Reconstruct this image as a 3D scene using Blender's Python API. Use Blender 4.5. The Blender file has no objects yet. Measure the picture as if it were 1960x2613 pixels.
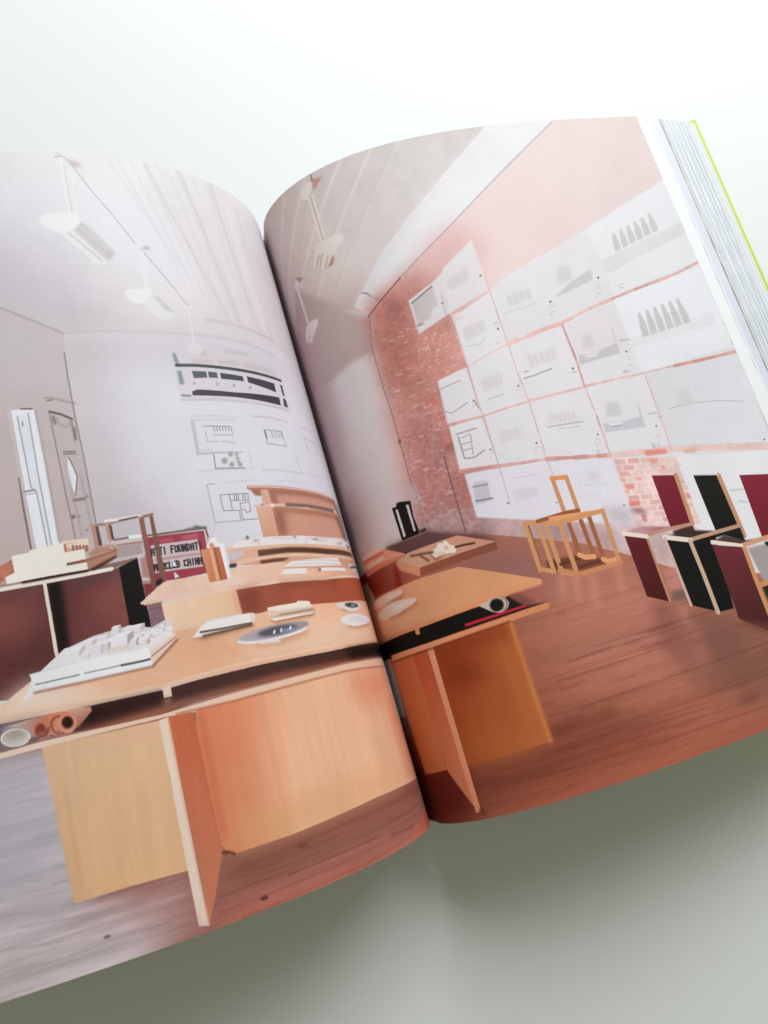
import bpy, math
import numpy as np
from mathutils import Matrix, Vector

# ------------------------------------------------------------------ camera, world, light, exposure
U = 0.28                      # page height in metres; the book was measured in page heights
scene = bpy.context.scene
CAM_POS = (-0.1495 * U, -0.2993 * U, 1.1068 * U)
CAM_TILT, CAM_SIDE, CAM_ROLL = 0.2267, -0.1903, -0.2924
cam_data = bpy.data.cameras.new('camera')
cam = bpy.data.objects.new('camera', cam_data)
scene.collection.objects.link(cam)
cam.matrix_world = (Matrix.Translation(CAM_POS) @ Matrix.Rotation(CAM_SIDE, 4, 'Y')
                    @ Matrix.Rotation(CAM_TILT, 4, 'X') @ Matrix.Rotation(CAM_ROLL, 4, 'Z'))
cam_data.sensor_fit = 'VERTICAL'
cam_data.sensor_height = 36.0
cam_data.lens = 36.0 * 1859.11 / 2613.0
cam_data.clip_start = 0.01
cam_data.clip_end = 50.0
cam_data.dof.use_dof = True
cam_data.dof.focus_distance = 0.29
cam_data.dof.aperture_fstop = 18.0
scene.camera = cam

world = bpy.data.worlds.new('World')
scene.world = world
world.use_nodes = True
bg = world.node_tree.nodes['Background']
bg.inputs['Color'].default_value = (1.0, 0.985, 0.71, 1)
bg.inputs['Strength'].default_value = 0.30

def window_light(name, pos, target, sx, sy, power, col):
    d = bpy.data.lights.new(name, 'AREA')
    d.shape = 'RECTANGLE'; d.size = sx; d.size_y = sy
    d.energy = power; d.color = col
    o = bpy.data.objects.new(name, d)
    scene.collection.objects.link(o)
    o.location = pos
    o.rotation_euler = (Vector(target) - Vector(pos)).to_track_quat('-Z', 'Y').to_euler()
    return o
window_light('window_light', (1.5 * U, 2.9 * U, 3.0 * U), (-0.6 * U, 0.2 * U, 0), 3.3 * U, 2.5 * U, 21.5, (0.94, 0.97, 1.0))

vs = scene.view_settings
vs.view_transform = 'Standard'; vs.look = 'None'; vs.exposure = 0.0; vs.gamma = 1.0
vs.use_curve_mapping = False
scene.cycles.use_denoising = True
scene.cycles.max_bounces = 8

# ------------------------------------------------------------------ materials
def new_mat(name):
    m = bpy.data.materials.new(name); m.use_nodes = True
    nt = m.node_tree
    return m, nt, nt.nodes['Principled BSDF']

def noise_bump(nt, bsdf, scale, strength, dist, detail=3.0):
    tc = nt.nodes.new('ShaderNodeTexCoord')
    n = nt.nodes.new('ShaderNodeTexNoise'); n.inputs['Scale'].default_value = scale; n.inputs['Detail'].default_value = detail
    b = nt.nodes.new('ShaderNodeBump'); b.inputs['Strength'].default_value = strength; b.inputs['Distance'].default_value = dist
    nt.links.new(tc.outputs['Object'], n.inputs['Vector'])
    nt.links.new(n.outputs['Fac'], b.inputs['Height'])
    nt.links.new(b.outputs['Normal'], bsdf.inputs['Normal'])
    return n, tc

def table_material():
    m, nt, b = new_mat('white_table')
    n, tc = noise_bump(nt, b, 900.0, 0.05, 0.0004)
    n2 = nt.nodes.new('ShaderNodeTexNoise'); n2.inputs['Scale'].default_value = 6.0
    r = nt.nodes.new('ShaderNodeValToRGB')
    r.color_ramp.elements[0].color = (0.645, 0.66, 0.678, 1); r.color_ramp.elements[1].color = (0.66, 0.675, 0.693, 1)
    nt.links.new(tc.outputs['Object'], n2.inputs['Vector'])
    nt.links.new(n2.outputs['Fac'], r.inputs['Fac'])
    nt.links.new(r.outputs['Color'], b.inputs['Base Color'])
    b.inputs['Roughness'].default_value = 0.6
    b.inputs['Specular IOR Level'].default_value = 0.25
    return m

def paper_edge_material(name, c0, c1, scale):
    """white sheet whose printed margin shows as a faint uneven tint along the edge"""
    m, nt, b = new_mat(name)
    tc = nt.nodes.new('ShaderNodeTexCoord')
    mp = nt.nodes.new('ShaderNodeMapping'); mp.inputs['Scale'].default_value = (4, scale, 4)
    n = nt.nodes.new('ShaderNodeTexNoise'); n.inputs['Scale'].default_value = 1.0; n.inputs['Detail'].default_value = 4
    r = nt.nodes.new('ShaderNodeValToRGB')
    r.color_ramp.elements[0].position = 0.38; r.color_ramp.elements[1].position = 0.6
    r.color_ramp.elements[0].color = (*c0, 1); r.color_ramp.elements[1].color = (*c1, 1)
    nt.links.new(tc.outputs['Object'], mp.inputs['Vector']); nt.links.new(mp.outputs['Vector'], n.inputs['Vector'])
    nt.links.new(n.outputs['Fac'], r.inputs['Fac']); nt.links.new(r.outputs['Color'], b.inputs['Base Color'])
    b.inputs['Roughness'].default_value = 0.5
    return m

def plain_material(name, col, rough):
    m, nt, b = new_mat(name)
    n, tc = noise_bump(nt, b, 300.0, 0.08, 0.0003)
    b.inputs['Base Color'].default_value = (*col, 1)
    b.inputs['Roughness'].default_value = rough
    return m

# ------------------------------------------------------------------ the printed double page (drawn in page millimetres)
PX = 5.4                                    # print pixels per millimetre
PW, PH = 208.6, 280.0
NX, NY = int(PW * PX), int(PH * PX)
rng = np.random.default_rng(7)

def lin(c):
    c = np.asarray(c, np.float32) / 255.0
    return np.where(c <= 0.04045, c / 12.92, ((c + 0.055) / 1.055) ** 2.4)

def box1(a, r, axis):
    if r < 1: return a
    k = 2 * r + 1
    pad = [(0, 0)] * a.ndim; pad[axis] = (r + 1, r)
    c = np.cumsum(np.pad(a, pad, mode='edge'), axis=axis, dtype=np.float64)
    n = a.shape[axis]
    hi = np.take(c, range(k, k + n), axis=axis); lo = np.take(c, range(0, n), axis=axis)
    return ((hi - lo) / k).astype(np.float32)

def blur(a, px):
    r = int(round(px / 1.7))
    for _ in range(3):
        a = box1(box1(a, r, 0), r, 1)
    return a

def vnoise(h, w, sy, sx):
    """smooth value noise with features of sy by sx pixels"""
    gy, gx = int(h / sy) + 3, int(w / sx) + 3
    g = rng.random((gy, gx)).astype(np.float32)
    y = np.arange(h) / sy; x = np.arange(w) / sx
    iy = y.astype(int); ix = x.astype(int)
    fy = y - iy; fx = x - ix
    fy = (fy * fy * (3 - 2 * fy))[:, None].astype(np.float32); fx = (fx * fx * (3 - 2 * fx))[None].astype(np.float32)
    a = g[iy][:, ix]; b = g[iy][:, ix + 1]; c = g[iy + 1][:, ix]; d = g[iy + 1][:, ix + 1]
    return (a * (1 - fx) + b * fx) * (1 - fy) + (c * (1 - fx) + d * fx) * fy

class Print:
    def __init__(self, base):
        self.im = np.empty((NY, NX, 3), np.float32); self.im[:] = np.asarray(base, np.float32)
        yy, xx = np.mgrid[0:NY, 0:NX].astype(np.float32)
        self.X = (xx + 0.5) / PX; self.Y = PH - (yy + 0.5) / PX           # page millimetres, y up, row 0 on top
        S = 1
        self.grain = sum(w * (vnoise(NY, NX, s, s * 0.9) - 0.5) for s, w in ((3, .3), (9, .45), (40, .8), (140, 1.0)))
        self.ply = sum(w * (vnoise(NY, NX, sy, sx) - 0.5) for sy, sx, w in ((90, 5, .6), (160, 11, .7), (220, 40, 1.0)))
        # floor boards: long streaks that rise gently to the right of the picture
        def sheared(sy, sx, k):
            n = vnoise(NY * 2, NX, sy, sx)
            sh = (np.arange(NX) * k).astype(int) % NY
            out = np.empty((NY, NX), np.float32)
            for j in range(NX): out[:, j] = n[sh[j]:sh[j] + NY, j]
            return out - 0.5
        self.floor = .9 * sheared(5, 150, .0) + .7 * sheared(14, 260, .02) + .6 * sheared(3, 40, .03) + .5 * sheared(40, 200, .0)

    def bbox(self, pts, pad):
        x0 = max(0, int((pts[:, 0].min() - pad) * PX)); x1 = min(NX, int((pts[:, 0].max() + pad) * PX) + 2)
        y0 = max(0, int((PH - pts[:, 1].max() - pad) * PX)); y1 = min(NY, int((PH - pts[:, 1].min() + pad) * PX) + 2)
        return x0, x1, y0, y1

    def mask(self, pts, box):
        x0, x1, y0, y1 = box
        ss = 3
        xs = (np.arange(x0 * ss, x1 * ss) + 0.5) / (PX * ss)
        ys = PH - (np.arange(y0 * ss, y1 * ss) + 0.5) / (PX * ss)
        m = np.zeros((len(ys), len(xs)), bool)
        n = len(pts)
        for i in range(n):                                                # even-odd scan
            (ax, ay), (bx, by) = pts[i], pts[(i + 1) % n]
            if ay == by: continue
            rows = np.nonzero((ys < max(ay, by)) & (ys >= min(ay, by)))[0]
            if not len(rows): continue
            xc = ax + (ys[rows] - ay) / (by - ay) * (bx - ax)
            m[rows] ^= xs[None] > xc[:, None]
        return m.reshape(y1 - y0, ss, x1 - x0, ss).mean((1, 3)).astype(np.float32)

    def put(self, box, m, col, alpha, tex, amp, shade):
        x0, x1, y0, y1 = box
        c = np.broadcast_to(np.asarray(col, np.float32), (y1 - y0, x1 - x0, 3))
        if tex:
            t = getattr(self, tex)[y0:y1, x0:x1, None]
            c = c * (1 + amp * t * 2)
        w = (m * alpha)[..., None]
        v = self.im[y0:y1, x0:x1]
        self.im[y0:y1, x0:x1] = v * c / 255.0 * w + v * (1 - w) if shade else c * w + v * (1 - w)

    def poly(self, pts, col, soft=0.0, alpha=1.0, tex=None, amp=0.06, grad=None, shade=False):
        pts = np.asarray(pts, float).reshape(-1, 2)
        box = self.bbox(pts, soft * 2 + 0.3)
        x0, x1, y0, y1 = box
        if x1 <= x0 or y1 <= y0: return
        m = self.mask(pts, box)
        if soft: m = blur(m, soft * PX)
        if grad:
            ax, ay, bx, by, c2 = grad
            X = self.X[y0:y1, x0:x1]; Y = self.Y[y0:y1, x0:x1]
            t = np.clip(((X - ax) * (bx - ax) + (Y - ay) * (by - ay)) / ((bx - ax) ** 2 + (by - ay) ** 2), 0, 1)[..., None]
            col = np.asarray(col, np.float32) * (1 - t) + np.asarray(c2, np.float32) * t
        self.put(box, m, col, alpha, tex, amp, shade)

    def line(self, pts, w, col, soft=0.0, alpha=1.0, closed=False):
        pts = np.asarray(pts, float).reshape(-1, 2)
        if closed: pts = np.vstack([pts, pts[:1]])
        box = self.bbox(pts, w + soft * 2 + 0.5)
        x0, x1, y0, y1 = box
        if x1 <= x0 or y1 <= y0: return
        X = self.X[y0:y1, x0:x1]; Y = self.Y[y0:y1, x0:x1]
        d = np.full(X.shape, 1e9, np.float32)
        for (ax, ay), (bx, by) in zip(pts[:-1], pts[1:]):
            L = (bx - ax) ** 2 + (by - ay) ** 2 + 1e-9
            t = np.clip(((X - ax) * (bx - ax) + (Y - ay) * (by - ay)) / L, 0, 1)
            d = np.minimum(d, np.hypot(X - ax - t * (bx - ax), Y - ay - t * (by - ay)))
        m = np.clip((w / 2 - d) * PX + 0.5, 0, 1) * min(1.0, w * PX)
        if soft: m = blur(m, soft * PX)
        self.put(box, m, col, alpha, None, 0, False)

    def finish(self):
        a = np.clip(self.im, 0, 255)
        a = a * (1 + 0.018 * self.grain[..., None])
        a = a * (1 + 0.035 * (rng.random((NY, NX, 1), dtype=np.float32) - 0.5))
        return np.clip(a, 0, 255)

def bricks(pr, quad, rows, cols, tones, mortar, alpha, amp, fill=0.86, seed=1):
    """courses of brick laid over a quadrilateral of the print (corners: tl, tr, br, bl)"""
    r = np.random.default_rng(seed)
    q = np.asarray(quad, float).reshape(4, 2)
    A = []; B = []
    for (u, v), (x, y) in zip(((0, 0), (1, 0), (1, 1), (0, 1)), q):
        A += [[u, v, 1, 0, 0, 0, -x * u, -x * v], [0, 0, 0, u, v, 1, -y * u, -y * v]]; B += [x, y]
    h = np.linalg.solve(np.array(A), np.array(B))
    def P(u, v):
        w = h[6] * u + h[7] * v + 1
        return ((h[0] * u + h[1] * v + h[2]) / w, (h[3] * u + h[4] * v + h[5]) / w)
    for i in range(rows):
        off = 0.5 * (i % 2)
        for j in range(-1, cols + 1):
            u0 = (j + off + (1 - fill) * .4) / cols; u1 = (j + off + fill) / cols
            u0 = max(u0, 0); u1 = min(u1, 1)
            if u1 - u0 < .1 / cols: continue
            v0 = (i + .1) / rows; v1 = (i + fill) / rows
            c = np.asarray(tones[r.integers(len(tones))], float) * (1 + amp * r.normal())
            pr.poly([P(u0, v0), P(u1, v0), P(u1, v1), P(u0, v1)], c, alpha=alpha * r.uniform(.35, 1), soft=.12)

LEFT = Print((208, 202, 206))  # inks painted lighter where the page gets less light, darker where more
RIGHT = Print((205, 185, 182))  # inks near the gutter partly carry the fold's shade in their colour
LEFT.poly([212.5,303.3,-5.6,342.1,-5.6,213,27.5,196.6,59.4,201.7,84,204.4,116,206.4,135.6,218.7,216,272], (205, 202, 207), grad=(88.1, 265.9, 59.0, 203.4, (197, 188, 194)))
LEFT.poly([215.7,274.8,131.8,246.4,118.1,232.8,94,204.5,116.1,205.6,135.7,218,216.6,266.4], (177, 168, 177), soft=11, alpha=0.9)
LEFT.poly([214.6,284.7,130.2,258.8,112.3,245.1,102.7,219.2,120.7,214.5,134.7,225.3,217.2,260.9], (194, 188, 201), soft=14, alpha=0.75)
LEFT.poly([141.5,270.6,104.4,271.4,71.8,254.2,54.9,221.5,78.4,219,106.1,241.7,143.7,253.8], (206, 203, 212), soft=12, alpha=0.75)
LEFT.poly([116.4,206.4,84,204.8,59.3,202,8.5,204.2,9.5,74.3,123.3,96.9,118.7,158.4], (203, 198, 208), grad=(120.8, 170.2, 85.4, 180.4, (199, 196, 205)))
LEFT.poly([116.7,206.5,107.4,206.2,102.6,145.3,98.2,109.3,120.5,114.6,118.7,158.4], (181, 171, 179), soft=11, alpha=0.9)
LEFT.poly([116.1,150.7,93.1,137.8,77.8,129.5,77.6,116.3,118.2,120.8], (183, 173, 185), soft=11, alpha=0.7)
LEFT.poly([61.7,191.3,20.1,185.6,8.6,136.6,50.5,137.3,62.8,157], (199, 195, 206), soft=10, alpha=0.6)
LEFT.poly([29.6,249.9,0,252.5,-5.6,142.1,9.7,141.9,23.5,192.1], (186, 174, 182), soft=6, alpha=0.5)
LEFT.poly([116,206.4,84,204.8,59.3,202,26.2,199.8,25.8,186.9,62.5,188,86.3,191.4,116.3,191.4], (184, 176, 184), soft=9, alpha=0.8)
LEFT.poly([109.5,184.5,84.3,186.6,57.9,178.1,51.5,147,76.4,136.7,106.5,153.2], (202, 198, 209), soft=14, alpha=0.5)
LEFT.poly([216.1,270.6,135.6,218.7,116.3,206.3,117.1,186.3,117.5,173.2,116.6,136.9,116,127.1,125.3,115.8,232.3,132.3], (185, 175, 181), grad=(129.4, 208.1, 134.9, 118.3, (185, 167, 169)))
LEFT.poly([216.6,266.4,135.9,216.5,118.2,205.1,118.4,190.2,132.4,186.7,221.9,220.4], (188, 179, 186), soft=8, alpha=0.8)
LEFT.line([135.6,218.8,125.6,212.4,116.4,206.3], 0.5, (153, 141, 148), soft=0.2)
LEFT.line([116.6,206.3,106.6,206,86.9,204.5], 0.5, (180, 172, 181), soft=0.4)
LEFT.line([86.9,204.5,64.5,203.6,45.9,202.2,31.6,199.8], 0.9, (181, 171, 179), soft=0.5)
LEFT.line([63,210.5,53.6,209.9,28.9,207.3], 1.2, (175, 164, 170), soft=0.6)
LEFT.poly([62.4,210.3,51.9,210.1,29.1,206.8,29.7,201.9,53.3,204.7,80.8,204.1], (195, 188, 194), soft=0.8, alpha=0.8)
LEFT.line([90.3,279.5,80.6,258.6,65.8,227.4], 1.6, (180, 171, 178), soft=1.0, alpha=0.105)
LEFT.line([90.3,279.5,80.6,258.6,65.8,227.4], 0.35, (170, 161, 168), soft=0.15, alpha=0.175)
LEFT.line([75.5,280.3,68.2,257,52.4,211.6], 2.2, (180, 171, 178), soft=1.0, alpha=0.24)
LEFT.line([75.5,280.3,68.2,257,52.4,211.6], 0.35, (170, 161, 168), soft=0.15, alpha=0.4)
LEFT.line([61.1,279.9,56.1,259.2,47.7,210.9], 2.6, (181, 172, 178), soft=1.0, alpha=0.3)
LEFT.line([61.1,279.9,56.1,259.2,47.7,210.9], 0.35, (171, 161, 168), soft=0.15, alpha=0.5)
LEFT.line([45.5,279.2,43.3,256.9,37.5,209.3], 2.6, (183, 174, 180), soft=1.0, alpha=0.3)
LEFT.line([45.5,279.2,43.3,256.9,37.5,209.3], 0.35, (173, 163, 170), soft=0.15, alpha=0.5)
LEFT.line([31.5,273,31.4,253.4,29.9,207.4], 2.2, (187, 178, 184), soft=1.0, alpha=0.27)
LEFT.line([31.5,273,31.4,253.4,29.9,207.4], 0.35, (177, 167, 174), soft=0.15, alpha=0.45)
LEFT.line([20,269.6,19.8,253.9,20.4,221.3], 1.6, (193, 183, 189), soft=1.0, alpha=0.24)
LEFT.line([20,269.6,19.8,253.9,20.4,221.3], 0.35, (182, 172, 179), soft=0.15, alpha=0.4)
LEFT.line([55.5,279.4,43.2,211.8], 3, (202, 197, 202), soft=1.2, alpha=0.5)
LEFT.line([39.7,276.7,33.4,212.7], 3, (205, 199, 205), soft=1.2, alpha=0.5)
LEFT.line([68.1,279.4,50.6,215.6], 3, (201, 195, 201), soft=1.2, alpha=0.5)
LEFT.line([86.4,280.9,68.4,224.9], 0.3, (180, 171, 178), soft=0.12, alpha=0.55)
LEFT.line([81.3,281.5,65.2,223.4], 0.3, (179, 171, 178), soft=0.12, alpha=0.55)
LEFT.line([76.1,281.9,62,222], 0.3, (179, 171, 177), soft=0.12, alpha=0.55)
LEFT.line([70.8,281.9,58.6,220.6], 0.3, (179, 171, 177), soft=0.12, alpha=0.55)
LEFT.line([65.4,281.6,55.2,219.3], 0.3, (179, 171, 178), soft=0.12, alpha=0.55)
LEFT.line([59.8,281,51.6,218.1], 0.3, (180, 172, 178), soft=0.12, alpha=0.55)
LEFT.line([53.9,280.1,47.8,216.9], 0.3, (181, 172, 179), soft=0.12, alpha=0.55)
LEFT.line([47.7,279,43.8,215.9], 0.3, (182, 173, 180), soft=0.12, alpha=0.55)
LEFT.line([40.9,277.7,39.6,215], 0.3, (183, 175, 181), soft=0.12, alpha=0.55)
LEFT.line([33.4,276.6,34.9,214.2], 0.3, (185, 177, 183), soft=0.12, alpha=0.55)
LEFT.line([24.3,276,29.8,213.8], 0.3, (188, 179, 186), soft=0.12, alpha=0.55)
LEFT.line([107.9,279.7,104.3,276.7,101.8,271.5,97.7,263.5,91.5,253.2,85.4,241.8,81.4,236,73.5,223,69,215.1], 0.5, (172, 166, 173), soft=0.12)
LEFT.poly([105,277.3,101.1,276.2,99.7,273.8,103.2,273.9], (182, 164, 165), soft=1.0)
LEFT.line([108.7,278,107.3,278.1], 0.5, (140, 134, 139))
LEFT.poly([105.4,276.6,105.6,276.1,106.1,275.6,106.7,275.2,107.4,275,108.1,274.9,108.7,275.1,109.2,275.4,109.5,275.9,109.5,276.4,109.3,276.9,108.9,277.4,108.3,277.8,107.6,278,106.9,278.1,106.3,277.9,105.8,277.6,105.5,277.1], (209, 205, 209), soft=0.3)
LEFT.line([107.1,274.7,107.1,253.7], 0.9, (211, 208, 212), soft=0.15)
LEFT.line([104,271.7,104.8,253.7], 0.9, (210, 207, 212), soft=0.15)
LEFT.line([106.2,274.8,106.3,253.7], 0.35, (190, 186, 192), soft=0.15)
LEFT.poly([104.9,250.6,102.2,249.6,93.9,238.2,94.6,236.1,97.5,234.4,108.6,245.2], (187, 182, 185), soft=0.5)
LEFT.poly([113.5,246.7,107.2,247.2,97,234,99,232.6,103,233.1], (210, 207, 211), soft=0.3)
LEFT.line([112.5,245.9,102.8,234.1], 0.5, (185, 182, 185), soft=0.2)
LEFT.line([108.8,246.2,98.8,234.1], 0.5, (176, 172, 175), soft=0.2)
LEFT.line([104.9,247.2,95.9,236.8], 0.6, (178, 173, 175), soft=0.3)
LEFT.poly([118,251.6,116.8,253.5,114.1,254.3,106.1,254.3,104,252.7,104.2,250.3,105.9,247.9,109.6,246.4,113,246.5,116.6,248.5], (215, 212, 216), soft=0.25)
LEFT.poly([97,237.5,93.9,238.2,94.6,236.1,96.9,234.4], (169, 165, 167), soft=0.5, alpha=0.6)
LEFT.poly([82.4,241.2,82.6,240.8,83.1,240.5,83.8,240.2,84.7,240,85.5,239.9,86.3,240,87,240.2,87.3,240.5,87.4,240.8,87.2,241.2,86.7,241.5,86,241.8,85.2,241.9,84.3,242,83.5,241.9,82.9,241.8,82.5,241.5], (208, 204, 209), soft=0.25)
LEFT.poly([80,240.4,80.2,240.1,80.5,239.7,81,239.5,81.5,239.3,82,239.3,82.5,239.3,82.9,239.5,83.1,239.8,83.1,240.2,83,240.5,82.7,240.8,82.2,241.1,81.7,241.3,81.1,241.3,80.7,241.2,80.3,241,80.1,240.8], (172, 165, 171), soft=0.5)
LEFT.line([84.3,239.4,84.5,222.4], 0.7, (209, 206, 212), soft=0.15)
LEFT.line([83.3,238.7,83,222.4], 0.7, (209, 206, 211), soft=0.15)
LEFT.poly([87.8,216.8,83,220,75.3,212.8,75.9,210.8,79.2,209.4,82.5,210.5], (204, 201, 205), soft=0.3)
LEFT.poly([82.4,219.7,80.6,219.4,75.4,212.9,79.1,213.5], (183, 179, 184), soft=0.4)
LEFT.poly([93.2,221,91.4,222.3,84.4,222.8,83,221.4,83.6,219.3,86,217,88.5,216.3,91.4,217.5], (213, 209, 216), soft=0.25)
LEFT.poly([67.4,215.6,67.6,215.3,68,215,68.7,214.8,69.5,214.7,70.3,214.6,71,214.7,71.6,214.8,72,215,72,215.2,71.9,215.5,71.4,215.7,70.8,215.9,70,216.1,69.2,216.1,68.4,216.1,67.8,216,67.5,215.8], (204, 199, 205), soft=0.3)
LEFT.line([69.8,214.6,70.5,200.1], 0.6, (202, 197, 203), soft=0.15)
LEFT.poly([65.6,195.9,65.8,195.3,66.2,194.8,66.8,194.5,67.4,194.3,68,194.2,68.5,194.4,68.9,194.7,69.1,195.2,69.1,195.7,68.9,196.3,68.5,196.7,68,197.1,67.4,197.3,66.7,197.3,66.2,197.2,65.8,196.8,65.6,196.4], (153, 146, 151), soft=0.6)
LEFT.poly([67.4,197.1,67.8,196.4,68.7,195.8,69.8,195.5,70.9,195.4,72.1,195.6,73.1,196.1,73.8,196.7,74.1,197.4,74.1,198.2,73.6,198.9,72.8,199.4,71.7,199.8,70.6,199.9,69.4,199.7,68.4,199.2,67.6,198.6,67.3,197.9], (211, 208, 213), soft=0.25)
LEFT.line([139,188.6,133.8,187.2,128.5,184.3], 0.5, (186, 174, 180), soft=0.2)
LEFT.line([138.4,187.4,138.6,172.1,138,156.9], 0.5, (185, 171, 176), soft=0.2)
LEFT.line([138,156.9,138.1,147,137.8,132.1], 0.7, (115, 95, 98), soft=0.15)
LEFT.poly([138.5,181.4,137.2,180.8,136.8,152,136.2,131.7,137.4,132.2,137.9,156], (193, 180, 184), soft=0.3)
LEFT.poly([137.2,180.9,129.9,180.1,129.4,170.2,129.3,155.4,128.9,132.5,129.3,131,136.2,131.6,136.7,151.2], (218, 219, 230))
LEFT.poly([135.1,178.2,132.2,178.5,131.1,133.1,132.4,131.8,132.6,150.7,134.8,152.8], (212, 213, 226), soft=0.3)
LEFT.line([135.5,178.3,134.8,152.8,133.3,150.8,132.6,131.8], 0.55, (166, 164, 175), soft=0.12)
LEFT.line([132,178.8,131.9,155.9,131.3,131.5], 0.5, (163, 161, 172), soft=0.12)
LEFT.line([137.2,151.8,133.6,151.7], 0.7, (150, 144, 153), soft=0.15)
LEFT.line([137,150.8,133.8,150.5], 0.4, (177, 172, 180), soft=0.1)
LEFT.line([134,180.8,130.5,180.1], 0.6, (115, 98, 100), soft=0.15)
LEFT.line([134.2,176.1,134.3,174.8], 0.5, (137, 135, 144))
LEFT.line([129.6,179.7,128.9,155.3,128.7,132.9], 0.5, (158, 144, 148), soft=0.2)
LEFT.line([125.8,183.4,121.5,182,116.4,179.6], 0.6, (151, 134, 137), soft=0.2)
LEFT.line([125.5,182.1,123.8,182.2], 0.5, (134, 117, 120), soft=0.15)
LEFT.poly([125,178,117.2,174.3,116.4,136.7,117.6,131.6,123.6,132.5], (181, 168, 173), soft=0.4, alpha=0.8)
LEFT.line([125.3,178.4,124.7,160.8,124.3,148,123.6,132.5], 0.5, (147, 129, 132), soft=0.15)
LEFT.line([125,178.1,121.6,176.5,118.3,174.2], 0.8, (105, 86, 88), soft=0.15)
LEFT.line([124.3,176.2,124,173.5], 0.8, (122, 105, 108), soft=0.2)
LEFT.line([123.6,176,122.8,173.3,120.7,171.6,118.6,172.6], 0.4, (146, 131, 134), soft=0.2)
LEFT.line([118.8,174.3,118.4,166.4], 0.6, (134, 118, 121), soft=0.2)
LEFT.line([118.1,170.7,118.2,166.8], 0.7, (114, 96, 101), soft=0.2)
LEFT.line([122.8,163,119,162.4], 0.5, (127, 109, 112), soft=0.12)
LEFT.line([122.9,162.2,119.1,161.7], 0.5, (127, 110, 112), soft=0.12)
LEFT.line([122.3,145.9,118.4,145.6], 0.5, (128, 111, 114), soft=0.12)
LEFT.line([122.4,145.3,118.5,145], 0.5, (128, 111, 114), soft=0.12)
LEFT.poly([121.5,160.7,122.5,157.8,122.9,154.3,121.4,147.1,119.8,153.4,120.4,156.9], (214, 214, 227))
LEFT.line([121.4,160.6,120.3,156.3,119.8,153.4,121.3,147.2], 0.4, (121, 106, 113), soft=0.1)
LEFT.line([122.7,158.3,121.3,132.4], 0.4, (157, 142, 146), soft=0.2)
LEFT.line([118.5,153.2,117.9,132.4], 0.4, (155, 139, 143), soft=0.2)
LEFT.poly([123.5,140.8,122.4,140.1,122.7,139.3,123.6,139.1], (100, 84, 89), soft=0.3)
LEFT.poly([121,139.6,121,139.4,121.1,139.3,121.2,139.3,121.3,139.2,121.4,139.3,121.5,139.3,121.6,139.4,121.6,139.6,121.6,139.7,121.6,139.8,121.5,140,121.4,140,121.3,140.1,121.2,140,121.1,140,121,139.9,121,139.7], (117, 100, 103), soft=0.2)
LEFT.poly([119.1,134.4,119.2,134.3,119.2,134.2,119.4,134.1,119.5,134.1,119.6,134.2,119.7,134.2,119.8,134.3,119.9,134.4,119.9,134.5,119.8,134.7,119.7,134.7,119.6,134.8,119.5,134.8,119.4,134.8,119.3,134.7,119.2,134.6,119.1,134.5], (100, 84, 89), soft=0.25)
LEFT.poly([117.2,145.9,117.2,145.7,117.3,145.6,117.4,145.6,117.6,145.6,117.8,145.6,117.9,145.7,118,145.8,118.1,145.9,118.1,146.1,118,146.2,117.9,146.3,117.8,146.4,117.6,146.4,117.5,146.4,117.3,146.3,117.2,146.2,117.2,146], (126, 108, 113), soft=0.3)
LEFT.line([117.2,199,117.4,190,117.3,183.8,117.2,174.3,116.7,162.2,116.5,148.9,116.4,136.3], 0.5, (139, 124, 130), soft=0.15)
LEFT.poly([80.8,200.3,69.6,199.3,31.3,197.9,30.1,174.1,58.1,175.6,80.2,176.8], (191, 184, 192), soft=0.5, alpha=0.75)
LEFT.poly([73.2,193.4,63.7,193.4,63.7,191.3,73.2,191.3], (181, 170, 176), soft=0.5, alpha=0.8)
LEFT.poly([62.1,193.4,52.6,193.5,52.7,191.3,62.1,191.1], (180, 169, 175), soft=0.5, alpha=0.8)
LEFT.poly([51,193.5,34.1,192.4,33.9,189.3,51.1,190.7], (182, 171, 176), soft=0.5, alpha=0.8)
LEFT.poly([57.8,198.4,47,197.9,46.8,196.1,57.9,196.6], (180, 169, 175), soft=0.5, alpha=0.8)
LEFT.poly([79.7,195.6,78.5,195.9,77.7,191.1,79.3,190.7], (121, 131, 143), soft=0.2)
LEFT.line([79,190.8,71.3,190.7,60.6,190,48.6,189.3,31.4,188.1], 1.3, (66, 67, 69), soft=0.12)
LEFT.poly([79.3,188.5,77.6,188.6,77.4,183,79.2,183], (121, 131, 144), soft=0.2)
LEFT.poly([73.6,188.4,67.9,188.2,67.9,185.6,73.3,185.4], (79, 80, 91), soft=0.12)
LEFT.poly([67.2,188.2,63.6,187.9,63.6,185.5,67.2,185.6], (78, 76, 86), soft=0.12)
LEFT.poly([62.2,187.8,52.3,186.9,52.2,184.7,62.2,185.2], (66, 64, 73), soft=0.12)
LEFT.poly([50.3,187.1,36.2,185.8,36.3,181.7,50.3,184.4], (61, 58, 67), soft=0.12)
LEFT.poly([75.1,180,72.8,180.8,57.2,179.6,35.2,179.6,35.5,175.9,57.6,177.6,75.2,178.4], (58, 55, 63), soft=0.12)
LEFT.poly([32.7,186,31.3,185.9,31.4,180.6,32.6,181.1], (68, 63, 68), soft=0.1)
LEFT.poly([32.9,179.7,31.3,179.5,31.1,175.6,33.6,175.9], (68, 63, 68), soft=0.1)
LEFT.line([79.2,178.6,76.1,178.3], 0.9, (126, 130, 137), soft=0.15)
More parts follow.
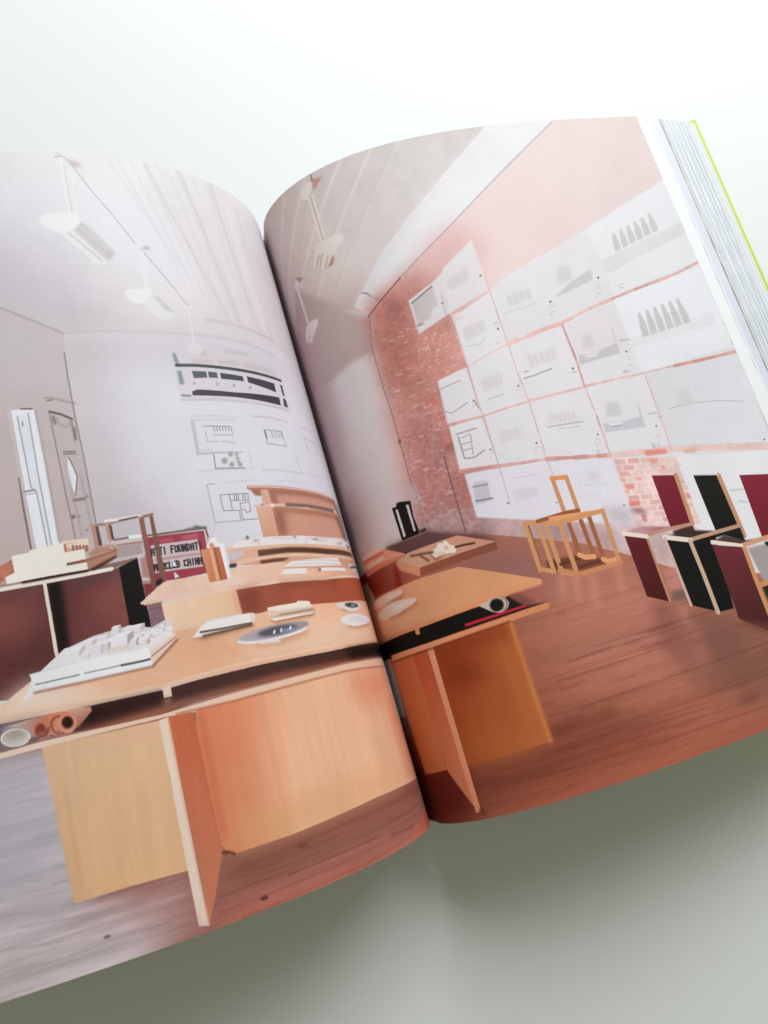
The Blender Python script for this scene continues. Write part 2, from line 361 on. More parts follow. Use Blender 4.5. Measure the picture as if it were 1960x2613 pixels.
LEFT.poly([73.2,183.2,73.3,183.1,73.4,182.9,73.5,182.8,73.6,182.8,73.8,182.8,73.9,182.8,74,182.9,74,183.1,74,183.3,74,183.4,73.9,183.6,73.7,183.7,73.6,183.7,73.5,183.7,73.3,183.7,73.2,183.6,73.2,183.4], (125, 122, 128), soft=0.2)
LEFT.poly([63.9,182.9,64,182.7,64.1,182.6,64.2,182.5,64.4,182.4,64.6,182.4,64.7,182.4,64.8,182.6,64.8,182.7,64.8,182.9,64.7,183,64.6,183.2,64.5,183.3,64.3,183.4,64.2,183.4,64.1,183.3,64,183.2,63.9,183.1], (124, 121, 128), soft=0.2)
LEFT.poly([56.9,182.5,57,182.3,57.1,182.2,57.2,182.1,57.4,182,57.6,182,57.7,182,57.8,182.2,57.8,182.3,57.8,182.5,57.8,182.7,57.6,182.8,57.5,182.9,57.3,183,57.2,183,57,183,56.9,182.9,56.9,182.7], (124, 121, 127), soft=0.2)
LEFT.poly([49.4,182.2,49.5,182,49.7,181.8,49.8,181.7,50,181.6,50.2,181.6,50.3,181.7,50.4,181.8,50.5,181.9,50.5,182.1,50.4,182.3,50.3,182.5,50.1,182.6,49.9,182.7,49.7,182.7,49.6,182.6,49.5,182.5,49.4,182.4], (125, 121, 127), soft=0.2)
LEFT.line([79.9,176.8,63.6,176.3,30.5,174.1], 0.5, (170, 163, 171), soft=0.3)
LEFT.line([77.5,168.5,77.6,161.6,77.8,155.3,71.3,155.1,60.2,154.5], 0.7, (159, 157, 164), soft=0.2)
LEFT.line([76.5,168.6,68.6,168.2,59.9,167.9], 0.4, (173, 168, 176), soft=0.2)
LEFT.line([76.6,168.4,77.1,156.7,72.1,156.4], 0.35, (173, 168, 176), soft=0.2)
LEFT.line([76.5,170,69.2,170.1,58.5,168.9], 0.4, (180, 174, 182), soft=0.3)
LEFT.line([73.5,165.8,70.1,165.8], 0.45, (145, 142, 149), soft=0.1)
LEFT.line([69.9,165.8,62.7,165.3,62.6,162.6], 0.4, (143, 140, 146), soft=0.1)
LEFT.line([69.7,165.4,69.6,163.8], 0.5, (149, 145, 151), soft=0.15)
LEFT.line([68.5,165.4,68.5,163.8], 0.5, (149, 145, 151), soft=0.15)
LEFT.line([67.4,165.3,67.3,163.7], 0.5, (149, 144, 151), soft=0.15)
LEFT.line([66.2,165.3,66.1,163.7], 0.5, (149, 144, 151), soft=0.15)
LEFT.line([65,165.2,65,163.6], 0.5, (149, 144, 151), soft=0.15)
LEFT.line([63.8,165.2,63.8,163.6], 0.5, (149, 144, 151), soft=0.15)
LEFT.line([73.2,163.7,73.1,159.7,68.8,159.5], 0.35, (153, 149, 156), soft=0.12)
LEFT.line([70.4,162.2,62.5,161.8], 0.4, (145, 142, 149), soft=0.15)
LEFT.line([67.2,159.6,62.6,158.6], 0.5, (160, 155, 162), soft=0.2)
LEFT.line([52.7,169.7,43.4,169.6,33.7,168.8], 0.5, (173, 164, 171), soft=0.3)
LEFT.line([48.1,164.2,39.1,163.9,38.4,157.5,47.8,158.2], 0.36, (143, 140, 147), soft=0.1, closed=True)
LEFT.line([44.5,163.4,44.4,160.9], 0.5, (145, 141, 147), soft=0.2)
LEFT.line([42.7,163.6,42.7,161], 0.5, (145, 141, 147), soft=0.2)
LEFT.line([41,163.7,40.9,161.1], 0.5, (146, 141, 148), soft=0.2)
LEFT.line([39.5,163.8,39.4,161.2], 0.5, (146, 141, 148), soft=0.2)
LEFT.line([47.7,163.6,47.5,160.7], 0.6, (107, 104, 110), soft=0.15)
LEFT.line([26.7,167.6,17,167.5], 0.4, (175, 167, 176), soft=0.3)
LEFT.line([25,163.1,16.2,162.1,16.6,158], 0.5, (168, 161, 169), soft=0.3)
LEFT.line([25,162.5,24.4,157.1], 0.5, (170, 163, 171), soft=0.3)
LEFT.line([34.2,153.6,33.2,146,43.2,146.8,53.2,147.3], 0.5, (177, 172, 181), soft=0.3)
LEFT.line([79.2,148.4,74.7,148.7,57.8,147.6], 0.4, (181, 175, 185), soft=0.3)
LEFT.line([57.3,154.6,57.1,147.3], 0.4, (183, 178, 187), soft=0.3)
LEFT.line([30.6,146.4,17,145.1], 0.4, (185, 179, 188), soft=0.3)
LEFT.poly([71.8,154.8,59.6,154.4,60.4,148.4,72.2,149.1], (200, 196, 204))
LEFT.line([71.9,154.6,72.2,149,60.6,148.3], 0.5, (137, 134, 140), soft=0.1)
LEFT.poly([66.9,151.6,67.1,151.2,67.4,150.9,67.8,150.6,68.2,150.5,68.6,150.5,68.9,150.7,69.2,151,69.3,151.4,69.3,151.8,69.2,152.2,68.9,152.5,68.5,152.8,68.1,152.9,67.7,152.9,67.3,152.7,67,152.4,66.9,152], (146, 144, 149), soft=0.25)
LEFT.poly([64.2,154.1,64.4,153.8,64.6,153.5,64.9,153.3,65.2,153.2,65.6,153.2,65.9,153.4,66.1,153.6,66.2,153.9,66.2,154.2,66,154.5,65.8,154.8,65.5,155,65.2,155.1,64.8,155.1,64.5,154.9,64.3,154.7,64.2,154.4], (146, 143, 148), soft=0.25)
LEFT.poly([64.5,150,64.6,149.7,64.9,149.4,65.2,149.1,65.6,149,66,149.1,66.3,149.2,66.5,149.5,66.6,149.8,66.6,150.2,66.5,150.5,66.2,150.8,65.9,151,65.5,151.1,65.1,151.1,64.8,151,64.6,150.7,64.5,150.4], (146, 144, 149), soft=0.25)
LEFT.poly([62.1,154,62.2,153.7,62.3,153.5,62.6,153.4,62.8,153.3,63.1,153.3,63.3,153.4,63.4,153.6,63.5,153.8,63.5,154,63.4,154.3,63.2,154.5,63,154.6,62.8,154.7,62.5,154.7,62.3,154.6,62.1,154.4,62.1,154.2], (146, 143, 148), soft=0.25)
LEFT.poly([61.9,152.4,62.1,152.1,62.2,151.9,62.5,151.7,62.7,151.7,63,151.7,63.2,151.8,63.4,152,63.5,152.2,63.5,152.4,63.4,152.7,63.2,152.9,62.9,153.1,62.7,153.1,62.4,153.1,62.2,153,62,152.8,61.9,152.6], (146, 143, 148), soft=0.25)
LEFT.poly([61.9,151,62,150.8,62.2,150.6,62.4,150.5,62.7,150.4,62.9,150.4,63.1,150.5,63.3,150.7,63.3,150.9,63.3,151.1,63.2,151.3,63.1,151.5,62.8,151.7,62.6,151.7,62.4,151.7,62.1,151.6,62,151.5,61.9,151.3], (146, 143, 148), soft=0.25)
LEFT.poly([61.3,149.8,61.4,149.5,61.6,149.2,61.9,149,62.3,148.9,62.6,149,62.9,149.1,63.1,149.3,63.2,149.6,63.2,149.9,63.1,150.2,62.8,150.5,62.5,150.7,62.2,150.8,61.9,150.8,61.6,150.7,61.3,150.4,61.2,150.1], (146, 143, 148), soft=0.25)
LEFT.line([76.8,143.3,76.5,128.7,66.7,128.2], 0.34, (150, 147, 156), soft=0.1)
LEFT.line([76.8,143.3,73.8,143.2], 0.34, (150, 146, 155), soft=0.1)
LEFT.line([65.9,128.3,59.7,128.1], 0.4, (138, 135, 143), soft=0.12)
LEFT.line([70.7,143.3,56.6,143.3], 0.35, (181, 175, 185), soft=0.3)
LEFT.line([48.4,142.4,32.2,142.2], 0.35, (181, 176, 185), soft=0.3)
LEFT.line([69.2,135.9,69.2,138.6,72.7,138.8,72.6,132.7,66.6,132.1,66.7,128.1], 0.36, (131, 127, 136), soft=0.1)
LEFT.line([69.2,138.6,61.7,138.3,62.1,135.6], 0.36, (130, 127, 135), soft=0.1)
LEFT.line([69.2,138.6,69.2,132.4], 0.36, (130, 127, 136), soft=0.1)
LEFT.line([67.3,138.5,67.5,136.2], 0.4, (128, 125, 133), soft=0.1)
LEFT.line([66.5,138.5,66.7,136.1], 0.4, (128, 125, 133), soft=0.1)
LEFT.line([65.7,138.4,66,136], 0.4, (128, 125, 132), soft=0.1)
LEFT.line([63.9,138.2,64.1,135.8], 0.4, (128, 125, 132), soft=0.1)
LEFT.line([63,138.1,63.2,135.7], 0.4, (128, 125, 132), soft=0.1)
LEFT.line([69.3,136.1,62.1,135.6], 0.35, (138, 134, 141), soft=0.1)
LEFT.line([65.7,134.8,65.8,132,65.9,128.1], 0.34, (130, 127, 136), soft=0.1)
LEFT.line([65.7,134.7,61.9,134.9,62.1,131.3,63.8,130.9,64.3,132.2,65.8,132.2], 0.36, (130, 127, 136), soft=0.1)
LEFT.poly([55.2,139.4,42.9,139,29.6,137.9,11.9,136.6,9.4,119.2,35.1,118.9,53,120.5,53.6,131.9], (187, 136, 119), tex='ply', amp=0.0165)
LEFT.poly([52.8,139.6,42.9,139,29.7,137.8,12,136.4,12.5,134.7,32.8,136.2,52.2,137.4], (138, 90, 76), soft=1.2)
LEFT.poly([52.6,138.2,49.6,138.1,49.6,133.2,52.5,133.4], (147, 97, 81), soft=1.4)
LEFT.poly([52.6,131.3,47.8,131,48.8,120.4,53,120.7], (130, 80, 63), soft=2.2, alpha=0.85)
LEFT.poly([52.5,131.5,34.8,130.5,11.9,129,12.5,127.2,35.4,128.8,52.3,130.2], (147, 92, 74), soft=1.2)
LEFT.poly([15.2,128.6,5.3,129.5,7,119.6,13.1,118.8], (113, 69, 59), soft=1.0, alpha=0.7)
LEFT.poly([58.9,137.1,56.2,136.7,56.4,133.2,58.9,133.8], (198, 192, 200), soft=0.2)
LEFT.poly([60.8,140.3,55.8,139.6,55.9,136.7,58.9,137.2], (147, 99, 83), soft=0.2)
LEFT.poly([56.1,139.2,52.9,139.9,52.7,132.6,56.5,132.9], (200, 154, 136), tex='ply', amp=0.0165)
LEFT.poly([59.7,132.4,52.8,132.5,52.9,120.5,59.4,120.9], (202, 156, 136), tex='ply', amp=0.0165, grad=(57.2, 131.6, 56.9, 121.2, (194, 144, 121)))
LEFT.poly([60.7,133.4,52.6,133.4,44.6,133.2,34.1,132.5,9,131.4,8.7,130.3,34.7,130.7,45.6,132,52.9,132.3,59.4,132.2], (206, 167, 155))
LEFT.line([45.7,132.8,40.7,132.4,35,132.2], 1.4, (109, 86, 82), soft=0.3)
LEFT.line([33.9,132,26.9,131.5,16.3,131.1], 1.6, (119, 85, 79), soft=0.35)
LEFT.line([52.7,133,52.3,132.6], 1.2, (215, 205, 206), soft=0.2)
LEFT.poly([56.1,133.3,56.1,133.2,56.3,133.1,56.5,133,56.7,133,56.9,133,57.1,133.1,57.3,133.2,57.4,133.3,57.4,133.4,57.3,133.5,57.2,133.6,57,133.6,56.8,133.6,56.5,133.6,56.3,133.6,56.2,133.5,56.1,133.4], (108, 92, 88), soft=0.3)
LEFT.line([60.8,140.4,52.9,140,42.8,139.2,32,138.2,22.3,137.4,11.1,136.5], 1.6, (163, 109, 94), soft=0.12)
LEFT.line([60.7,140.7,52.8,140.3,42.7,139.5,31.9,138.6,22.1,137.8,10.3,137], 0.5, (209, 172, 160), soft=0.12)
LEFT.poly([13.1,134.9,4.8,136.4,-3.2,120.7,10,118.6], (165, 155, 164), soft=0.5)
LEFT.line([12.2,135,9.5,127.6,9.4,119.2], 1.2, (90, 60, 54), soft=0.4)
LEFT.poly([74,118,70.3,120.9,58.2,120.7,44.5,120,18.8,118.3,-3.6,118.2,5.6,110.2,14.2,104.8,74.2,112.2], (193, 146, 125))
LEFT.poly([74.1,117.3,66.6,117.1,66.3,115.8,72.4,113.7,74.4,114.7], (185, 173, 187), soft=0.3)
LEFT.poly([70.4,120.8,58.2,120.7,44.5,120.1,26.9,118.6,10.6,117.9,2.5,117.5,5.4,115,28.3,115.3,47.4,116.7,65.9,117.5,73.6,118], (211, 203, 207))
LEFT.poly([27.4,117.5,27.9,117.2,28.9,117,30.4,117,31.9,117,33.5,117.2,34.9,117.5,35.9,117.9,36.5,118.2,36.6,118.5,36.2,118.8,35.3,119,34.1,119,32.5,118.9,30.9,118.8,29.4,118.5,28.2,118.2,27.5,117.9], (194, 184, 180), soft=0.3)
LEFT.poly([15.6,116.8,16,116.5,16.6,116.3,17.5,116.1,18.5,115.9,19.4,115.9,20.2,115.9,20.8,116,21.1,116.2,21.1,116.5,20.8,116.7,20.3,117,19.5,117.2,18.6,117.3,17.6,117.4,16.8,117.3,16.1,117.2,15.7,117.1], (184, 163, 154), soft=0.3)
LEFT.poly([64.3,120,62.1,120.3,62,119.5], (139, 110, 101), soft=0.3)
LEFT.poly([46.5,120,44.8,120.1,45.6,118.6], (138, 109, 101), soft=0.3)
LEFT.poly([38.8,118.7,33.7,118.3,34.3,117.7], (139, 110, 101), soft=0.3)
LEFT.poly([13.3,116.4,5.4,116.7,9.5,114.9], (143, 114, 104), soft=0.3)
LEFT.poly([65.2,121.4,65.2,121.2,65.4,121,65.6,120.9,65.8,120.8,66,120.8,66.2,121,66.3,121.1,66.4,121.4,66.4,121.6,66.3,121.8,66.1,122,65.9,122.1,65.7,122.2,65.5,122.2,65.3,122.1,65.2,121.9,65.1,121.7], (82, 99, 83), soft=0.3)
LEFT.line([61,120.4,62,118.2], 0.35, (177, 168, 172), soft=0.1)
LEFT.line([39.3,119.3,40.9,116.6], 0.35, (177, 168, 171), soft=0.1)
LEFT.line([55.5,119.9,44.8,119.1], 0.35, (186, 177, 179), soft=0.1)
LEFT.line([74,117.8,66,117.3,47.5,116.3,28.4,114.9,5.7,114.3], 1.5, (207, 164, 144), soft=0.12)
LEFT.poly([62.9,116.2,49.5,115.9,28.8,114.1,7.2,113.4,7.8,111.4,29.7,111.8,50.1,113.8,63,113.8], (90, 58, 44), soft=0.25)
LEFT.poly([61.2,115,49.7,115.1,29.1,113.2,9.9,112.4,29.4,112.4,49.9,114.2], (67, 43, 31), soft=0.4, alpha=0.8)
LEFT.poly([67.7,116.6,63,116.3,63,113.7,70.9,113.5], (203, 158, 136))
LEFT.poly([74,113.2,69.9,113.8,63,113.8,47.1,113.3,29.8,111.5,4.5,111,6,109.9,30.4,110.1,47.5,112,62.9,112.5,72.3,111.9], (211, 171, 151))
LEFT.poly([62.8,112.3,56.3,112.3,50,111.8,53.2,110.8,62.8,110.9], (94, 54, 37), soft=0.25)
LEFT.poly([74.7,112.6,71.9,112.7,72.3,111.4,74.6,111.5], (60, 50, 52), soft=0.3)
LEFT.poly([49.9,112,30.4,110,8.6,109.6,6,107.7,30.7,109.1], (196, 139, 115), soft=0.5)
LEFT.poly([101.3,128.1,80.5,127.1,80.2,121.9,81.2,111.3,99.5,111.1,100.4,114.4], (145, 53, 69))
LEFT.poly([103.8,120.3,100,119.5,99.5,111.1,101.2,109.9,104,111.1], (123, 52, 63), soft=0.4)
LEFT.poly([89.3,126,83.6,126,83.4,124.1,89.2,124.1], (169, 80, 97), soft=0.2)
LEFT.poly([96.9,126.1,92.4,126,92.4,124.7,96.9,124.8], (169, 75, 94), soft=0.2)
LEFT.poly([100.1,124.7,84,123.8,83.9,113.9,100.4,114.9], (187, 173, 176))
LEFT.line([101.3,128.1,80.8,126.9,80.9,115.5], 0.8, (187, 180, 184), soft=0.12)
LEFT.line([101.5,128.4,80.4,127.3,80.1,124.1], 0.6, (102, 74, 76), soft=0.12)
LEFT.poly([88.2,127.7,87.3,128.3,85.3,127.9,83.6,128.9,81.6,128.1,79.8,127.9,80.2,127.1,83.3,127.3], (89, 96, 90), soft=0.35)
LEFT.line([100.3,121.1,100.2,123.2,99.4,123.2,99.5,121], 0.54, (48, 35, 41), soft=0.08)
LEFT.line([100.2,122.3,99.4,122.2], 0.54, (48, 35, 41), soft=0.08)
LEFT.line([99,123.4,98,123.3], 0.54, (47, 35, 41), soft=0.08)
LEFT.line([98.5,123.4,98.5,121], 0.54, (48, 35, 41), soft=0.08)
LEFT.line([97.6,123.3,96.6,123.3], 0.54, (47, 34, 41), soft=0.08)
LEFT.line([97.1,123.3,97.2,120.9], 0.54, (47, 34, 41), soft=0.08)
LEFT.line([95.9,120.8,95.8,123.2], 0.54, (47, 34, 41), soft=0.08)
LEFT.line([93.6,120.7,93.5,123.1,92.7,123.1], 0.54, (47, 34, 41), soft=0.08)
LEFT.line([93.5,122,92.9,122], 0.54, (47, 34, 41), soft=0.08)
LEFT.line([92.2,120.8,92.1,122.8,91.3,122.7,91.4,120.8,92.2,120.8], 0.54, (47, 34, 40), soft=0.08)
LEFT.line([90.8,123,90.8,120.8,90,120.7,90,122.9], 0.54, (47, 34, 40), soft=0.08)
LEFT.line([89.5,120.5,89.4,122.9,88.7,120.4,88.6,122.9], 0.54, (47, 34, 40), soft=0.08)
LEFT.line([88.1,120.4,88,122.8,87.4,122.6,87.2,121.6,87.5,120.6,88.1,120.4], 0.54, (47, 34, 40), soft=0.08)
LEFT.line([86.7,120.3,86.6,122.5,85.8,122.5,85.9,120.3], 0.54, (47, 34, 40), soft=0.08)
LEFT.line([86.7,121.6,85.8,121.5], 0.54, (47, 34, 40), soft=0.08)
LEFT.line([85.3,122.7,84.3,122.7], 0.54, (46, 34, 40), soft=0.08)
LEFT.line([84.8,122.7,84.9,120.3], 0.54, (46, 34, 40), soft=0.08)
LEFT.line([83.5,120.2,83.4,122.7], 0.54, (46, 34, 40), soft=0.08)
LEFT.line([100.3,115.7,100.2,117.9,99.8,116.6,99.4,117.9,99.4,115.6], 0.54, (48, 35, 41), soft=0.08)
LEFT.line([99,115.6,98.9,117.7,98.2,117.6,98.2,115.6], 0.54, (48, 35, 41), soft=0.08)
LEFT.line([98.9,116.7,98.2,116.7], 0.54, (48, 35, 41), soft=0.08)
LEFT.line([97.7,115.5,97.7,117.8,96.9,117.7,96.9,116.8,97.7,116.7], 0.54, (48, 35, 41), soft=0.08)
LEFT.line([97.4,116.7,97,115.5], 0.54, (48, 35, 41), soft=0.08)
LEFT.line([95.7,117.5,96.4,117.5,96.5,115.7,95.7,115.7], 0.54, (48, 35, 41), soft=0.08)
LEFT.line([95.1,117.7,95.2,115.5,94.4,115.5], 0.54, (47, 35, 41), soft=0.08)
LEFT.line([93.1,117.5,93.9,117.5,93.9,115.5,93.2,115.4], 0.54, (47, 34, 41), soft=0.08)
LEFT.line([93.9,116.5,93.3,116.5], 0.54, (47, 34, 41), soft=0.08)
LEFT.line([92.7,115.3,92.6,117.6,91.8,117.3,91.9,115.5,92.7,115.3], 0.54, (47, 34, 41), soft=0.08)
LEFT.line([92.6,116.4,91.9,116.4], 0.54, (47, 34, 41), soft=0.08)
LEFT.line([89.3,117.2,90,117.2,90.1,115.4,89.3,115.4], 0.54, (47, 34, 41), soft=0.08)
LEFT.line([88.8,115.1,88.7,117.4], 0.54, (47, 34, 40), soft=0.08)
LEFT.line([88,115.1,87.9,117.4], 0.54, (47, 34, 40), soft=0.08)
LEFT.line([88.8,116.3,88,116.2], 0.54, (47, 34, 40), soft=0.08)
LEFT.line([87.1,115,87,117.3], 0.54, (47, 34, 40), soft=0.08)
LEFT.line([86.2,115,86.1,117.3,85.4,115,85.3,117.3], 0.54, (47, 34, 40), soft=0.08)
LEFT.line([84.9,114.9,84.8,117,84,117,84.1,114.9], 0.54, (47, 34, 40), soft=0.08)
LEFT.line([84.8,116.1,84,116.1], 0.54, (47, 34, 40), soft=0.08)
LEFT.line([99.3,119.3,92.1,119,84.2,118.6], 0.5, (169, 102, 111), soft=0.2)
LEFT.poly([93.9,118.9,92.7,115.9,94.1,116], (202, 204, 222), soft=0.15)
LEFT.poly([94,114.1,92.5,112,94.2,111.7], (200, 200, 221), soft=0.15)
LEFT.line([117.8,135.5,113.4,135.2,102.1,135.6], 1, (156, 122, 115), soft=0.12)
LEFT.line([113.4,136.2,109.2,135.9,102.2,135.8], 1, (217, 211, 218), soft=0.15)
LEFT.line([108.9,135.5,102.5,135.6], 0.5, (85, 69, 69), soft=0.1)
LEFT.poly([116.9,135,115.8,134.9,115.5,127.7,116.8,127.9], (93, 64, 62))
LEFT.poly([112.6,134.7,111.6,134.6,111.4,129.3,112.5,129.3], (91, 62, 59))
LEFT.line([117.4,135.4,117.3,126], 1.3, (174, 131, 119), soft=0.12)
LEFT.line([113,135,112.8,129.2], 1.1, (179, 136, 125), soft=0.12)
LEFT.line([116.8,127.7,111.6,127.3], 1.1, (188, 145, 134), soft=0.12)
LEFT.line([116.7,127.2,117,126.2,111.8,126], 0.6, (131, 92, 84), soft=0.15)
LEFT.poly([112.8,129,102.7,127.7,102.6,126.8,110.6,127.5,113.2,128.2], (196, 181, 181), soft=0.2)
LEFT.line([111.5,129.1,106.4,129], 0.5, (90, 75, 75), soft=0.1)
LEFT.line([106.2,129,102.9,128.7], 1.2, (220, 216, 223), soft=0.15)
LEFT.line([111.2,127.1,102.9,126.6], 0.7, (160, 113, 103), soft=0.12)
LEFT.poly([111.3,126.8,102.9,126.4,103,122.4,111,122.6], (162, 145, 147), soft=0.3)
LEFT.poly([112.7,127.4,111.2,127.2,111.2,126.1,112.7,126.1], (201, 184, 180), soft=0.2)
LEFT.line([112.4,127.2,111.4,126], 0.4, (126, 94, 88))
LEFT.poly([104.1,121.4,102,122.2,101.7,110.5,103.5,109.3,104.9,112.1], (166, 122, 120), soft=0.3)
LEFT.poly([105,122.2,102.9,122,102.8,121.1,104.9,121.4], (205, 193, 204), soft=0.2)
LEFT.poly([105.1,114.6,102.3,113.5,102.3,112.9,105.1,113.5], (206, 194, 206), soft=0.2)
LEFT.poly([104.8,112,101.5,111.7,100.7,109.4,105,107.2], (116, 48, 47), soft=0.4)
LEFT.poly([102.4,135,100.7,135.3,100.5,110.4,102.2,109.6], (136, 89, 79), grad=(101.7, 134.8, 101.4, 110.0, (120, 70, 66)))
LEFT.poly([98.8,135.4,97.6,135.5,96.9,112.1,99,111.1], (116, 78, 69))
LEFT.line([100.8,135.2,97.7,135.5], 1, (143, 103, 94), soft=0.1)
LEFT.poly([100.6,111.9,98.4,113,98.6,111,100.5,110.2], (20, 10, 12), soft=0.4)
LEFT.line([97.3,127.8,88,127.7,83.8,128.3], 0.5, (112, 95, 97), soft=0.2)
LEFT.poly([230.9,144.4,148.1,128.9,143.5,130.4,143.8,124.5,148.9,123.3,231.7,137.1], (163, 101, 86), tex='grain', amp=0.15)
LEFT.poly([221.4,125.9,149,123.1,126.8,121.4,105.1,121.6,105.4,120.9,113.8,119.5,135,119.9,149.2,121.4,221.7,124.1], (168, 141, 137), grad=(138.0, 122.3, 107.7, 121.0, (124, 92, 84)))
LEFT.poly([221.7,124.1,149.3,120.7,135.9,120.1,135.5,95.7,137.3,82.8,224.3,102.7], (100, 56, 56), tex='grain', amp=0.05, grad=(143.9, 119.8, 145.2, 98.8, (93, 49, 49)))
LEFT.poly([203.2,126.4,149.8,117.1,140.7,116.2,139.4,104.9,151.6,105.2,204.6,115.6], (137, 78, 76), soft=7, alpha=0.85)
LEFT.poly([149.3,120.5,136.1,119.9,136,117.8,149.7,118.2], (96, 61, 68), soft=2, alpha=0.8)
LEFT.poly([134.9,119.9,111.6,119.4,111.3,99.6,122.8,99.1,130.5,97.6,134.7,95.9], (90, 48, 50), tex='grain', amp=0.06, grad=(130.1, 110.3, 111.9, 107.6, (114, 63, 60)))
LEFT.poly([134.8,119.9,130.1,119.7,130.9,97.9,134.9,95.9], (22, 10, 12), soft=1.2)
LEFT.poly([129.4,119.5,111.9,119.3,112,116.2,129.1,116.4], (80, 54, 65), soft=2.5, alpha=0.8)
LEFT.poly([122.2,112.2,111.3,113.6,111.1,103.4,120.3,103], (131, 70, 65), soft=6, alpha=0.7)
LEFT.poly([111.6,119.6,105.1,121.3,104.6,97.2,107.7,98.1,111.4,99.7], (9, 5, 6))
LEFT.poly([135.9,120.1,134.8,120,134.6,96.2,135.7,95.7], (221, 209, 203))
LEFT.poly([104.5,104.6,100.1,104.8,99.8,98.5,104.8,97], (129, 97, 110), tex='floor', amp=0.06)
LEFT.line([214.4,124.1,149.2,121.4,134.5,120.4,123.3,119.8,113.9,119.6], 1.3, (225, 215, 210), soft=0.12)
LEFT.line([141.7,122.1,132.5,121.6,121.6,121], 1.2, (43, 18, 17), soft=0.2)
LEFT.poly([121.4,123.7,111.3,125.3,111,124.2,116.1,122.1,121.3,121.1], (171, 120, 105))
LEFT.poly([121.4,120.9,111.5,123.9,111.3,123.2,116.2,121.3,119.4,120.4], (63, 33, 31), soft=0.4)
LEFT.poly([127.8,124.9,121.8,124.7,114.8,125.5,110.8,125.8,111.3,125.1,121.4,123.7,127.6,123.7], (149, 99, 85))
LEFT.poly([118.3,127.7,113.3,127.4,113.4,125.6,120.2,125.1,120.4,126.4], (169, 126, 113), soft=0.3)
LEFT.poly([128.5,131.9,121.5,131.5,120,130.8,120.3,128,127.3,128.4], (197, 157, 145))
LEFT.line([127.5,132,120.2,131.1], 1, (220, 198, 187), soft=0.12)
LEFT.line([127,130.6,120.2,130.2], 1, (220, 198, 187), soft=0.12)
LEFT.line([125.5,129.9,120.2,129.5], 1, (219, 198, 187), soft=0.12)
LEFT.line([124.8,130.1,124.8,128.5], 0.8, (150, 100, 85), soft=0.15)
LEFT.line([123.7,129.8,123.7,128.2], 0.8, (149, 100, 85), soft=0.15)
LEFT.line([122.6,129.6,122.6,127.9], 0.8, (149, 100, 85), soft=0.15)
LEFT.line([121.5,129.3,121.5,127.7], 0.8, (149, 99, 85), soft=0.15)
LEFT.line([120.5,129.1,120.6,127.5], 0.8, (149, 99, 85), soft=0.15)
LEFT.poly([127.7,131.4,126.9,131.1,127,128.6,127.7,128.6], (179, 104, 77), soft=0.15)
LEFT.poly([144.1,131.4,138.7,131.2,138.2,131.9,128.3,131.9,127.7,132,127.6,128.5,121.4,128.3,121.5,124.9,127.6,124.9,127.7,123.9,121.4,123.7,121.3,121.2,134.3,122,146.8,122.6,147,124.9,144,125.7], (229, 224, 223), grad=(143.9, 127.4, 122.5, 125.2, (225, 216, 210)))
LEFT.poly([127.5,124.9,121.8,124.6,121.6,124,127.5,124], (121, 77, 63), soft=0.15)
LEFT.poly([106.2,106.3,101.3,109.4,97,111.5,92,111.2,82.4,110.5,71.5,111.1,55,110.7,38.5,107.4,13,105.8,1.7,102.3,36.6,101.3,57,102.9,74.7,103.5,94.8,104.6,105.7,105], (217, 184, 171), tex='grain', amp=0.018, grad=(94.2, 107.8, 26.7, 103.8, (208, 163, 140)))
LEFT.poly([83.5,110.2,69.8,108.6,69.5,104.8,81.3,105.5], (218, 190, 180), soft=2, alpha=0.8)
LEFT.line([106.2,105.9,99.6,105.2,74.7,103.8,56.9,103.3,36.4,102,0.1,102.9], 1, (215, 186, 173), soft=0.12)
LEFT.poly([105.7,105,99.8,104.7,99.8,104,104.7,104.1], (137, 90, 82), soft=0.3)
LEFT.poly([100,104.4,74.8,103.4,74.1,94.7,86.4,95.2,90.2,91.4,99.6,93.1], (223, 191, 170), tex='ply', amp=0.0138, grad=(97.3, 101.3, 75.7, 96.4, (215, 176, 145)))
LEFT.poly([74.4,103.3,57,102.9,36.5,101.5,-0.2,102.5,-5.6,91.5,32.6,91.4,59.5,92.9,68.7,93.6,74,94.6], (142, 72, 54), tex='ply', amp=0.022, grad=(72.0, 98.3, 18.8, 96.9, (160, 79, 56)))
LEFT.poly([74.3,103,65.4,102.8,66.2,94.4,73.6,94.6], (120, 52, 39), soft=2.2, alpha=0.8)
LEFT.poly([57,102.9,27.8,101.1,28.7,99,57.6,100.5], (122, 60, 45), soft=1.6, alpha=0.7)
LEFT.line([74.5,103.5,74,94.7], 0.9, (216, 165, 144), soft=0.2)
LEFT.poly([53.6,108.8,50,110.2,44.3,110.4,37.5,110.4,23.8,110.2,21.8,106.8,39.4,107.1,49.3,107.5,52.5,108.1], (214, 207, 210))
LEFT.line([49.2,110.4,24.3,109.1], 0.35, (188, 177, 176))
LEFT.line([50.9,109.2,38.1,108.5,22.9,107.4], 0.35, (193, 183, 182))
LEFT.line([53.2,108.1,39.4,107,22.2,106.5], 0.5, (184, 116, 89), soft=0.2)
LEFT.poly([56,106.1,53.1,107.8,43.2,106.9,44.1,104.9], (214, 207, 209))
LEFT.poly([38.4,105.4,35.6,106.5,19.8,106.1,20.1,104.7], (218, 211, 214))
LEFT.poly([36,105.7,36.1,105.5,36.4,105.4,36.7,105.2,37.1,105.2,37.5,105.2,37.8,105.3,38,105.5,38.2,105.7,38.2,105.9,38,106.1,37.8,106.2,37.5,106.3,37.1,106.4,36.7,106.3,36.4,106.2,36.1,106.1,36,105.9], (130, 101, 91), soft=0.2)
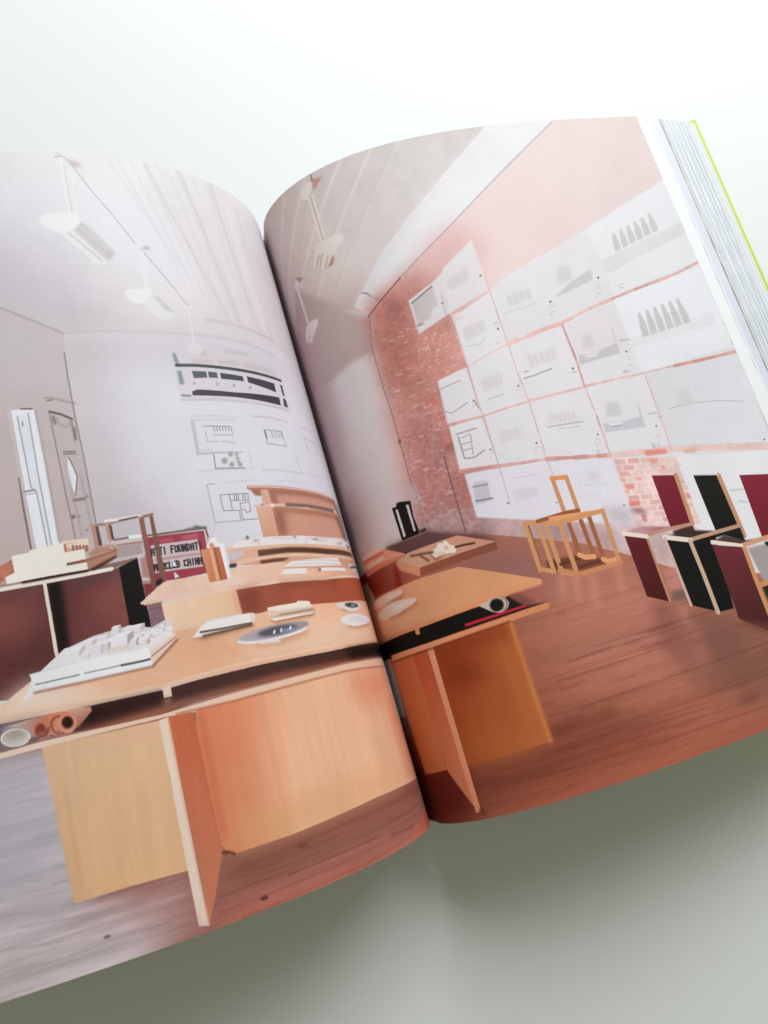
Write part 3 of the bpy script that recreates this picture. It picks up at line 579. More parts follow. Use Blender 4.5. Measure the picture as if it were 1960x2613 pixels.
LEFT.poly([16.1,108.2,6.6,108.3,5.6,104.5,13.9,104.5], (194, 182, 183), soft=0.3)
LEFT.line([14.2,106.4,4.6,107.6,2.1,105.6], 0.7, (61, 42, 40), soft=0.2)
LEFT.poly([74.4,112.8,72,112.7,72.2,111.6,74.5,111.8], (46, 36, 37), soft=0.2)
LEFT.poly([81.5,120.5,79.9,122.9,77.6,123.7,77.3,121.4,75.2,120.9,75,108,76.3,107.5,77.4,117], (217, 212, 220))
LEFT.line([77.9,119.9,77.1,110.5], 0.4, (190, 184, 197), soft=0.1)
LEFT.poly([83.6,119.7,79.5,119.9,76.8,119.8,76.2,107.7,82.8,107.8], (197, 132, 100), grad=(83.8, 114.0, 76.7, 112.6, (169, 94, 62)))
LEFT.poly([80.6,119.8,79.2,119.9,78.8,108,80.3,107.7], (213, 158, 130), soft=0.4)
LEFT.poly([79.2,119.9,78.4,119.8,78.1,108,78.9,108], (141, 74, 49), soft=0.4)
LEFT.poly([80.4,121.4,78.9,121.7,78.6,120,80,119.9], (186, 117, 86), soft=0.2)
LEFT.poly([238.3,84.3,154.5,84.9,144,90.1,128.9,93.2,112.4,94.6,98.3,94,69.3,93.1,63,93.9,46.4,93,32.2,92.2,-5.6,92.2,-4,74.3,42.9,74.6,70.4,75.9,93.6,76.4,133.5,79.3,155.3,79.8,239,78.6], (226, 179, 153), tex='grain', amp=0.018, grad=(147.5, 83.3, 93.9, 89.2, (218, 170, 142)))
LEFT.poly([238.3,84.3,154.5,84.9,144,90.1,130.4,83.4,115.2,77.8,155,81.7,238.9,79.8], (228, 214, 209), soft=5, alpha=0.95)
LEFT.poly([73.1,82.7,53.7,85.7,24.4,86.4,10,82.6,10.7,75.9,49.5,76.1,71.5,76.8], (217, 186, 166), soft=5, alpha=0.8)
LEFT.poly([98.6,92.4,83.1,89.2,75.8,83.3,84.9,80.1,96.3,83.1], (212, 156, 122), soft=5, alpha=0.7)
LEFT.poly([238.7,80.9,155,81.7,133.3,79.7,102.9,77.6,79.8,78,63.8,77,42.5,76.1,6.8,75.6,3.6,74.2,42.9,74.7,70.3,76.1,93.6,76.5,104.5,76.4,133.6,78,155.3,79.7,239,78.4], (225, 188, 169), grad=(143.4, 78.4, 65.5, 76.7, (213, 164, 136)))
LEFT.line([155,81.6,133.3,79.6,102.9,77.5,79.8,77.9,63.8,76.9,42.5,76,7,75.4], 0.5, (222, 193, 179), soft=0.2)
LEFT.poly([239,78.4,155.3,79.6,133.6,77.8,104.6,76.1,93.7,76.3,70.4,75.8,43,74.5,-4,74.3,-5.6,68,36.3,69.2,65.6,69.2,94.9,69.8,107,67.8,135.1,69.1,156.6,70.6,239.9,71.9], (65, 35, 31))
LEFT.poly([155.3,79.6,141,78.3,143.1,72.1,156.3,72.9], (159, 147, 164), soft=2)
LEFT.poly([128.8,70.6,104.1,71.1,94.6,71,65.2,71.3,36.1,69.8,-5.6,68,-4.7,66.8,36.8,67.8,65.8,68.5,95,68.9,107,67.5,135.1,69.1], (145, 84, 67), soft=1.2)
LEFT.poly([105,71.1,94.7,70.8,81.3,70.8,87.1,68.9,104.1,68.9], (118, 87, 83), soft=1.5, alpha=0.7)
LEFT.poly([131.4,76.8,104.7,75.5,105.1,73.1,124.7,72.9,129.8,71.9], (38, 15, 16), soft=1.5)
LEFT.poly([34.6,73.8,-5.6,73.8,-5.6,68.7,31.6,69.7], (11, 6, 5), soft=2, alpha=0.8)
LEFT.poly([104.6,76.8,101.9,76.7,102.1,73.3,104.6,73.5], (220, 193, 183), soft=0.12)
LEFT.poly([104.6,73.4,102.2,73.2,102.7,71.5,105.5,71.3], (157, 122, 111), soft=0.8, alpha=0.7)
LEFT.poly([152.9,78.2,144.9,78.6,142.4,78.3,144.6,75.4,146.6,73.7,147.9,76.3], (198, 165, 158), grad=(151.0, 79.0, 144.6, 75.4, (170, 128, 120)))
LEFT.poly([137.1,78.1,132.7,78,127.5,77.2,127.3,75.8,131.9,72.1,134.2,71.4], (200, 153, 137), grad=(132.8, 77.3, 131.9, 71.7, (147, 92, 79)))
LEFT.poly([145.8,76.2,142.4,78.3,140.1,78.6,138.2,77.1,139.8,72.2,143.5,71], (193, 117, 94))
LEFT.poly([140.5,77.8,138,78.4,135.4,77.9,133,76.5,132.1,73.5,133.3,71.6,134.7,70.7,138.2,71,140.7,72], (207, 127, 105))
LEFT.poly([146.6,73.5,146.9,72.6,147.7,71.8,149,71.3,150.4,71.2,152,71.5,153.5,72,154.7,72.8,155.5,73.8,155.8,74.9,155.5,75.8,154.7,76.6,153.5,77,152,77.2,150.4,76.9,148.9,76.4,147.7,75.5,146.9,74.5], (225, 215, 214))
LEFT.poly([147.3,73.7,147.5,72.9,148.2,72.4,149.3,72,150.5,71.9,151.9,72.1,153.2,72.6,154.2,73.2,154.8,74,155.1,74.8,154.8,75.6,154.2,76.2,153.1,76.5,151.8,76.6,150.5,76.4,149.2,76,148.2,75.3,147.5,74.5], (179, 167, 162), grad=(152.2, 76.7, 150.7, 72.3, (208, 198, 194)))
LEFT.poly([147.8,74.5,148,74.1,148.5,73.8,149.3,73.6,150.2,73.6,151.3,73.7,152.2,74,153,74.4,153.5,74.9,153.7,75.4,153.5,75.8,153,76.1,152.2,76.3,151.2,76.3,150.2,76.2,149.3,75.9,148.5,75.5,148,75], (150, 136, 132), soft=1.2, alpha=0.8)
LEFT.poly([141.5,73.1,141.9,72.4,142.5,71.8,143.2,71.6,144,71.6,144.7,72,145.2,72.6,145.6,73.3,145.7,74.2,145.5,75,145.1,75.8,144.6,76.3,143.9,76.6,143.1,76.5,142.4,76.2,141.8,75.6,141.5,74.8,141.4,73.9], (211, 120, 93))
LEFT.poly([141.9,73.5,142.2,72.8,142.7,72.4,143.3,72.2,143.9,72.2,144.4,72.5,144.9,73,145.2,73.6,145.2,74.3,145.1,75,144.8,75.6,144.3,76.1,143.7,76.3,143.1,76.3,142.6,76,142.1,75.5,141.9,74.9,141.8,74.2], (117, 50, 38), soft=0.3)
LEFT.poly([142.1,72.4,142.2,72.1,142.5,71.9,142.8,71.8,143.2,71.7,143.5,71.9,143.9,72.1,144.1,72.4,144.3,72.7,144.3,73,144.2,73.3,144,73.6,143.6,73.7,143.3,73.7,142.9,73.6,142.5,73.4,142.3,73.1,142.1,72.7], (170, 88, 72), soft=0.5)
LEFT.line([135.4,73.6,135.7,72.6,136.4,71.9,137.2,71.5,138.1,71.6,139,72,139.6,72.8,140,73.9,140,74.9,139.7,75.9,139.1,76.6,138.2,77,137.3,76.9,136.4,76.5,135.8,75.7,135.4,74.6], 0.7, (147, 74, 59), soft=0.12, closed=True)
LEFT.line([136.8,74.2,137.1,73.4,137.6,72.7,138.2,72.3,138.9,72.3,139.5,72.7,140,73.4,140.2,74.3,140.2,75.2,139.9,76.1,139.5,76.7,138.8,77.1,138.2,77.1,137.5,76.7,137.1,76,136.8,75.2], 0.5, (158, 83, 67), soft=0.12, closed=True)
LEFT.poly([132.5,73.3,132.9,72.3,133.5,71.6,134.3,71.1,135.3,71.1,136.2,71.4,137.1,72,137.7,72.8,138.1,73.9,138.1,74.9,137.8,75.9,137.2,76.6,136.3,77,135.3,77.1,134.4,76.8,133.5,76.2,132.9,75.4,132.5,74.3], (214, 140, 119))
LEFT.poly([133.4,73.8,133.6,73.2,134,72.7,134.5,72.4,135.1,72.4,135.7,72.5,136.3,72.9,136.7,73.5,136.9,74.1,136.9,74.8,136.7,75.4,136.3,75.9,135.8,76.2,135.2,76.3,134.5,76.1,134,75.7,133.6,75.1,133.4,74.5], (42, 13, 12), soft=0.25)
LEFT.line([147.2,72.1,142,72.4,141,74.3], 0.6, (94, 45, 35), soft=0.2)
LEFT.poly([240,70.7,156.7,70,142,71.8,98.1,66.5,35.8,58.7,9.2,51.5,-5.6,23.2,-5.6,-1.5,12.6,-11.2,110.2,-11.9,250.8,-12.4], (147, 93, 85), tex='floor', amp=0.05)
LEFT.poly([239.6,74.1,156.6,70.6,132.9,67.8,136,18.5,126.7,16.7,119.9,0.6,167.9,-4.2,249.4,-2], (187, 177, 188), soft=5, tex='floor', amp=0.045)
LEFT.poly([144.3,18.8,107,18.4,106.2,2.8,119.9,0.6,142.1,10.1], (170, 137, 140), soft=5, alpha=0.7, tex='floor', amp=0.08)
LEFT.poly([198.7,25.3,140.9,17.7,116.1,8.5,116.5,-0.6,167.9,-4.2,203,-4.6], (203, 186, 193), soft=9, alpha=0.7, tex='floor', amp=0.08)
LEFT.poly([191.5,77.8,149.8,67.9,145.9,46.3,150.8,30.1,196.9,38.4], (175, 169, 189), soft=9, alpha=0.6)
LEFT.poly([97.8,14.1,86.9,17.7,57.1,18.9,8.7,18.7,6.7,12.2,54.1,12.6,88.3,10.8], (121, 67, 55), soft=4, alpha=0.75, tex='floor', amp=0.05)
LEFT.poly([100,3,68.4,3.7,35.6,3.5,7.8,3.5,9.5,-0.5,37.4,-1.2,83.2,-1.8,101.1,-2.5], (172, 99, 83), soft=5, alpha=0.8, tex='floor', amp=0.05)
LEFT.line([76.3,7.5,62,7.6,41.2,7.4], 0.5, (110, 56, 46), soft=0.4, alpha=0.7)
LEFT.line([35.1,5.8,20.9,4.8], 0.6, (100, 48, 39), soft=0.5, alpha=0.8)
LEFT.line([90.3,9.4,72.9,7.3], 0.6, (121, 67, 58), soft=0.6, alpha=0.6)
LEFT.line([71.1,14.8,68.3,14.3], 0.8, (93, 44, 38), soft=0.6)
LEFT.line([85.9,3.6,84.6,3.5], 1, (71, 32, 27), soft=0.3)
LEFT.poly([153.1,34,153.1,34,153.2,33.9,153.3,33.9,153.4,33.9,153.6,34,153.7,34,153.8,34.1,153.9,34.2,153.9,34.3,153.8,34.4,153.8,34.4,153.6,34.4,153.5,34.4,153.4,34.4,153.2,34.3,153.1,34.2,153.1,34.1], (162, 148, 156), soft=0.5)
LEFT.line([134.3,8.5,132.9,8.5], 0.6, (88, 65, 68), soft=0.2)
LEFT.poly([5.8,7.5,-5.6,-1.5,11.9,-0.2,24.9,1.3], (186, 91, 61), soft=1.5, alpha=0.6)
LEFT.line([127.8,39.6,107.6,36.7], 0.61, (154, 142, 151), soft=0.25, alpha=0.41)
LEFT.line([131.3,5.8,105,1.3], 0.31, (158, 146, 156), soft=0.25, alpha=0.33)
LEFT.line([143,58.1,135.7,57.2], 0.63, (156, 143, 153), soft=0.25, alpha=0.49)
LEFT.line([131.9,39.1,109.6,35.9], 0.42, (155, 143, 152), soft=0.25, alpha=0.42)
LEFT.line([158.5,19.1,131,15], 0.69, (159, 147, 157), soft=0.25, alpha=0.46)
LEFT.line([130,14.4,111.2,11.4], 0.67, (158, 145, 155), soft=0.25, alpha=0.23)
LEFT.line([153,27.9,136,25.4], 0.62, (159, 146, 157), soft=0.25, alpha=0.26)
LEFT.line([162.4,60.1,134.9,56.6], 0.35, (156, 144, 154), soft=0.25, alpha=0.27)
LEFT.line([152.9,26.8,129.5,23.4], 0.33, (159, 146, 157), soft=0.25, alpha=0.48)
LEFT.line([132.9,39,121.8,37.5], 0.54, (156, 144, 153), soft=0.25, alpha=0.38)
LEFT.line([153.7,54.8,130.3,51.8], 0.57, (156, 144, 154), soft=0.25, alpha=0.44)
LEFT.line([160.7,23.2,152.2,22], 0.3, (158, 146, 156), soft=0.25, alpha=0.25)
LEFT.line([134.2,26,114,22.9], 0.54, (157, 145, 154), soft=0.25, alpha=0.39)
LEFT.line([156.1,22,148.9,20.9], 0.45, (159, 146, 157), soft=0.25, alpha=0.22)
LEFT.line([166.3,14.3,146.9,11.4], 0.62, (158, 146, 157), soft=0.25, alpha=0.38)
LEFT.line([145.8,14.3,125.8,11.3], 0.5, (159, 147, 157), soft=0.25, alpha=0.37)
LEFT.line([141.8,40.5,120.5,37.5], 0.46, (156, 144, 154), soft=0.25, alpha=0.4)
LEFT.line([149.2,18.2,127.8,14.9], 0.32, (159, 147, 157), soft=0.25, alpha=0.43)
LEFT.line([127,36.6,104.1,33.2], 0.64, (154, 142, 151), soft=0.25, alpha=0.35)
LEFT.line([164.7,24,140.3,20.5], 0.42, (159, 146, 157), soft=0.25, alpha=0.27)
LEFT.line([134.6,27.6,127.3,26.5], 0.38, (158, 145, 155), soft=0.25, alpha=0.27)
LEFT.line([143.2,27.7,125.3,25], 0.44, (158, 146, 156), soft=0.25, alpha=0.32)
LEFT.line([146.9,28.2,128,25.5], 0.59, (158, 146, 156), soft=0.25, alpha=0.5)
LEFT.line([135.2,29.3,107.3,25.1], 0.35, (156, 144, 154), soft=0.25, alpha=0.49)
LEFT.line([146.1,33.2,121.1,29.6], 0.54, (157, 145, 155), soft=0.25, alpha=0.45)
LEFT.line([152.6,30.9,132,28], 0.39, (158, 146, 156), soft=0.25, alpha=0.43)
LEFT.line([98.9,8.5,11.8,10.4], 0.35, (107, 58, 48), soft=0.25, alpha=0.55)
LEFT.line([99.8,4.1,11.8,5.2], 0.35, (107, 58, 48), soft=0.25, alpha=0.55)
LEFT.line([92.5,15.3,11.4,16.3], 0.35, (106, 58, 47), soft=0.25, alpha=0.55)
LEFT.line([93,0.5,36.5,1.1], 0.35, (108, 59, 49), soft=0.25, alpha=0.55)
LEFT.poly([143.9,68.9,135.2,68.5,107.1,66.8,107.3,48.1,106,19.3,124.9,20.5,141.6,20.7], (215, 176, 145), tex='ply', amp=0.022, grad=(126.1, 64.6, 125.2, 18.5, (217, 172, 134)))
LEFT.poly([138.9,68.4,107.2,66.6,107.5,62.8,139.4,64.8], (217, 173, 144), soft=3, alpha=0.7)
LEFT.poly([95.4,66.8,66.3,66.4,37.4,66.1,6.8,64.5,2.2,18.8,37.6,19.9,71.4,19,93,19.5,95.3,23.3,96.5,60.9], (210, 130, 97), tex='ply', amp=0.024, grad=(86.3, 46.3, 64.6, 43.0, (219, 169, 139)))
LEFT.poly([89.6,29.7,68,29,25.4,27,16.2,21.1,37.3,20.5,71.2,19.5,91.6,19.9], (208, 154, 109), soft=6, alpha=0.6)
LEFT.poly([93.4,63.9,77.3,63.3,79.9,50.8,91.5,46.6,93.5,49.8], (204, 118, 85), soft=8, alpha=0.5)
LEFT.poly([33.5,65,3.7,64.2,9.2,51.5,31.7,52,37.8,59.1], (207, 124, 92), soft=5, alpha=0.6)
LEFT.poly([5.6,54.4,-1,18,15.4,19.5,17.6,49.4], (203, 128, 94), soft=2.5, alpha=0.6)
LEFT.poly([104.5,67.1,96.5,66.6,96,49.9,95.2,21.7,100.5,7.9,103.5,1.6,103,13.5], (189, 97, 68), tex='ply', amp=0.02, grad=(100.0, 63.2, 101.5, 8.2, (191, 117, 91)))
LEFT.poly([95.5,66.4,92.9,66.3,92.8,27,95.2,21.7], (179, 82, 56), soft=2, alpha=0.5)
LEFT.line([95.3,21,93.5,20.6,91.8,19.5], 0.8, (83, 46, 27), soft=0.35)
LEFT.poly([107.4,66.9,104.5,67.1,103.4,1.6,106.5,2.5,106.8,19.5], (225, 202, 191))
LEFT.line([104.6,66.8,104.4,39.4,103.4,1.9], 0.5, (212, 162, 138), soft=0.2)
LEFT.poly([107,10.1,106.5,2.5,103.5,1.5,100,3,105.5,0.2,110.3,0.7], (160, 114, 114), soft=2, alpha=0.5)
LEFT.poly([240,70.7,156.6,70.9,142.6,70.7,106.8,68.5,81.7,68.8,65.8,68.6,36.5,68.5,5.8,67.6,-0.8,65.9,3.4,64.4,37.4,66.1,66.3,66.4,82.2,66.3,104.4,67.3,143.9,68.9,156.8,69.2,240.3,68.5], (227, 200, 187), grad=(144.6, 70.1, 32.6, 67.1, (214, 175, 151)))
LEFT.line([101.8,67.3,82.2,66.3,66.4,66.2,37.4,66,7,64.3], 0.5, (143, 68, 42), soft=0.25, alpha=0.8)
LEFT.poly([147.3,84.5,144.1,89.8,140.6,92.4,132.5,97.4,127.6,97.4,123.3,96.9,115.8,96.7,108.3,96.1,103.3,95.3,98.3,94,97.7,92.8,96.8,91.2,106.2,84.4,143.5,85.9], (221, 219, 228))
LEFT.poly([144.1,92.1,125.3,92.2,106.6,90.9,106.4,84.5,125.2,84.8,143.4,86.2], (227, 226, 234))
LEFT.poly([106.6,90.9,97.5,93.8,96.8,91.2,106.2,84.4], (220, 194, 184))
LEFT.poly([106.4,90.4,98,93.2,97.8,92.8,106.5,88.2], (219, 193, 185))
LEFT.line([106.2,87.7,97.4,92.1], 0.4, (149, 108, 92), soft=0.12)
LEFT.line([106.2,84.6,97,91.1], 0.7, (139, 82, 62), soft=0.3)
LEFT.line([142.8,88.6,132,88.1,129.4,88], 0.5, (135, 129, 140), soft=0.12)
LEFT.line([127.6,88,120.5,87.6,116.4,87.5], 0.5, (154, 148, 157), soft=0.12)
LEFT.line([116,87.4,109.6,87,106.9,87], 0.8, (98, 93, 100), soft=0.12)
LEFT.line([143.6,86.2,128,85.3,106.1,84.4], 0.7, (155, 103, 87), soft=0.25)
LEFT.line([140.4,88.4,140.3,86.3], 0.35, (207, 203, 214))
LEFT.poly([132.2,96.5,127,96.7,117.5,97.1,108.1,96.2,98.9,94.7,98.7,93.8,106.2,91.1,120.1,92.3,131.2,93.4,137.8,94], (220, 215, 223), soft=0.3)
LEFT.poly([120.6,94.3,113,94.3,107.5,92.5,111.9,91.6,120.1,92.3], (213, 199, 200), soft=0.8)
LEFT.poly([113.8,98.7,108,98.5,108.3,96.8,114.1,97], (213, 208, 219), soft=0.08)
LEFT.poly([113.8,98.7,108,98.5,106.4,99.2,112.1,99.4], (225, 223, 231), soft=0.08)
LEFT.poly([108,98.5,106.4,99.2,106.7,97.5,108.3,96.8], (186, 178, 189), soft=0.08)
LEFT.poly([117.1,100.2,114.8,100.2,115.2,97.9,117.5,98], (214, 209, 220), soft=0.08)
LEFT.poly([117.1,100.2,114.8,100.2,114,100.5,116.3,100.6], (225, 223, 232), soft=0.08)
LEFT.poly([114.8,100.2,114,100.5,114.4,98.2,115.2,97.9], (188, 180, 191), soft=0.08)
LEFT.poly([123,98.1,119,98,119.2,97,123.1,97.2], (215, 210, 221), soft=0.08)
LEFT.poly([123,98.1,119,98,118.1,98.4,122.1,98.5], (226, 224, 232), soft=0.08)
LEFT.poly([119,98,118.1,98.4,118.3,97.4,119.2,97], (190, 182, 192), soft=0.08)
LEFT.poly([127.2,97.8,123.7,97.6,124,96,127.4,96.1], (215, 211, 222), soft=0.08)
LEFT.poly([127.2,97.8,123.7,97.6,122.1,98.3,125.5,98.4], (226, 224, 233), soft=0.08)
LEFT.poly([123.7,97.6,122.1,98.3,122.4,96.6,124,96], (191, 183, 194), soft=0.08)
LEFT.poly([130.7,96.4,127.8,96.3,128.1,94.4,131,94.5], (216, 211, 223), soft=0.08)
LEFT.poly([130.7,96.4,127.8,96.3,125.9,97,128.9,97.2], (226, 224, 233), soft=0.08)
LEFT.poly([127.8,96.3,125.9,97,126.2,95.2,128.1,94.4], (192, 184, 195), soft=0.08)
LEFT.poly([118.3,96.9,112.6,96.7,113.1,93.6,118.8,93.9], (221, 217, 227), soft=0.08)
LEFT.poly([118.3,96.9,112.6,96.7,110.3,97.7,116,97.8], (225, 223, 232), soft=0.08)
LEFT.poly([112.6,96.7,110.3,97.7,110.8,94.6,113.1,93.6], (171, 157, 162), soft=0.08)
LEFT.poly([111.9,94.8,110,94.7,110.4,92.5,112.3,92.5], (213, 209, 220), soft=0.08)
LEFT.poly([111.9,94.8,110,94.7,109,95.2,111,95.2], (225, 223, 231), soft=0.08)
LEFT.poly([110,94.7,109,95.2,109.4,92.9,110.4,92.5], (171, 157, 162), soft=0.08)
LEFT.poly([109.2,93.9,106.7,93.8,107,91.9,109.5,92], (213, 201, 204), soft=0.08)
LEFT.poly([109.2,93.9,106.7,93.8,105.4,94.3,108,94.4], (225, 223, 231), soft=0.08)
LEFT.poly([106.7,93.8,105.4,94.3,105.8,92.4,107,91.9], (170, 156, 161), soft=0.08)
LEFT.poly([120.7,95.8,118.8,95.7,119.2,93.4,121.1,93.5], (209, 195, 199), soft=0.08)
LEFT.poly([120.7,95.8,118.8,95.7,118.1,96,120,96.1], (225, 221, 230), soft=0.08)
LEFT.poly([118.8,95.7,118.1,96,118.5,93.7,119.2,93.4], (173, 159, 164), soft=0.08)
LEFT.poly([124.8,95.8,121.3,95.7,121.8,92.5,125.3,92.7], (215, 210, 222), soft=0.08)
LEFT.poly([124.8,95.8,121.3,95.7,120.5,96,124,96.1], (226, 224, 233), soft=0.08)
LEFT.poly([121.3,95.7,120.5,96,121,92.8,121.8,92.5], (191, 183, 194), soft=0.08)
LEFT.poly([133,95.8,128.2,95.6,128.5,93.9,133.3,94.1], (221, 219, 229), soft=0.08)
LEFT.poly([133,95.8,128.2,95.6,127,96.1,131.9,96.3], (226, 225, 234), soft=0.08)
LEFT.poly([128.2,95.6,127,96.1,127.3,94.4,128.5,93.9], (192, 184, 196), soft=0.08)
LEFT.poly([127.4,93.9,125.5,93.8,125.7,92.4,127.6,92.5], (216, 211, 223), soft=0.08)
LEFT.poly([127.4,93.9,125.5,93.8,125,94,126.9,94.1], (226, 224, 233), soft=0.08)
LEFT.poly([125.5,93.8,125,94,125.2,92.6,125.7,92.4], (192, 184, 195), soft=0.08)
LEFT.poly([105.5,94.6,105.9,94.7,106.2,95.2,106.4,95.8,106.2,96.2,105.9,96,105.6,95.5,105.4,94.9], (198, 188, 196), soft=0.12)
LEFT.poly([106.3,95.4,106.8,95.4,107.1,95.6,107.1,96.1,106.8,96.4,106.4,96.5,106,96.2,106,95.8], (212, 202, 208), soft=0.12)
LEFT.poly([106.9,94.1,107.3,94.2,107.6,94.6,107.7,95.2,107.4,95.5,107,95.5,106.7,95,106.6,94.4], (199, 189, 196), soft=0.12)
LEFT.poly([101.2,95.4,101.6,95.4,101.9,95.6,101.9,96,101.7,96.3,101.4,96.4,101,96.1,101,95.7], (197, 187, 194), soft=0.12)
LEFT.poly([99.1,94.7,99.6,94.5,100,94.7,100.1,95.2,99.7,95.7,99.2,95.8,98.8,95.6,98.8,95.1], (210, 200, 206), soft=0.12)
LEFT.poly([107.3,95.2,107.8,95.2,108.1,95.5,108,95.9,107.6,96.1,107.1,96.1,106.8,95.8,106.9,95.4], (212, 202, 208), soft=0.12)
LEFT.poly([99.5,94.9,100,94.9,100.3,95.2,100.3,95.7,100.1,96,99.6,96,99.3,95.7,99.2,95.2], (220, 216, 225), soft=0.12)
LEFT.poly([103.9,93.4,104.4,93.3,104.9,93.7,105,94.2,104.7,94.7,104.2,94.8,103.7,94.4,103.6,93.9], (198, 188, 196), soft=0.12)
LEFT.poly([100.7,95.8,101,95.5,101.5,95.6,101.9,95.9,102,96.3,101.7,96.5,101.2,96.5,100.8,96.1], (211, 201, 206), soft=0.12)
LEFT.poly([100.7,95,101.2,94.9,101.8,95.2,102.1,95.9,101.9,96.4,101.4,96.5,100.8,96.2,100.5,95.6], (224, 222, 230), soft=0.12)
LEFT.poly([97.7,95.4,98.1,95.2,98.7,95.4,99.1,95.8,99.1,96.3,98.7,96.5,98.2,96.3,97.8,95.9], (196, 186, 193), soft=0.12)
LEFT.poly([106.9,93.9,107.1,94.1,107.2,94.4,107.2,94.7,106.9,94.9,106.7,94.7,106.5,94.4,106.6,94.1], (225, 223, 231), soft=0.12)
LEFT.poly([107.3,94.1,107.8,94.1,108.2,94.4,108.3,94.9,108,95.3,107.6,95.3,107.2,95,107.1,94.5], (221, 217, 226), soft=0.12)
LEFT.poly([100.9,94.7,101.3,95,101.4,95.6,101.1,96.1,100.7,96.2,100.4,95.9,100.3,95.4,100.5,94.9], (197, 187, 194), soft=0.12)
LEFT.poly([105.9,93.8,106.2,93.7,106.7,94,107,94.4,107,94.7,106.7,94.8,106.2,94.5,105.9,94.1], (221, 217, 226), soft=0.12)
LEFT.poly([100.1,96.5,100.4,96.7,100.5,97.1,100.5,97.5,100.2,97.7,100,97.5,99.8,97.1,99.9,96.7], (196, 187, 194), soft=0.12)
LEFT.poly([106.7,95.1,107.1,95,107.7,95.4,108.1,95.9,108.1,96.4,107.6,96.5,107.1,96.2,106.7,95.6], (225, 223, 231), soft=0.12)
LEFT.poly([104,95.1,104.2,95,104.7,95.1,105.1,95.4,105.2,95.7,104.9,95.9,104.4,95.7,104.1,95.4], (224, 223, 231), soft=0.12)
LEFT.poly([106.1,94.5,106.5,94.3,106.9,94.4,107.1,94.8,106.9,95.3,106.6,95.5,106.2,95.4,106,95], (212, 202, 208), soft=0.12)
LEFT.poly([98.2,96.8,98.6,96.9,98.9,97.2,98.8,97.6,98.4,97.8,97.9,97.7,97.7,97.4,97.8,97], (196, 186, 193), soft=0.12)
LEFT.poly([107.9,94.7,108.4,94.9,108.5,95.4,108.4,95.9,107.9,96,107.5,95.8,107.3,95.3,107.5,94.9], (199, 189, 197), soft=0.12)
LEFT.poly([99.2,96.7,99.6,96.4,100.3,96.4,100.8,96.8,101,97.4,100.6,97.7,99.9,97.6,99.4,97.2], (196, 187, 194), soft=0.12)
LEFT.poly([106,93.9,106.4,94,106.6,94.4,106.5,94.9,106.2,95.1,105.8,94.9,105.6,94.5,105.7,94.1], (199, 189, 196), soft=0.12)
LEFT.poly([102.9,93.9,103.4,93.9,103.8,94.2,103.8,94.7,103.4,95.1,102.8,95.1,102.4,94.8,102.4,94.3], (198, 188, 195), soft=0.12)
LEFT.poly([98,96.5,98.5,96.7,98.8,97.2,98.8,97.9,98.4,98.2,98,98.1,97.6,97.5,97.7,96.8], (210, 200, 205), soft=0.12)
LEFT.poly([102.9,95.5,103.1,95.6,103.2,95.9,103.1,96.3,102.8,96.4,102.6,96.2,102.5,95.9,102.6,95.6], (224, 222, 230), soft=0.12)
LEFT.poly([101.4,95.8,101.8,96,102,96.3,101.9,96.7,101.5,96.9,101.2,96.8,101,96.4,101.1,96], (211, 201, 206), soft=0.12)
LEFT.poly([98.3,94.5,98.7,94.3,99.1,94.4,99.2,94.8,99,95.2,98.6,95.4,98.2,95.3,98.1,94.9], (224, 222, 230), soft=0.12)
LEFT.poly([100.9,96.1,101.4,96.2,101.7,96.5,101.7,97,101.4,97.4,100.9,97.3,100.6,97,100.6,96.5], (220, 216, 225), soft=0.12)
LEFT.poly([98.9,96.2,99.3,96.2,99.6,96.4,99.6,96.8,99.4,97.1,99,97.1,98.7,96.9,98.7,96.5], (210, 200, 206), soft=0.12)
LEFT.poly([98,95,98.5,94.7,99.1,94.9,99.4,95.4,99.3,96,98.8,96.3,98.2,96.1,97.9,95.6], (224, 222, 230), soft=0.12)
LEFT.poly([103.5,95.3,103.9,94.9,104.5,95,104.9,95.4,104.8,96,104.4,96.4,103.9,96.4,103.5,95.9], (220, 217, 226), soft=0.12)
LEFT.poly([103.2,94.1,103.8,94.2,104.1,94.7,104,95.2,103.5,95.4,103,95.3,102.7,94.9,102.8,94.4], (220, 217, 226), soft=0.12)
LEFT.poly([107.5,95,107.9,95.2,108.1,95.5,107.9,95.8,107.4,95.8,106.9,95.6,106.8,95.3,107,95], (199, 189, 196), soft=0.12)
LEFT.poly([108.1,93.1,108.6,92.8,109.1,93,109.5,93.5,109.4,94.1,108.9,94.4,108.3,94.2,108,93.7], (221, 217, 227), soft=0.12)
LEFT.poly([105.8,95.2,106.1,95.3,106.4,95.9,106.4,96.5,106.3,96.7,106,96.6,105.7,96,105.6,95.5], (212, 202, 208), soft=0.12)
LEFT.poly([105.2,94.2,105.6,94.2,106.1,94.6,106.4,95.2,106.3,95.6,105.9,95.6,105.4,95.2,105.1,94.6], (212, 202, 208), soft=0.12)
LEFT.poly([106.5,94.3,107,94.3,107.3,94.5,107.3,94.9,106.9,95.2,106.4,95.3,106.1,95,106.2,94.6], (221, 217, 226), soft=0.12)
LEFT.poly([105.9,93,106.3,93.1,106.6,93.4,106.5,93.9,106.1,94.1,105.7,94,105.4,93.7,105.5,93.2], (199, 189, 196), soft=0.12)
LEFT.poly([108,92.9,108.4,92.7,109,92.9,109.5,93.4,109.6,93.7,109.3,93.9,108.6,93.7,108.1,93.3], (221, 217, 227), soft=0.12)
LEFT.poly([104.4,93.9,104.8,94.3,105,95,104.6,95.6,104.1,95.8,103.6,95.4,103.5,94.7,103.8,94.1], (221, 217, 226), soft=0.12)
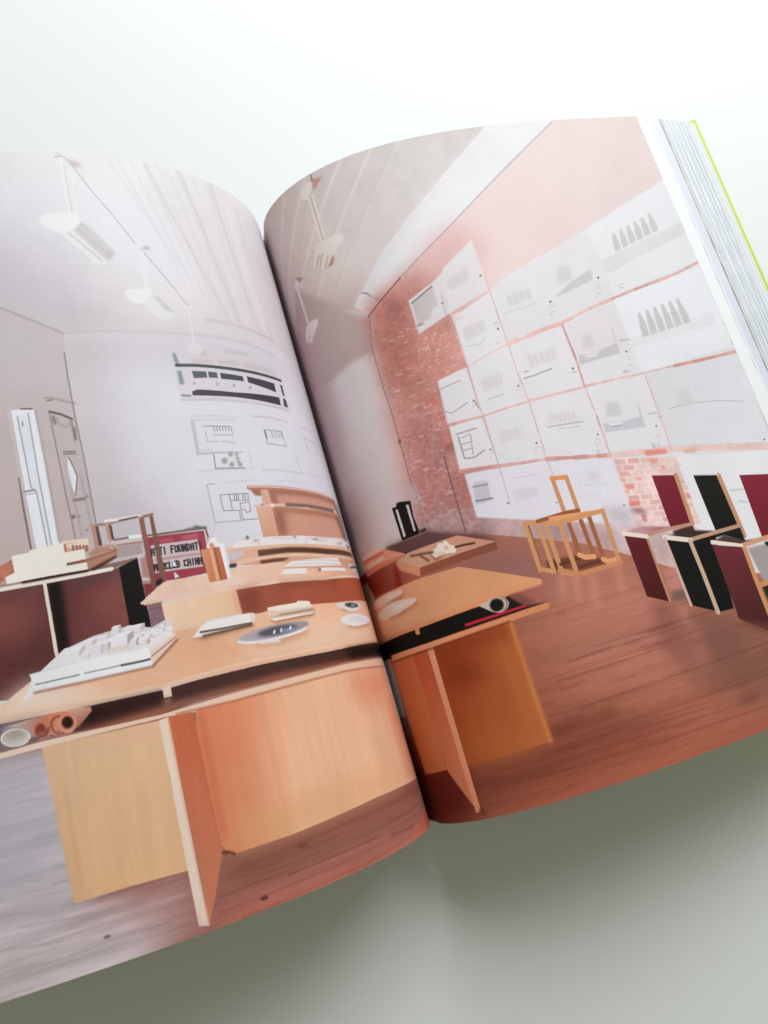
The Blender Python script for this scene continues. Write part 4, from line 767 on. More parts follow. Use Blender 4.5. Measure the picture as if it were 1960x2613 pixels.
LEFT.poly([101.9,95.3,102.2,95.2,102.5,95.3,102.8,95.5,102.8,95.8,102.6,96,102.2,95.9,101.9,95.7], (224, 222, 230), soft=0.12)
LEFT.poly([104.6,95.7,104.9,95.7,105.1,96,105.1,96.4,105,96.6,104.7,96.5,104.4,96.3,104.4,95.9], (224, 223, 231), soft=0.12)
LEFT.poly([106.2,94.1,106.7,94.3,106.8,94.8,106.6,95.2,106.2,95.3,105.7,95.1,105.6,94.6,105.8,94.2], (221, 217, 226), soft=0.12)
LEFT.poly([104.9,94.1,105.4,94,105.8,94.3,105.7,94.7,105.3,95.1,104.8,95.1,104.4,94.8,104.5,94.4], (198, 188, 196), soft=0.12)
LEFT.poly([105.8,95.3,106.2,95.4,106.3,95.7,106.2,96.1,105.9,96.3,105.6,96.1,105.4,95.8,105.5,95.4], (225, 223, 231), soft=0.12)
LEFT.poly([106.3,90.5,98.7,93.8,97.9,93,105.9,89.8], (222, 214, 220), soft=0.3)
LEFT.line([144.1,92.1,125.3,92.2,106.6,90.9], 0.4, (213, 210, 220), soft=0.15)
LEFT.poly([92.6,90.4,88.5,89.8,70.9,89.7,69.6,90.6,70.7,89.4,88.6,89.1], (106, 63, 43), soft=0.8)
LEFT.poly([92.1,90.4,88.5,93.6,86.6,94.4,71.2,94.4,69.2,93.9,69.1,92.6,70.3,90.4,88.4,90.1], (221, 214, 215))
LEFT.poly([70.8,94,69,93.1,70.3,90.4,71,90.9], (212, 193, 184), soft=0.3)
LEFT.line([89.1,91.6,82.1,91.1,70.9,90.7], 0.8, (110, 88, 84), soft=0.15)
LEFT.line([88.4,90.1,71.1,90], 0.8, (76, 60, 48), soft=0.2)
LEFT.poly([64.4,90.9,44.6,90.4,45.5,88.8,62.2,89.1], (141, 86, 60), soft=1)
LEFT.poly([63.9,94.8,59,94.8,51.9,94.6,51.1,95.2,46.2,94.4,45.3,92.5,44.8,90.4,45.8,89.5,54.2,89.5,62.4,89.6,64.1,91.1], (220, 207, 198))
LEFT.line([63.8,93.3,59.6,92.4,44.9,91.9], 0.5, (186, 160, 148), soft=0.2)
LEFT.line([63.3,91.7,59.9,91.3,45,91], 0.8, (147, 102, 86), soft=0.2)
LEFT.line([63.3,90.9,45.6,90.2], 0.5, (195, 170, 156), soft=0.15)
LEFT.poly([63.8,92.3,59.6,92.5,59.9,91.3,63.2,91.2], (208, 187, 172), soft=0.4)
LEFT.poly([48.6,83.1,49.4,82.6,51.6,82.2,54.9,81.8,58.7,81.6,62.7,81.5,66.4,81.6,69.3,81.9,71.2,82.3,71.8,82.8,71.2,83.2,69.3,83.6,66.5,84,62.8,84.2,58.8,84.3,54.9,84.2,51.6,83.9,49.4,83.6], (187, 128, 93), soft=1.5, alpha=0.8)
LEFT.poly([49.7,85,50.6,84.2,53.3,83.6,57.3,83.2,62,83,66.7,83.1,71,83.4,74.5,84,76.7,84.7,77.5,85.4,76.7,86,74.5,86.6,71,87,66.7,87.2,61.9,87.1,57.2,86.8,53.3,86.3,50.6,85.7], (219, 215, 222))
LEFT.poly([48.4,86.3,49.4,85.5,52.2,84.7,56.2,84.2,61,83.9,65.9,83.9,70.4,84.2,73.9,84.7,76.2,85.4,77,86.1,76.2,86.8,74,87.5,70.4,87.9,66,88.2,61.1,88.3,56.2,88.1,52.1,87.6,49.4,87], (166, 158, 168), soft=0.2, grad=(76.7, 86.7, 48.8, 85.7, (141, 132, 141)))
LEFT.poly([53.9,86,54.4,85.5,55.9,85.1,58.1,84.7,60.7,84.6,63.4,84.6,66,84.8,68,85.2,69.3,85.7,69.7,86.2,69.3,86.7,68,87.1,65.9,87.4,63.4,87.6,60.7,87.6,58,87.4,55.8,87,54.4,86.6], (75, 74, 83), soft=0.5)
LEFT.poly([54.4,85.5,54.6,85.2,55.2,85,56.1,84.8,57.2,84.8,58.3,84.8,59.4,84.9,60.2,85,60.8,85.3,61,85.5,60.8,85.8,60.2,86,59.4,86.1,58.3,86.2,57.2,86.2,56.1,86.1,55.2,85.9,54.6,85.7], (141, 142, 153), soft=0.6)
LEFT.poly([62.9,85.7,63.1,85.4,63.2,85.2,63.4,85.1,63.6,85,63.7,85.1,63.8,85.2,63.8,85.4,63.8,85.7,63.7,86,63.5,86.2,63.4,86.4,63.2,86.5,63,86.6,62.9,86.5,62.8,86.4,62.8,86.2,62.8,85.9], (202, 202, 212), soft=0.15)
LEFT.poly([60.2,85.7,60.3,85.5,60.5,85.3,60.6,85.1,60.8,85.1,60.9,85.1,61,85.3,61,85.5,61,85.7,60.9,86,60.8,86.3,60.6,86.5,60.4,86.6,60.2,86.7,60.1,86.6,60,86.5,60,86.3,60.1,86], (201, 201, 212), soft=0.15)
LEFT.poly([56.3,85.8,56.5,85.6,56.6,85.4,56.8,85.2,57,85.2,57.1,85.2,57.2,85.4,57.2,85.6,57.2,85.9,57.1,86.1,56.9,86.4,56.8,86.6,56.6,86.7,56.4,86.8,56.3,86.7,56.2,86.6,56.2,86.4,56.2,86.1], (201, 201, 212), soft=0.15)
LEFT.poly([70.2,84.1,61.9,83,61.6,81.8,69.4,82.7], (214, 200, 197), soft=0.4)
LEFT.poly([15.4,88.9,16.1,88.6,18,88.3,20.4,88.1,23.1,88,25.7,88,27.9,88.2,29.6,88.4,30.6,88.7,30.9,89,30.5,89.2,29.3,89.5,27.5,89.6,25.2,89.6,22.5,89.6,19.9,89.5,17.5,89.4,15.9,89.2], (182, 141, 125), soft=0.6)
LEFT.poly([14,90.2,15.2,89.6,17.6,89.2,20.8,89,24,89,27.1,89.2,29.7,89.6,31.6,90.1,32.8,90.6,33,91.1,32.4,91.6,30.9,91.9,28.7,92,25.8,92,22.6,91.9,19.3,91.6,16.4,91.2,14.4,90.7], (203, 196, 197))
LEFT.poly([16.6,89.1,17.3,88.7,18.7,88.3,20.5,88.1,22.5,88,24.3,88.1,25.9,88.4,27.1,88.8,27.7,89.2,27.8,89.7,27.4,90.1,26.4,90.4,24.9,90.6,23.1,90.7,21.1,90.6,19.3,90.4,17.7,90,16.8,89.6], (217, 211, 214), soft=0.3)
LEFT.poly([17.1,90.1,17.7,89.7,19,89.5,20.7,89.4,22.5,89.4,24.3,89.6,25.8,89.9,26.8,90.3,27.5,90.7,27.5,91,27.1,91.3,26.1,91.5,24.7,91.6,23,91.6,21.2,91.4,19.4,91.1,18,90.8,17.2,90.4], (65, 62, 68), soft=0.3)
LEFT.poly([19.8,90.3,20,90.1,20.4,90,20.9,90,21.6,90,22.2,90,22.8,90.1,23.2,90.2,23.4,90.3,23.5,90.4,23.3,90.5,23,90.6,22.5,90.7,21.8,90.7,21.2,90.7,20.6,90.6,20.2,90.5,19.9,90.4], (163, 162, 168), soft=0.3)
LEFT.poly([8.8,82.6,10.1,82.2,12.9,81.7,16.3,81.4,19.8,81.2,23.1,81.2,25.8,81.3,27.8,81.6,29,82,29.4,82.4,28.9,82.8,27.5,83.1,25.4,83.3,22.5,83.5,19.2,83.5,15.7,83.4,12.3,83.3,9.7,83], (180, 130, 109), soft=0.8)
LEFT.poly([6.7,84.1,9.2,83.2,13.2,82.5,17.6,82.1,21.7,82,25.5,82.3,28.5,82.9,30.7,83.7,32,84.5,32.2,85.3,31.4,86,29.5,86.6,26.8,86.8,23.3,86.9,19.2,86.7,14.9,86.2,10.6,85.7,7.4,85], (218, 210, 214), soft=0.15)
LEFT.poly([17.9,82.8,18.3,82.5,19.2,82.3,20.6,82.1,22.1,82.1,23.7,82.1,25,82.1,26.1,82.3,26.7,82.5,26.9,82.8,26.6,83,25.9,83.2,24.7,83.3,23.3,83.4,21.8,83.4,20.3,83.4,19,83.2,18.1,83], (222, 216, 220), soft=0.2)
LEFT.poly([14.5,84.3,15.3,83.9,16.9,83.6,19,83.5,21.2,83.4,23.4,83.6,25.2,83.9,26.6,84.2,27.3,84.7,27.5,85.1,27,85.4,25.9,85.7,24.3,85.9,22.2,85.9,20,85.7,17.8,85.5,15.9,85.2,14.7,84.8], (210, 201, 204), soft=0.8)
RIGHT.poly([26.2,335,180.9,291.5,157.4,275.1,83.8,227.8,48,206.3,42,184.7,27.6,178.6,-5.6,195.3], (225, 212, 214), tex='grain', amp=0.012, grad=(2.2, 212.0, 95.7, 264.8, (189, 181, 182)))
RIGHT.poly([0.1,286.8,36.4,278.8,42.3,209,29.8,196.3,2.2,212], (211, 191, 192), soft=10, alpha=0.85)
RIGHT.poly([29.3,219.9,52.5,223.5,56.2,218,46.1,203.4,32.1,202.8,8.3,216.6], (188, 165, 165), soft=8, alpha=0.8)
RIGHT.line([57.5,280.7,-5.6,202.5], 0.35, (201, 181, 183), soft=0.3, alpha=0.9)
RIGHT.line([58.8,280.1,-5.6,202.2], 1.4, (228, 218, 221), soft=0.7, alpha=0.54)
RIGHT.line([71.3,280.2,3.9,198.9], 0.35, (191, 172, 174), soft=0.3, alpha=0.8)
RIGHT.line([72.6,279.7,6.9,197.3], 1.4, (222, 213, 215), soft=0.7, alpha=0.48)
RIGHT.line([26.1,279.5,-5.6,222.1], 0.35, (209, 189, 192), soft=0.3, alpha=0.8)
RIGHT.line([27.8,278.3,-5.6,221.8], 1.4, (233, 222, 226), soft=0.7, alpha=0.48)
RIGHT.line([39.1,280.2,-5.6,214.1], 0.35, (209, 189, 192), soft=0.3, alpha=0.7)
RIGHT.line([40.5,279.4,-5.6,213.8], 1.4, (232, 222, 226), soft=0.7, alpha=0.42)
RIGHT.line([84.3,280.2,36,220], 0.35, (176, 159, 160), soft=0.3, alpha=0.35)
RIGHT.line([85.6,279.8,37,219.5], 1.4, (213, 204, 205), soft=0.7, alpha=0.21)
RIGHT.line([68.1,259.6,68.4,259.3], 0.4, (187, 176, 178), soft=0.2, alpha=0.7)
RIGHT.line([66.3,275.1,66.4,274.2], 0.4, (187, 176, 177), soft=0.2, alpha=0.7)
RIGHT.line([76.5,259.8,76.9,258.9], 0.4, (184, 173, 174), soft=0.2, alpha=0.7)
RIGHT.line([58,251.1,58.8,250.9], 0.4, (193, 181, 183), soft=0.2, alpha=0.7)
RIGHT.line([70.6,259.6,71.5,259.4], 0.4, (186, 175, 177), soft=0.2, alpha=0.7)
RIGHT.line([42.3,234.6,43.3,234.3], 0.4, (203, 191, 194), soft=0.2, alpha=0.7)
RIGHT.line([83.6,272,84.2,271.5], 0.4, (180, 169, 171), soft=0.2, alpha=0.7)
RIGHT.line([50.3,265.1,51.1,264.5], 0.4, (196, 185, 187), soft=0.2, alpha=0.7)
RIGHT.line([41,247.2,41.5,246.3], 0.4, (204, 191, 194), soft=0.2, alpha=0.7)
RIGHT.line([52.2,264.4,52.9,263.7], 0.4, (195, 183, 186), soft=0.2, alpha=0.7)
RIGHT.line([68.5,262.5,68.6,261.7], 0.4, (187, 176, 177), soft=0.2, alpha=0.7)
RIGHT.line([34.7,241.9,35.1,240.9], 0.4, (208, 196, 199), soft=0.2, alpha=0.7)
RIGHT.line([51.2,227.8,51.9,227.5], 0.4, (198, 187, 189), soft=0.2, alpha=0.7)
RIGHT.line([73.9,234.3,74.6,233.8], 0.4, (187, 176, 178), soft=0.2, alpha=0.7)
RIGHT.line([46.1,247.9,46.4,247.3], 0.4, (200, 188, 191), soft=0.2, alpha=0.7)
RIGHT.line([73.2,252.3,74,252], 0.4, (186, 174, 176), soft=0.2, alpha=0.7)
RIGHT.line([53,235.2,53.4,234.5], 0.4, (197, 185, 188), soft=0.2, alpha=0.7)
RIGHT.line([86.6,261.8,87.2,260.9], 0.4, (180, 169, 171), soft=0.2, alpha=0.7)
RIGHT.line([57.5,247.7,57.9,246.8], 0.4, (193, 182, 184), soft=0.2, alpha=0.7)
RIGHT.line([55.4,257.8,55.6,257.5], 0.4, (194, 182, 185), soft=0.2, alpha=0.7)
RIGHT.line([90,250.3,90.9,250], 0.4, (180, 169, 171), soft=0.2, alpha=0.7)
RIGHT.line([87.4,261.3,88,261.3], 0.4, (180, 169, 170), soft=0.2, alpha=0.7)
RIGHT.line([43.3,256.3,43.8,255.8], 0.4, (202, 190, 192), soft=0.2, alpha=0.7)
RIGHT.line([73.2,268.8,74.1,268.4], 0.4, (184, 173, 175), soft=0.2, alpha=0.7)
RIGHT.line([68.2,273.6,68.5,273.5], 0.4, (186, 175, 177), soft=0.2, alpha=0.7)
RIGHT.line([48.2,229.7,49,229.1], 0.4, (200, 188, 191), soft=0.2, alpha=0.7)
RIGHT.line([58.6,240.5,59.4,240], 0.4, (193, 182, 184), soft=0.2, alpha=0.7)
RIGHT.line([81.5,248.3,82,247.6], 0.4, (183, 172, 174), soft=0.2, alpha=0.7)
RIGHT.line([60.7,238.2,61.5,238], 0.4, (192, 181, 183), soft=0.2, alpha=0.7)
RIGHT.line([43.8,279.6,44.3,279.3], 0.4, (200, 188, 191), soft=0.2, alpha=0.7)
RIGHT.line([43.2,275.6,43.8,274.6], 0.4, (201, 189, 191), soft=0.2, alpha=0.7)
RIGHT.line([57.7,259,58.2,258.3], 0.4, (192, 181, 183), soft=0.2, alpha=0.7)
RIGHT.line([53.6,240.3,54,239.5], 0.4, (196, 184, 187), soft=0.2, alpha=0.7)
RIGHT.line([42.9,235.8,43.4,235], 0.4, (203, 191, 194), soft=0.2, alpha=0.7)
RIGHT.line([68.7,257.5,69.4,257.4], 0.4, (187, 176, 178), soft=0.2, alpha=0.7)
RIGHT.line([37.5,259.5,38,258.5], 0.4, (205, 193, 196), soft=0.2, alpha=0.7)
RIGHT.line([35.7,259,36.3,258.2], 0.4, (207, 194, 197), soft=0.2, alpha=0.7)
RIGHT.line([75.8,242.5,76.4,242], 0.4, (186, 174, 176), soft=0.2, alpha=0.7)
RIGHT.line([74.2,259.7,74.8,259.1], 0.4, (185, 173, 175), soft=0.2, alpha=0.7)
RIGHT.line([38.6,231,39.3,229.9], 0.4, (206, 194, 197), soft=0.2, alpha=0.7)
RIGHT.line([53.4,256.2,53.9,256.1], 0.4, (195, 183, 186), soft=0.2, alpha=0.7)
RIGHT.line([40.8,275.2,41.8,274.7], 0.4, (202, 190, 193), soft=0.2, alpha=0.7)
RIGHT.line([78.3,258.3,78.7,258.2], 0.4, (183, 172, 174), soft=0.2, alpha=0.7)
RIGHT.line([73.4,244.7,74,244.2], 0.4, (186, 175, 177), soft=0.2, alpha=0.7)
RIGHT.line([51.6,254.4,52.5,253.9], 0.4, (196, 184, 187), soft=0.2, alpha=0.7)
RIGHT.line([80.7,257.5,81.1,257.2], 0.4, (182, 171, 173), soft=0.2, alpha=0.7)
RIGHT.line([33.6,237.1,34.2,236.8], 0.4, (209, 197, 200), soft=0.2, alpha=0.7)
RIGHT.line([49.4,259.8,49.9,258.7], 0.4, (197, 186, 188), soft=0.2, alpha=0.7)
RIGHT.line([89.6,255.5,90.1,254.6], 0.4, (180, 169, 170), soft=0.2, alpha=0.7)
RIGHT.line([35.5,240.9,36,240], 0.4, (207, 195, 198), soft=0.2, alpha=0.7)
RIGHT.line([52,245.9,52.7,245.7], 0.4, (197, 185, 187), soft=0.2, alpha=0.7)
RIGHT.line([64.7,254.7,65.6,254.2], 0.4, (189, 178, 180), soft=0.2, alpha=0.7)
RIGHT.line([85.9,245.9,86.4,245.5], 0.4, (182, 171, 172), soft=0.2, alpha=0.7)
RIGHT.line([42.8,272.1,43.4,271.9], 0.4, (201, 189, 192), soft=0.2, alpha=0.7)
RIGHT.line([67,250.6,67.3,250.5], 0.4, (188, 177, 179), soft=0.2, alpha=0.7)
RIGHT.line([93.2,261.3,93.5,260.4], 0.4, (178, 167, 169), soft=0.2, alpha=0.7)
RIGHT.line([43.7,263.3,44.7,263], 0.4, (201, 189, 191), soft=0.2, alpha=0.7)
RIGHT.line([32.1,238.3,33,237.8], 0.4, (210, 197, 201), soft=0.2, alpha=0.7)
RIGHT.line([66.8,262.3,67.5,261.3], 0.4, (188, 176, 178), soft=0.2, alpha=0.7)
RIGHT.line([39.3,258.8,39.7,258.3], 0.4, (204, 192, 195), soft=0.2, alpha=0.7)
RIGHT.poly([-2.7,223.8,39.5,212.4,48,206.3,42,184.7,45.2,187.9,47.9,169.3,43.3,115.4,41.6,105.2,28.6,107.3,-3.1,114.9,-5.6,154.3], (223, 208, 216), grad=(6.2, 160.7, 47.9, 169.3, (211, 199, 205)))
RIGHT.poly([16.3,236.8,45.4,205.9,49,204.3,45.4,188.9,39.8,188.8,35.6,188.8,21.5,186.4,-5.6,190.1], (188, 164, 167), soft=1.6, grad=(26.9, 208.6, 44.9, 195.9, (182, 161, 162)))
RIGHT.poly([-5.6,228.8,22,214.3,19,110.6,-5.6,113.7,-5.6,158.4], (195, 167, 173), soft=5, alpha=0.85)
RIGHT.poly([15.9,150.9,36.3,156.3,40.4,119.8,37.5,105.8,10,110.1], (210, 193, 202), soft=7, alpha=0.6)
RIGHT.poly([44,211.9,52.8,220,61.7,229.3,73.4,238.3,86.4,248.6,123,277,150,300.8,230,320.1,160.7,279.5,121.2,252.4,131.4,259.4,94.4,234,66.6,216.4,55.5,209.5,48.3,204.6], (220, 218, 226), grad=(50.3, 212.1, 119.8, 263.2, (205, 204, 209)))
RIGHT.poly([44,211.9,61.7,229.3,86.4,248.6,123,277,126.6,275.6,89.3,246.2,64.6,226.6,46.9,208.8], (206, 200, 205), soft=2.5, alpha=0.7)
RIGHT.line([48.8,216,50.8,215,52.5,212,55.6,209.8], 0.6, (125, 112, 115), soft=0.15)
RIGHT.poly([44.3,211.7,48.8,215.9,55.5,209.5,48.3,204.6], (216, 209, 216), soft=0.5)
RIGHT.poly([42.8,277.3,48.7,275.8,45.5,273.6,43.2,271.8,42.2,273.7], (186, 143, 135), soft=0.5)
RIGHT.line([43.5,279.6,43.4,276.5], 0.5, (118, 96, 92), soft=0.15)
RIGHT.poly([40,276.8,42.2,276.8,43.1,274.9,41.4,271.5,39.4,271,38.3,269,36.1,270.8,36.1,273.5], (222, 211, 210), soft=0.35)
RIGHT.line([38.1,269.1,30.1,254.9,21.3,240.3], 0.35, (194, 173, 171), soft=0.2)
RIGHT.line([39.2,270.2,39.1,256.3,38.9,247.4], 1, (222, 211, 211), soft=0.15)
RIGHT.line([41.3,269.8,41,256.9,40.5,247.3], 1, (221, 211, 210), soft=0.15)
RIGHT.line([40.1,269.7,40,256.6,39.8,247.3], 0.5, (186, 165, 163), soft=0.15)
RIGHT.poly([36.2,247.7,39.5,247,42.9,246.9,45.6,247.4,48.4,246.1,49.3,244.4,48.1,242.5,44.9,240.3,42.6,238.1,39.4,234.8,36.6,234.3,33.2,236.3,31,238.4,33.7,243.2], (220, 209, 209), soft=0.3)
RIGHT.poly([41.7,245.8,46.3,247,49.2,244.7,47,241.7,43.3,240.3], (221, 211, 211), soft=0.3)
RIGHT.line([35.6,242,32.5,237.1], 0.7, (185, 158, 151), soft=0.2)
RIGHT.line([37.2,241.5,34.3,236.4], 0.7, (183, 156, 150), soft=0.2)
RIGHT.line([39.5,239,36.7,234.6], 0.7, (182, 155, 148), soft=0.2)
RIGHT.line([41.8,238.2,39,235], 0.7, (180, 154, 147), soft=0.2)
RIGHT.poly([41.1,237.3,42.4,237.4,40.5,234.2,37.9,234.4], (172, 130, 121), soft=0.4)
RIGHT.poly([19.9,240,24.3,237.5,21.5,236.3,19.6,238], (179, 145, 138), soft=0.4)
RIGHT.poly([16.5,237,18.9,238.9,20.7,238.1,20.6,236,18.6,234.4], (228, 213, 213), soft=0.3)
RIGHT.line([18.5,235.7,18.7,226.1,18.7,217.7], 1.3, (227, 212, 212), soft=0.25)
RIGHT.line([21,225.5,29.2,237.4], 0.3, (207, 188, 189), soft=0.2)
RIGHT.poly([16.6,216.4,19,217,23.1,216.6,25.1,215.6,24.7,213.6,21.6,211.7,19,208.7,16.7,208.1,13.4,210.7,14.1,213.7], (228, 213, 215), soft=0.3)
RIGHT.line([17.7,211.5,15.1,209.3], 0.6, (202, 175, 171), soft=0.2)
RIGHT.line([20,211,18,208.8], 0.6, (200, 173, 169), soft=0.2)
RIGHT.poly([48.9,204.4,66.5,217.1,94.3,234,130.7,257.7,161,280.1,168.2,292.1,231.3,290.1,223.2,220.9,259.2,145.6,244,33.3,160.9,49.9,121.6,72.8,73.8,97.2,58.5,104.1,43,109.5,43.5,118.7,43.8,146.1,45.5,188.7], (219, 189, 190), grad=(55.6, 166.3, 175.6, 241.6, (205, 189, 190)))
RIGHT.poly([48.8,206,74,219.1,90.8,206.6,82.2,175.5,82.2,150.4,74.1,116.9,73.3,95.7,41.1,106.2], (190, 127, 119), soft=8, tex='grain', amp=0.1)
RIGHT.poly([48.8,206,64,214.9,65.9,193.5,62.7,172.6,47.9,169.3], (180, 113, 106), soft=6, tex='grain', amp=0.1)
RIGHT.poly([46.9,160.8,61.1,157.1,65.9,131.2,64.1,101.8,42.3,107.4], (174, 117, 115), soft=8, tex='grain', amp=0.1)
RIGHT.poly([42,114.2,55.5,114.5,105.9,94.8,126.7,84.7,121.6,72.8,73,95,41.3,107], (167, 137, 141), soft=5, tex='grain', amp=0.12)
RIGHT.poly([75.7,224.4,97.1,236.2,105.6,218.6,80.6,201.8], (198, 155, 154), soft=9, alpha=0.8)
bricks(RIGHT, [64.1,190.4,86.8,194.4,79.6,147.7,59.3,146.4], 26, 11, [(215, 180, 178), (207, 157, 151), (196, 134, 127), (203, 150, 143)], None, 0.6, 0.03, 0.86, 3)
bricks(RIGHT, [48.8,200.3,69.1,203.6,66.1,151.9,44.6,151], 34, 12, [(192, 126, 118), (177, 112, 107), (200, 142, 135), (186, 130, 126)], None, 0.4, 0.03, 0.86, 4)
bricks(RIGHT, [44.4,152,62,149.8,65.5,101,42.4,107.7], 32, 13, [(181, 118, 118), (160, 98, 102), (192, 141, 143), (160, 107, 111), (200, 156, 160)], None, 0.5, 0.04, 0.86, 5)
RIGHT.poly([58.3,160.4,63,161.6,64.9,160.3,64.4,156.6,60.6,157,58.7,158.7], (208, 117, 106), soft=1.0, alpha=0.5, tex='grain', amp=0.2)
RIGHT.poly([62,153,65,152.9,64.5,149.6,61.5,149.7], (208, 117, 106), soft=1.0, alpha=0.5, tex='grain', amp=0.2)
RIGHT.poly([62.1,144.1,65.7,144.2,64.9,138.2,60.6,137.8], (209, 117, 106), soft=1.0, alpha=0.5, tex='grain', amp=0.2)
RIGHT.poly([62,125.6,64.3,125.4,63.6,121.4,61.6,120.9], (211, 118, 107), soft=1.0, alpha=0.5, tex='grain', amp=0.2)
RIGHT.poly([62.3,119.4,65.1,119.1,63.7,112.9,61.4,113.1], (211, 118, 108), soft=1.0, alpha=0.5, tex='grain', amp=0.2)
RIGHT.line([44.9,119.9,47,119.9], 0.74, (225, 187, 185), soft=0.15, alpha=0.13)
RIGHT.line([54.6,194.7,57.3,194.6], 0.55, (148, 86, 82), soft=0.15, alpha=0.3)
RIGHT.line([55.3,109.3,56.4,109.3], 0.45, (217, 169, 164), soft=0.15, alpha=0.21)
RIGHT.line([48.5,173.2,50.9,173.1], 0.85, (152, 88, 84), soft=0.15, alpha=0.28)
RIGHT.line([55.9,139.7,58,139.7], 0.69, (214, 167, 161), soft=0.15, alpha=0.16)
RIGHT.line([57.1,134.1,59.5,134.1], 0.74, (223, 196, 194), soft=0.15, alpha=0.22)
RIGHT.line([62,192.8,64.1,192.8], 0.74, (218, 192, 189), soft=0.15, alpha=0.3)
RIGHT.line([49.9,144.7,51.5,144.6], 0.61, (217, 125, 112), soft=0.15, alpha=0.13)
RIGHT.line([44.9,115.7,47.5,115.6], 0.51, (219, 171, 166), soft=0.15, alpha=0.23)
RIGHT.line([64.9,172.1,65.8,172.1], 0.61, (210, 120, 108), soft=0.15, alpha=0.35)
RIGHT.line([57.8,155.3,59.5,155.3], 0.83, (222, 195, 192), soft=0.15, alpha=0.32)
RIGHT.line([58.2,115.8,59.9,115.8], 0.61, (216, 124, 112), soft=0.15, alpha=0.33)
RIGHT.line([50.8,137.4,52.8,137.3], 0.89, (154, 90, 86), soft=0.15, alpha=0.19)
RIGHT.line([62,157.1,63.7,157.1], 0.53, (211, 164, 158), soft=0.15, alpha=0.19)
RIGHT.line([56.5,131.4,57.9,131.4], 0.66, (224, 196, 194), soft=0.15, alpha=0.38)
RIGHT.line([46.4,141.1,48.4,141], 0.87, (217, 169, 164), soft=0.15, alpha=0.24)
RIGHT.line([59.4,117.7,60.6,117.7], 0.51, (221, 184, 182), soft=0.15, alpha=0.27)
RIGHT.line([58.6,134.6,59.5,134.6], 0.86, (214, 167, 161), soft=0.15, alpha=0.14)
RIGHT.line([51.8,116,52.8,116], 0.47, (217, 169, 164), soft=0.15, alpha=0.12)
RIGHT.line([53.5,113.3,54.8,113.2], 0.44, (223, 186, 184), soft=0.15, alpha=0.29)
RIGHT.line([50.2,164.3,51.6,164.2], 0.42, (214, 167, 161), soft=0.15, alpha=0.36)
RIGHT.line([58.6,114.2,59.6,114.2], 0.8, (217, 124, 112), soft=0.15, alpha=0.33)
RIGHT.line([53.7,194.4,55.3,194.3], 0.73, (148, 86, 82), soft=0.15, alpha=0.31)
RIGHT.line([50,144.8,52.6,144.7], 0.85, (153, 89, 85), soft=0.15, alpha=0.2)
RIGHT.line([57.5,115.6,58.8,115.6], 0.73, (217, 124, 112), soft=0.15, alpha=0.3)
RIGHT.line([48.3,169.1,50.9,168.9], 0.85, (224, 196, 194), soft=0.15, alpha=0.28)
RIGHT.line([59.3,138.7,60.1,138.7], 0.44, (223, 195, 193), soft=0.15, alpha=0.41)
RIGHT.line([53.5,155.7,55.8,155.6], 0.64, (214, 167, 161), soft=0.15, alpha=0.28)
RIGHT.line([53.9,111.9,55.4,111.9], 0.71, (217, 169, 164), soft=0.15, alpha=0.24)
RIGHT.line([57.9,149.7,59.5,149.7], 0.76, (150, 87, 83), soft=0.15, alpha=0.42)
RIGHT.line([45,116.2,47.2,116.2], 0.67, (219, 171, 166), soft=0.15, alpha=0.14)
RIGHT.line([57.7,110,60.2,110], 0.46, (216, 168, 163), soft=0.15, alpha=0.23)
RIGHT.line([54.9,154.5,57.3,154.5], 0.84, (223, 195, 193), soft=0.15, alpha=0.13)
RIGHT.line([52.4,177,54.9,176.9], 0.83, (214, 123, 110), soft=0.15, alpha=0.32)
RIGHT.line([68.5,176,70.5,176], 0.62, (218, 191, 188), soft=0.15, alpha=0.32)
RIGHT.line([60,109.2,62.4,109.2], 0.42, (216, 124, 112), soft=0.15, alpha=0.34)
RIGHT.line([56.3,183,58.1,182.9], 0.84, (211, 164, 158), soft=0.15, alpha=0.23)
RIGHT.line([52.1,118,52.9,118], 0.8, (226, 198, 196), soft=0.15, alpha=0.26)
RIGHT.line([52,175.3,53.9,175.2], 0.89, (222, 195, 192), soft=0.15, alpha=0.38)
RIGHT.line([55.6,134.1,56.7,134.1], 0.76, (216, 124, 112), soft=0.15, alpha=0.2)
RIGHT.line([62.8,151.2,64.8,151.2], 0.76, (148, 86, 82), soft=0.15, alpha=0.23)
RIGHT.line([50.7,126.3,52.7,126.2], 0.6, (217, 169, 164), soft=0.15, alpha=0.14)
RIGHT.line([56.5,197.8,59.1,197.7], 0.8, (209, 163, 157), soft=0.15, alpha=0.26)
RIGHT.line([59.8,125.7,62.4,125.7], 0.73, (151, 88, 84), soft=0.15, alpha=0.24)
RIGHT.line([51.7,160.2,54.3,160.1], 0.78, (215, 124, 111), soft=0.15, alpha=0.2)
RIGHT.line([64.8,192.1,66.1,192.1], 0.74, (218, 191, 188), soft=0.15, alpha=0.14)
RIGHT.line([59.7,161.1,61.3,161.1], 0.56, (211, 165, 159), soft=0.15, alpha=0.25)
RIGHT.line([58.9,115,61.1,115], 0.59, (216, 124, 112), soft=0.15, alpha=0.34)
RIGHT.line([49.2,149.1,51.8,149], 0.66, (153, 89, 85), soft=0.15, alpha=0.4)
RIGHT.line([61.5,134.2,64,134.2], 0.62, (213, 166, 160), soft=0.15, alpha=0.26)
RIGHT.line([59.7,140.1,61,140.1], 0.42, (150, 87, 84), soft=0.15, alpha=0.17)
RIGHT.line([56.8,191.9,58.1,191.9], 0.82, (147, 86, 82), soft=0.15, alpha=0.22)
RIGHT.line([53.2,190.1,55.8,190], 0.8, (218, 182, 179), soft=0.15, alpha=0.21)
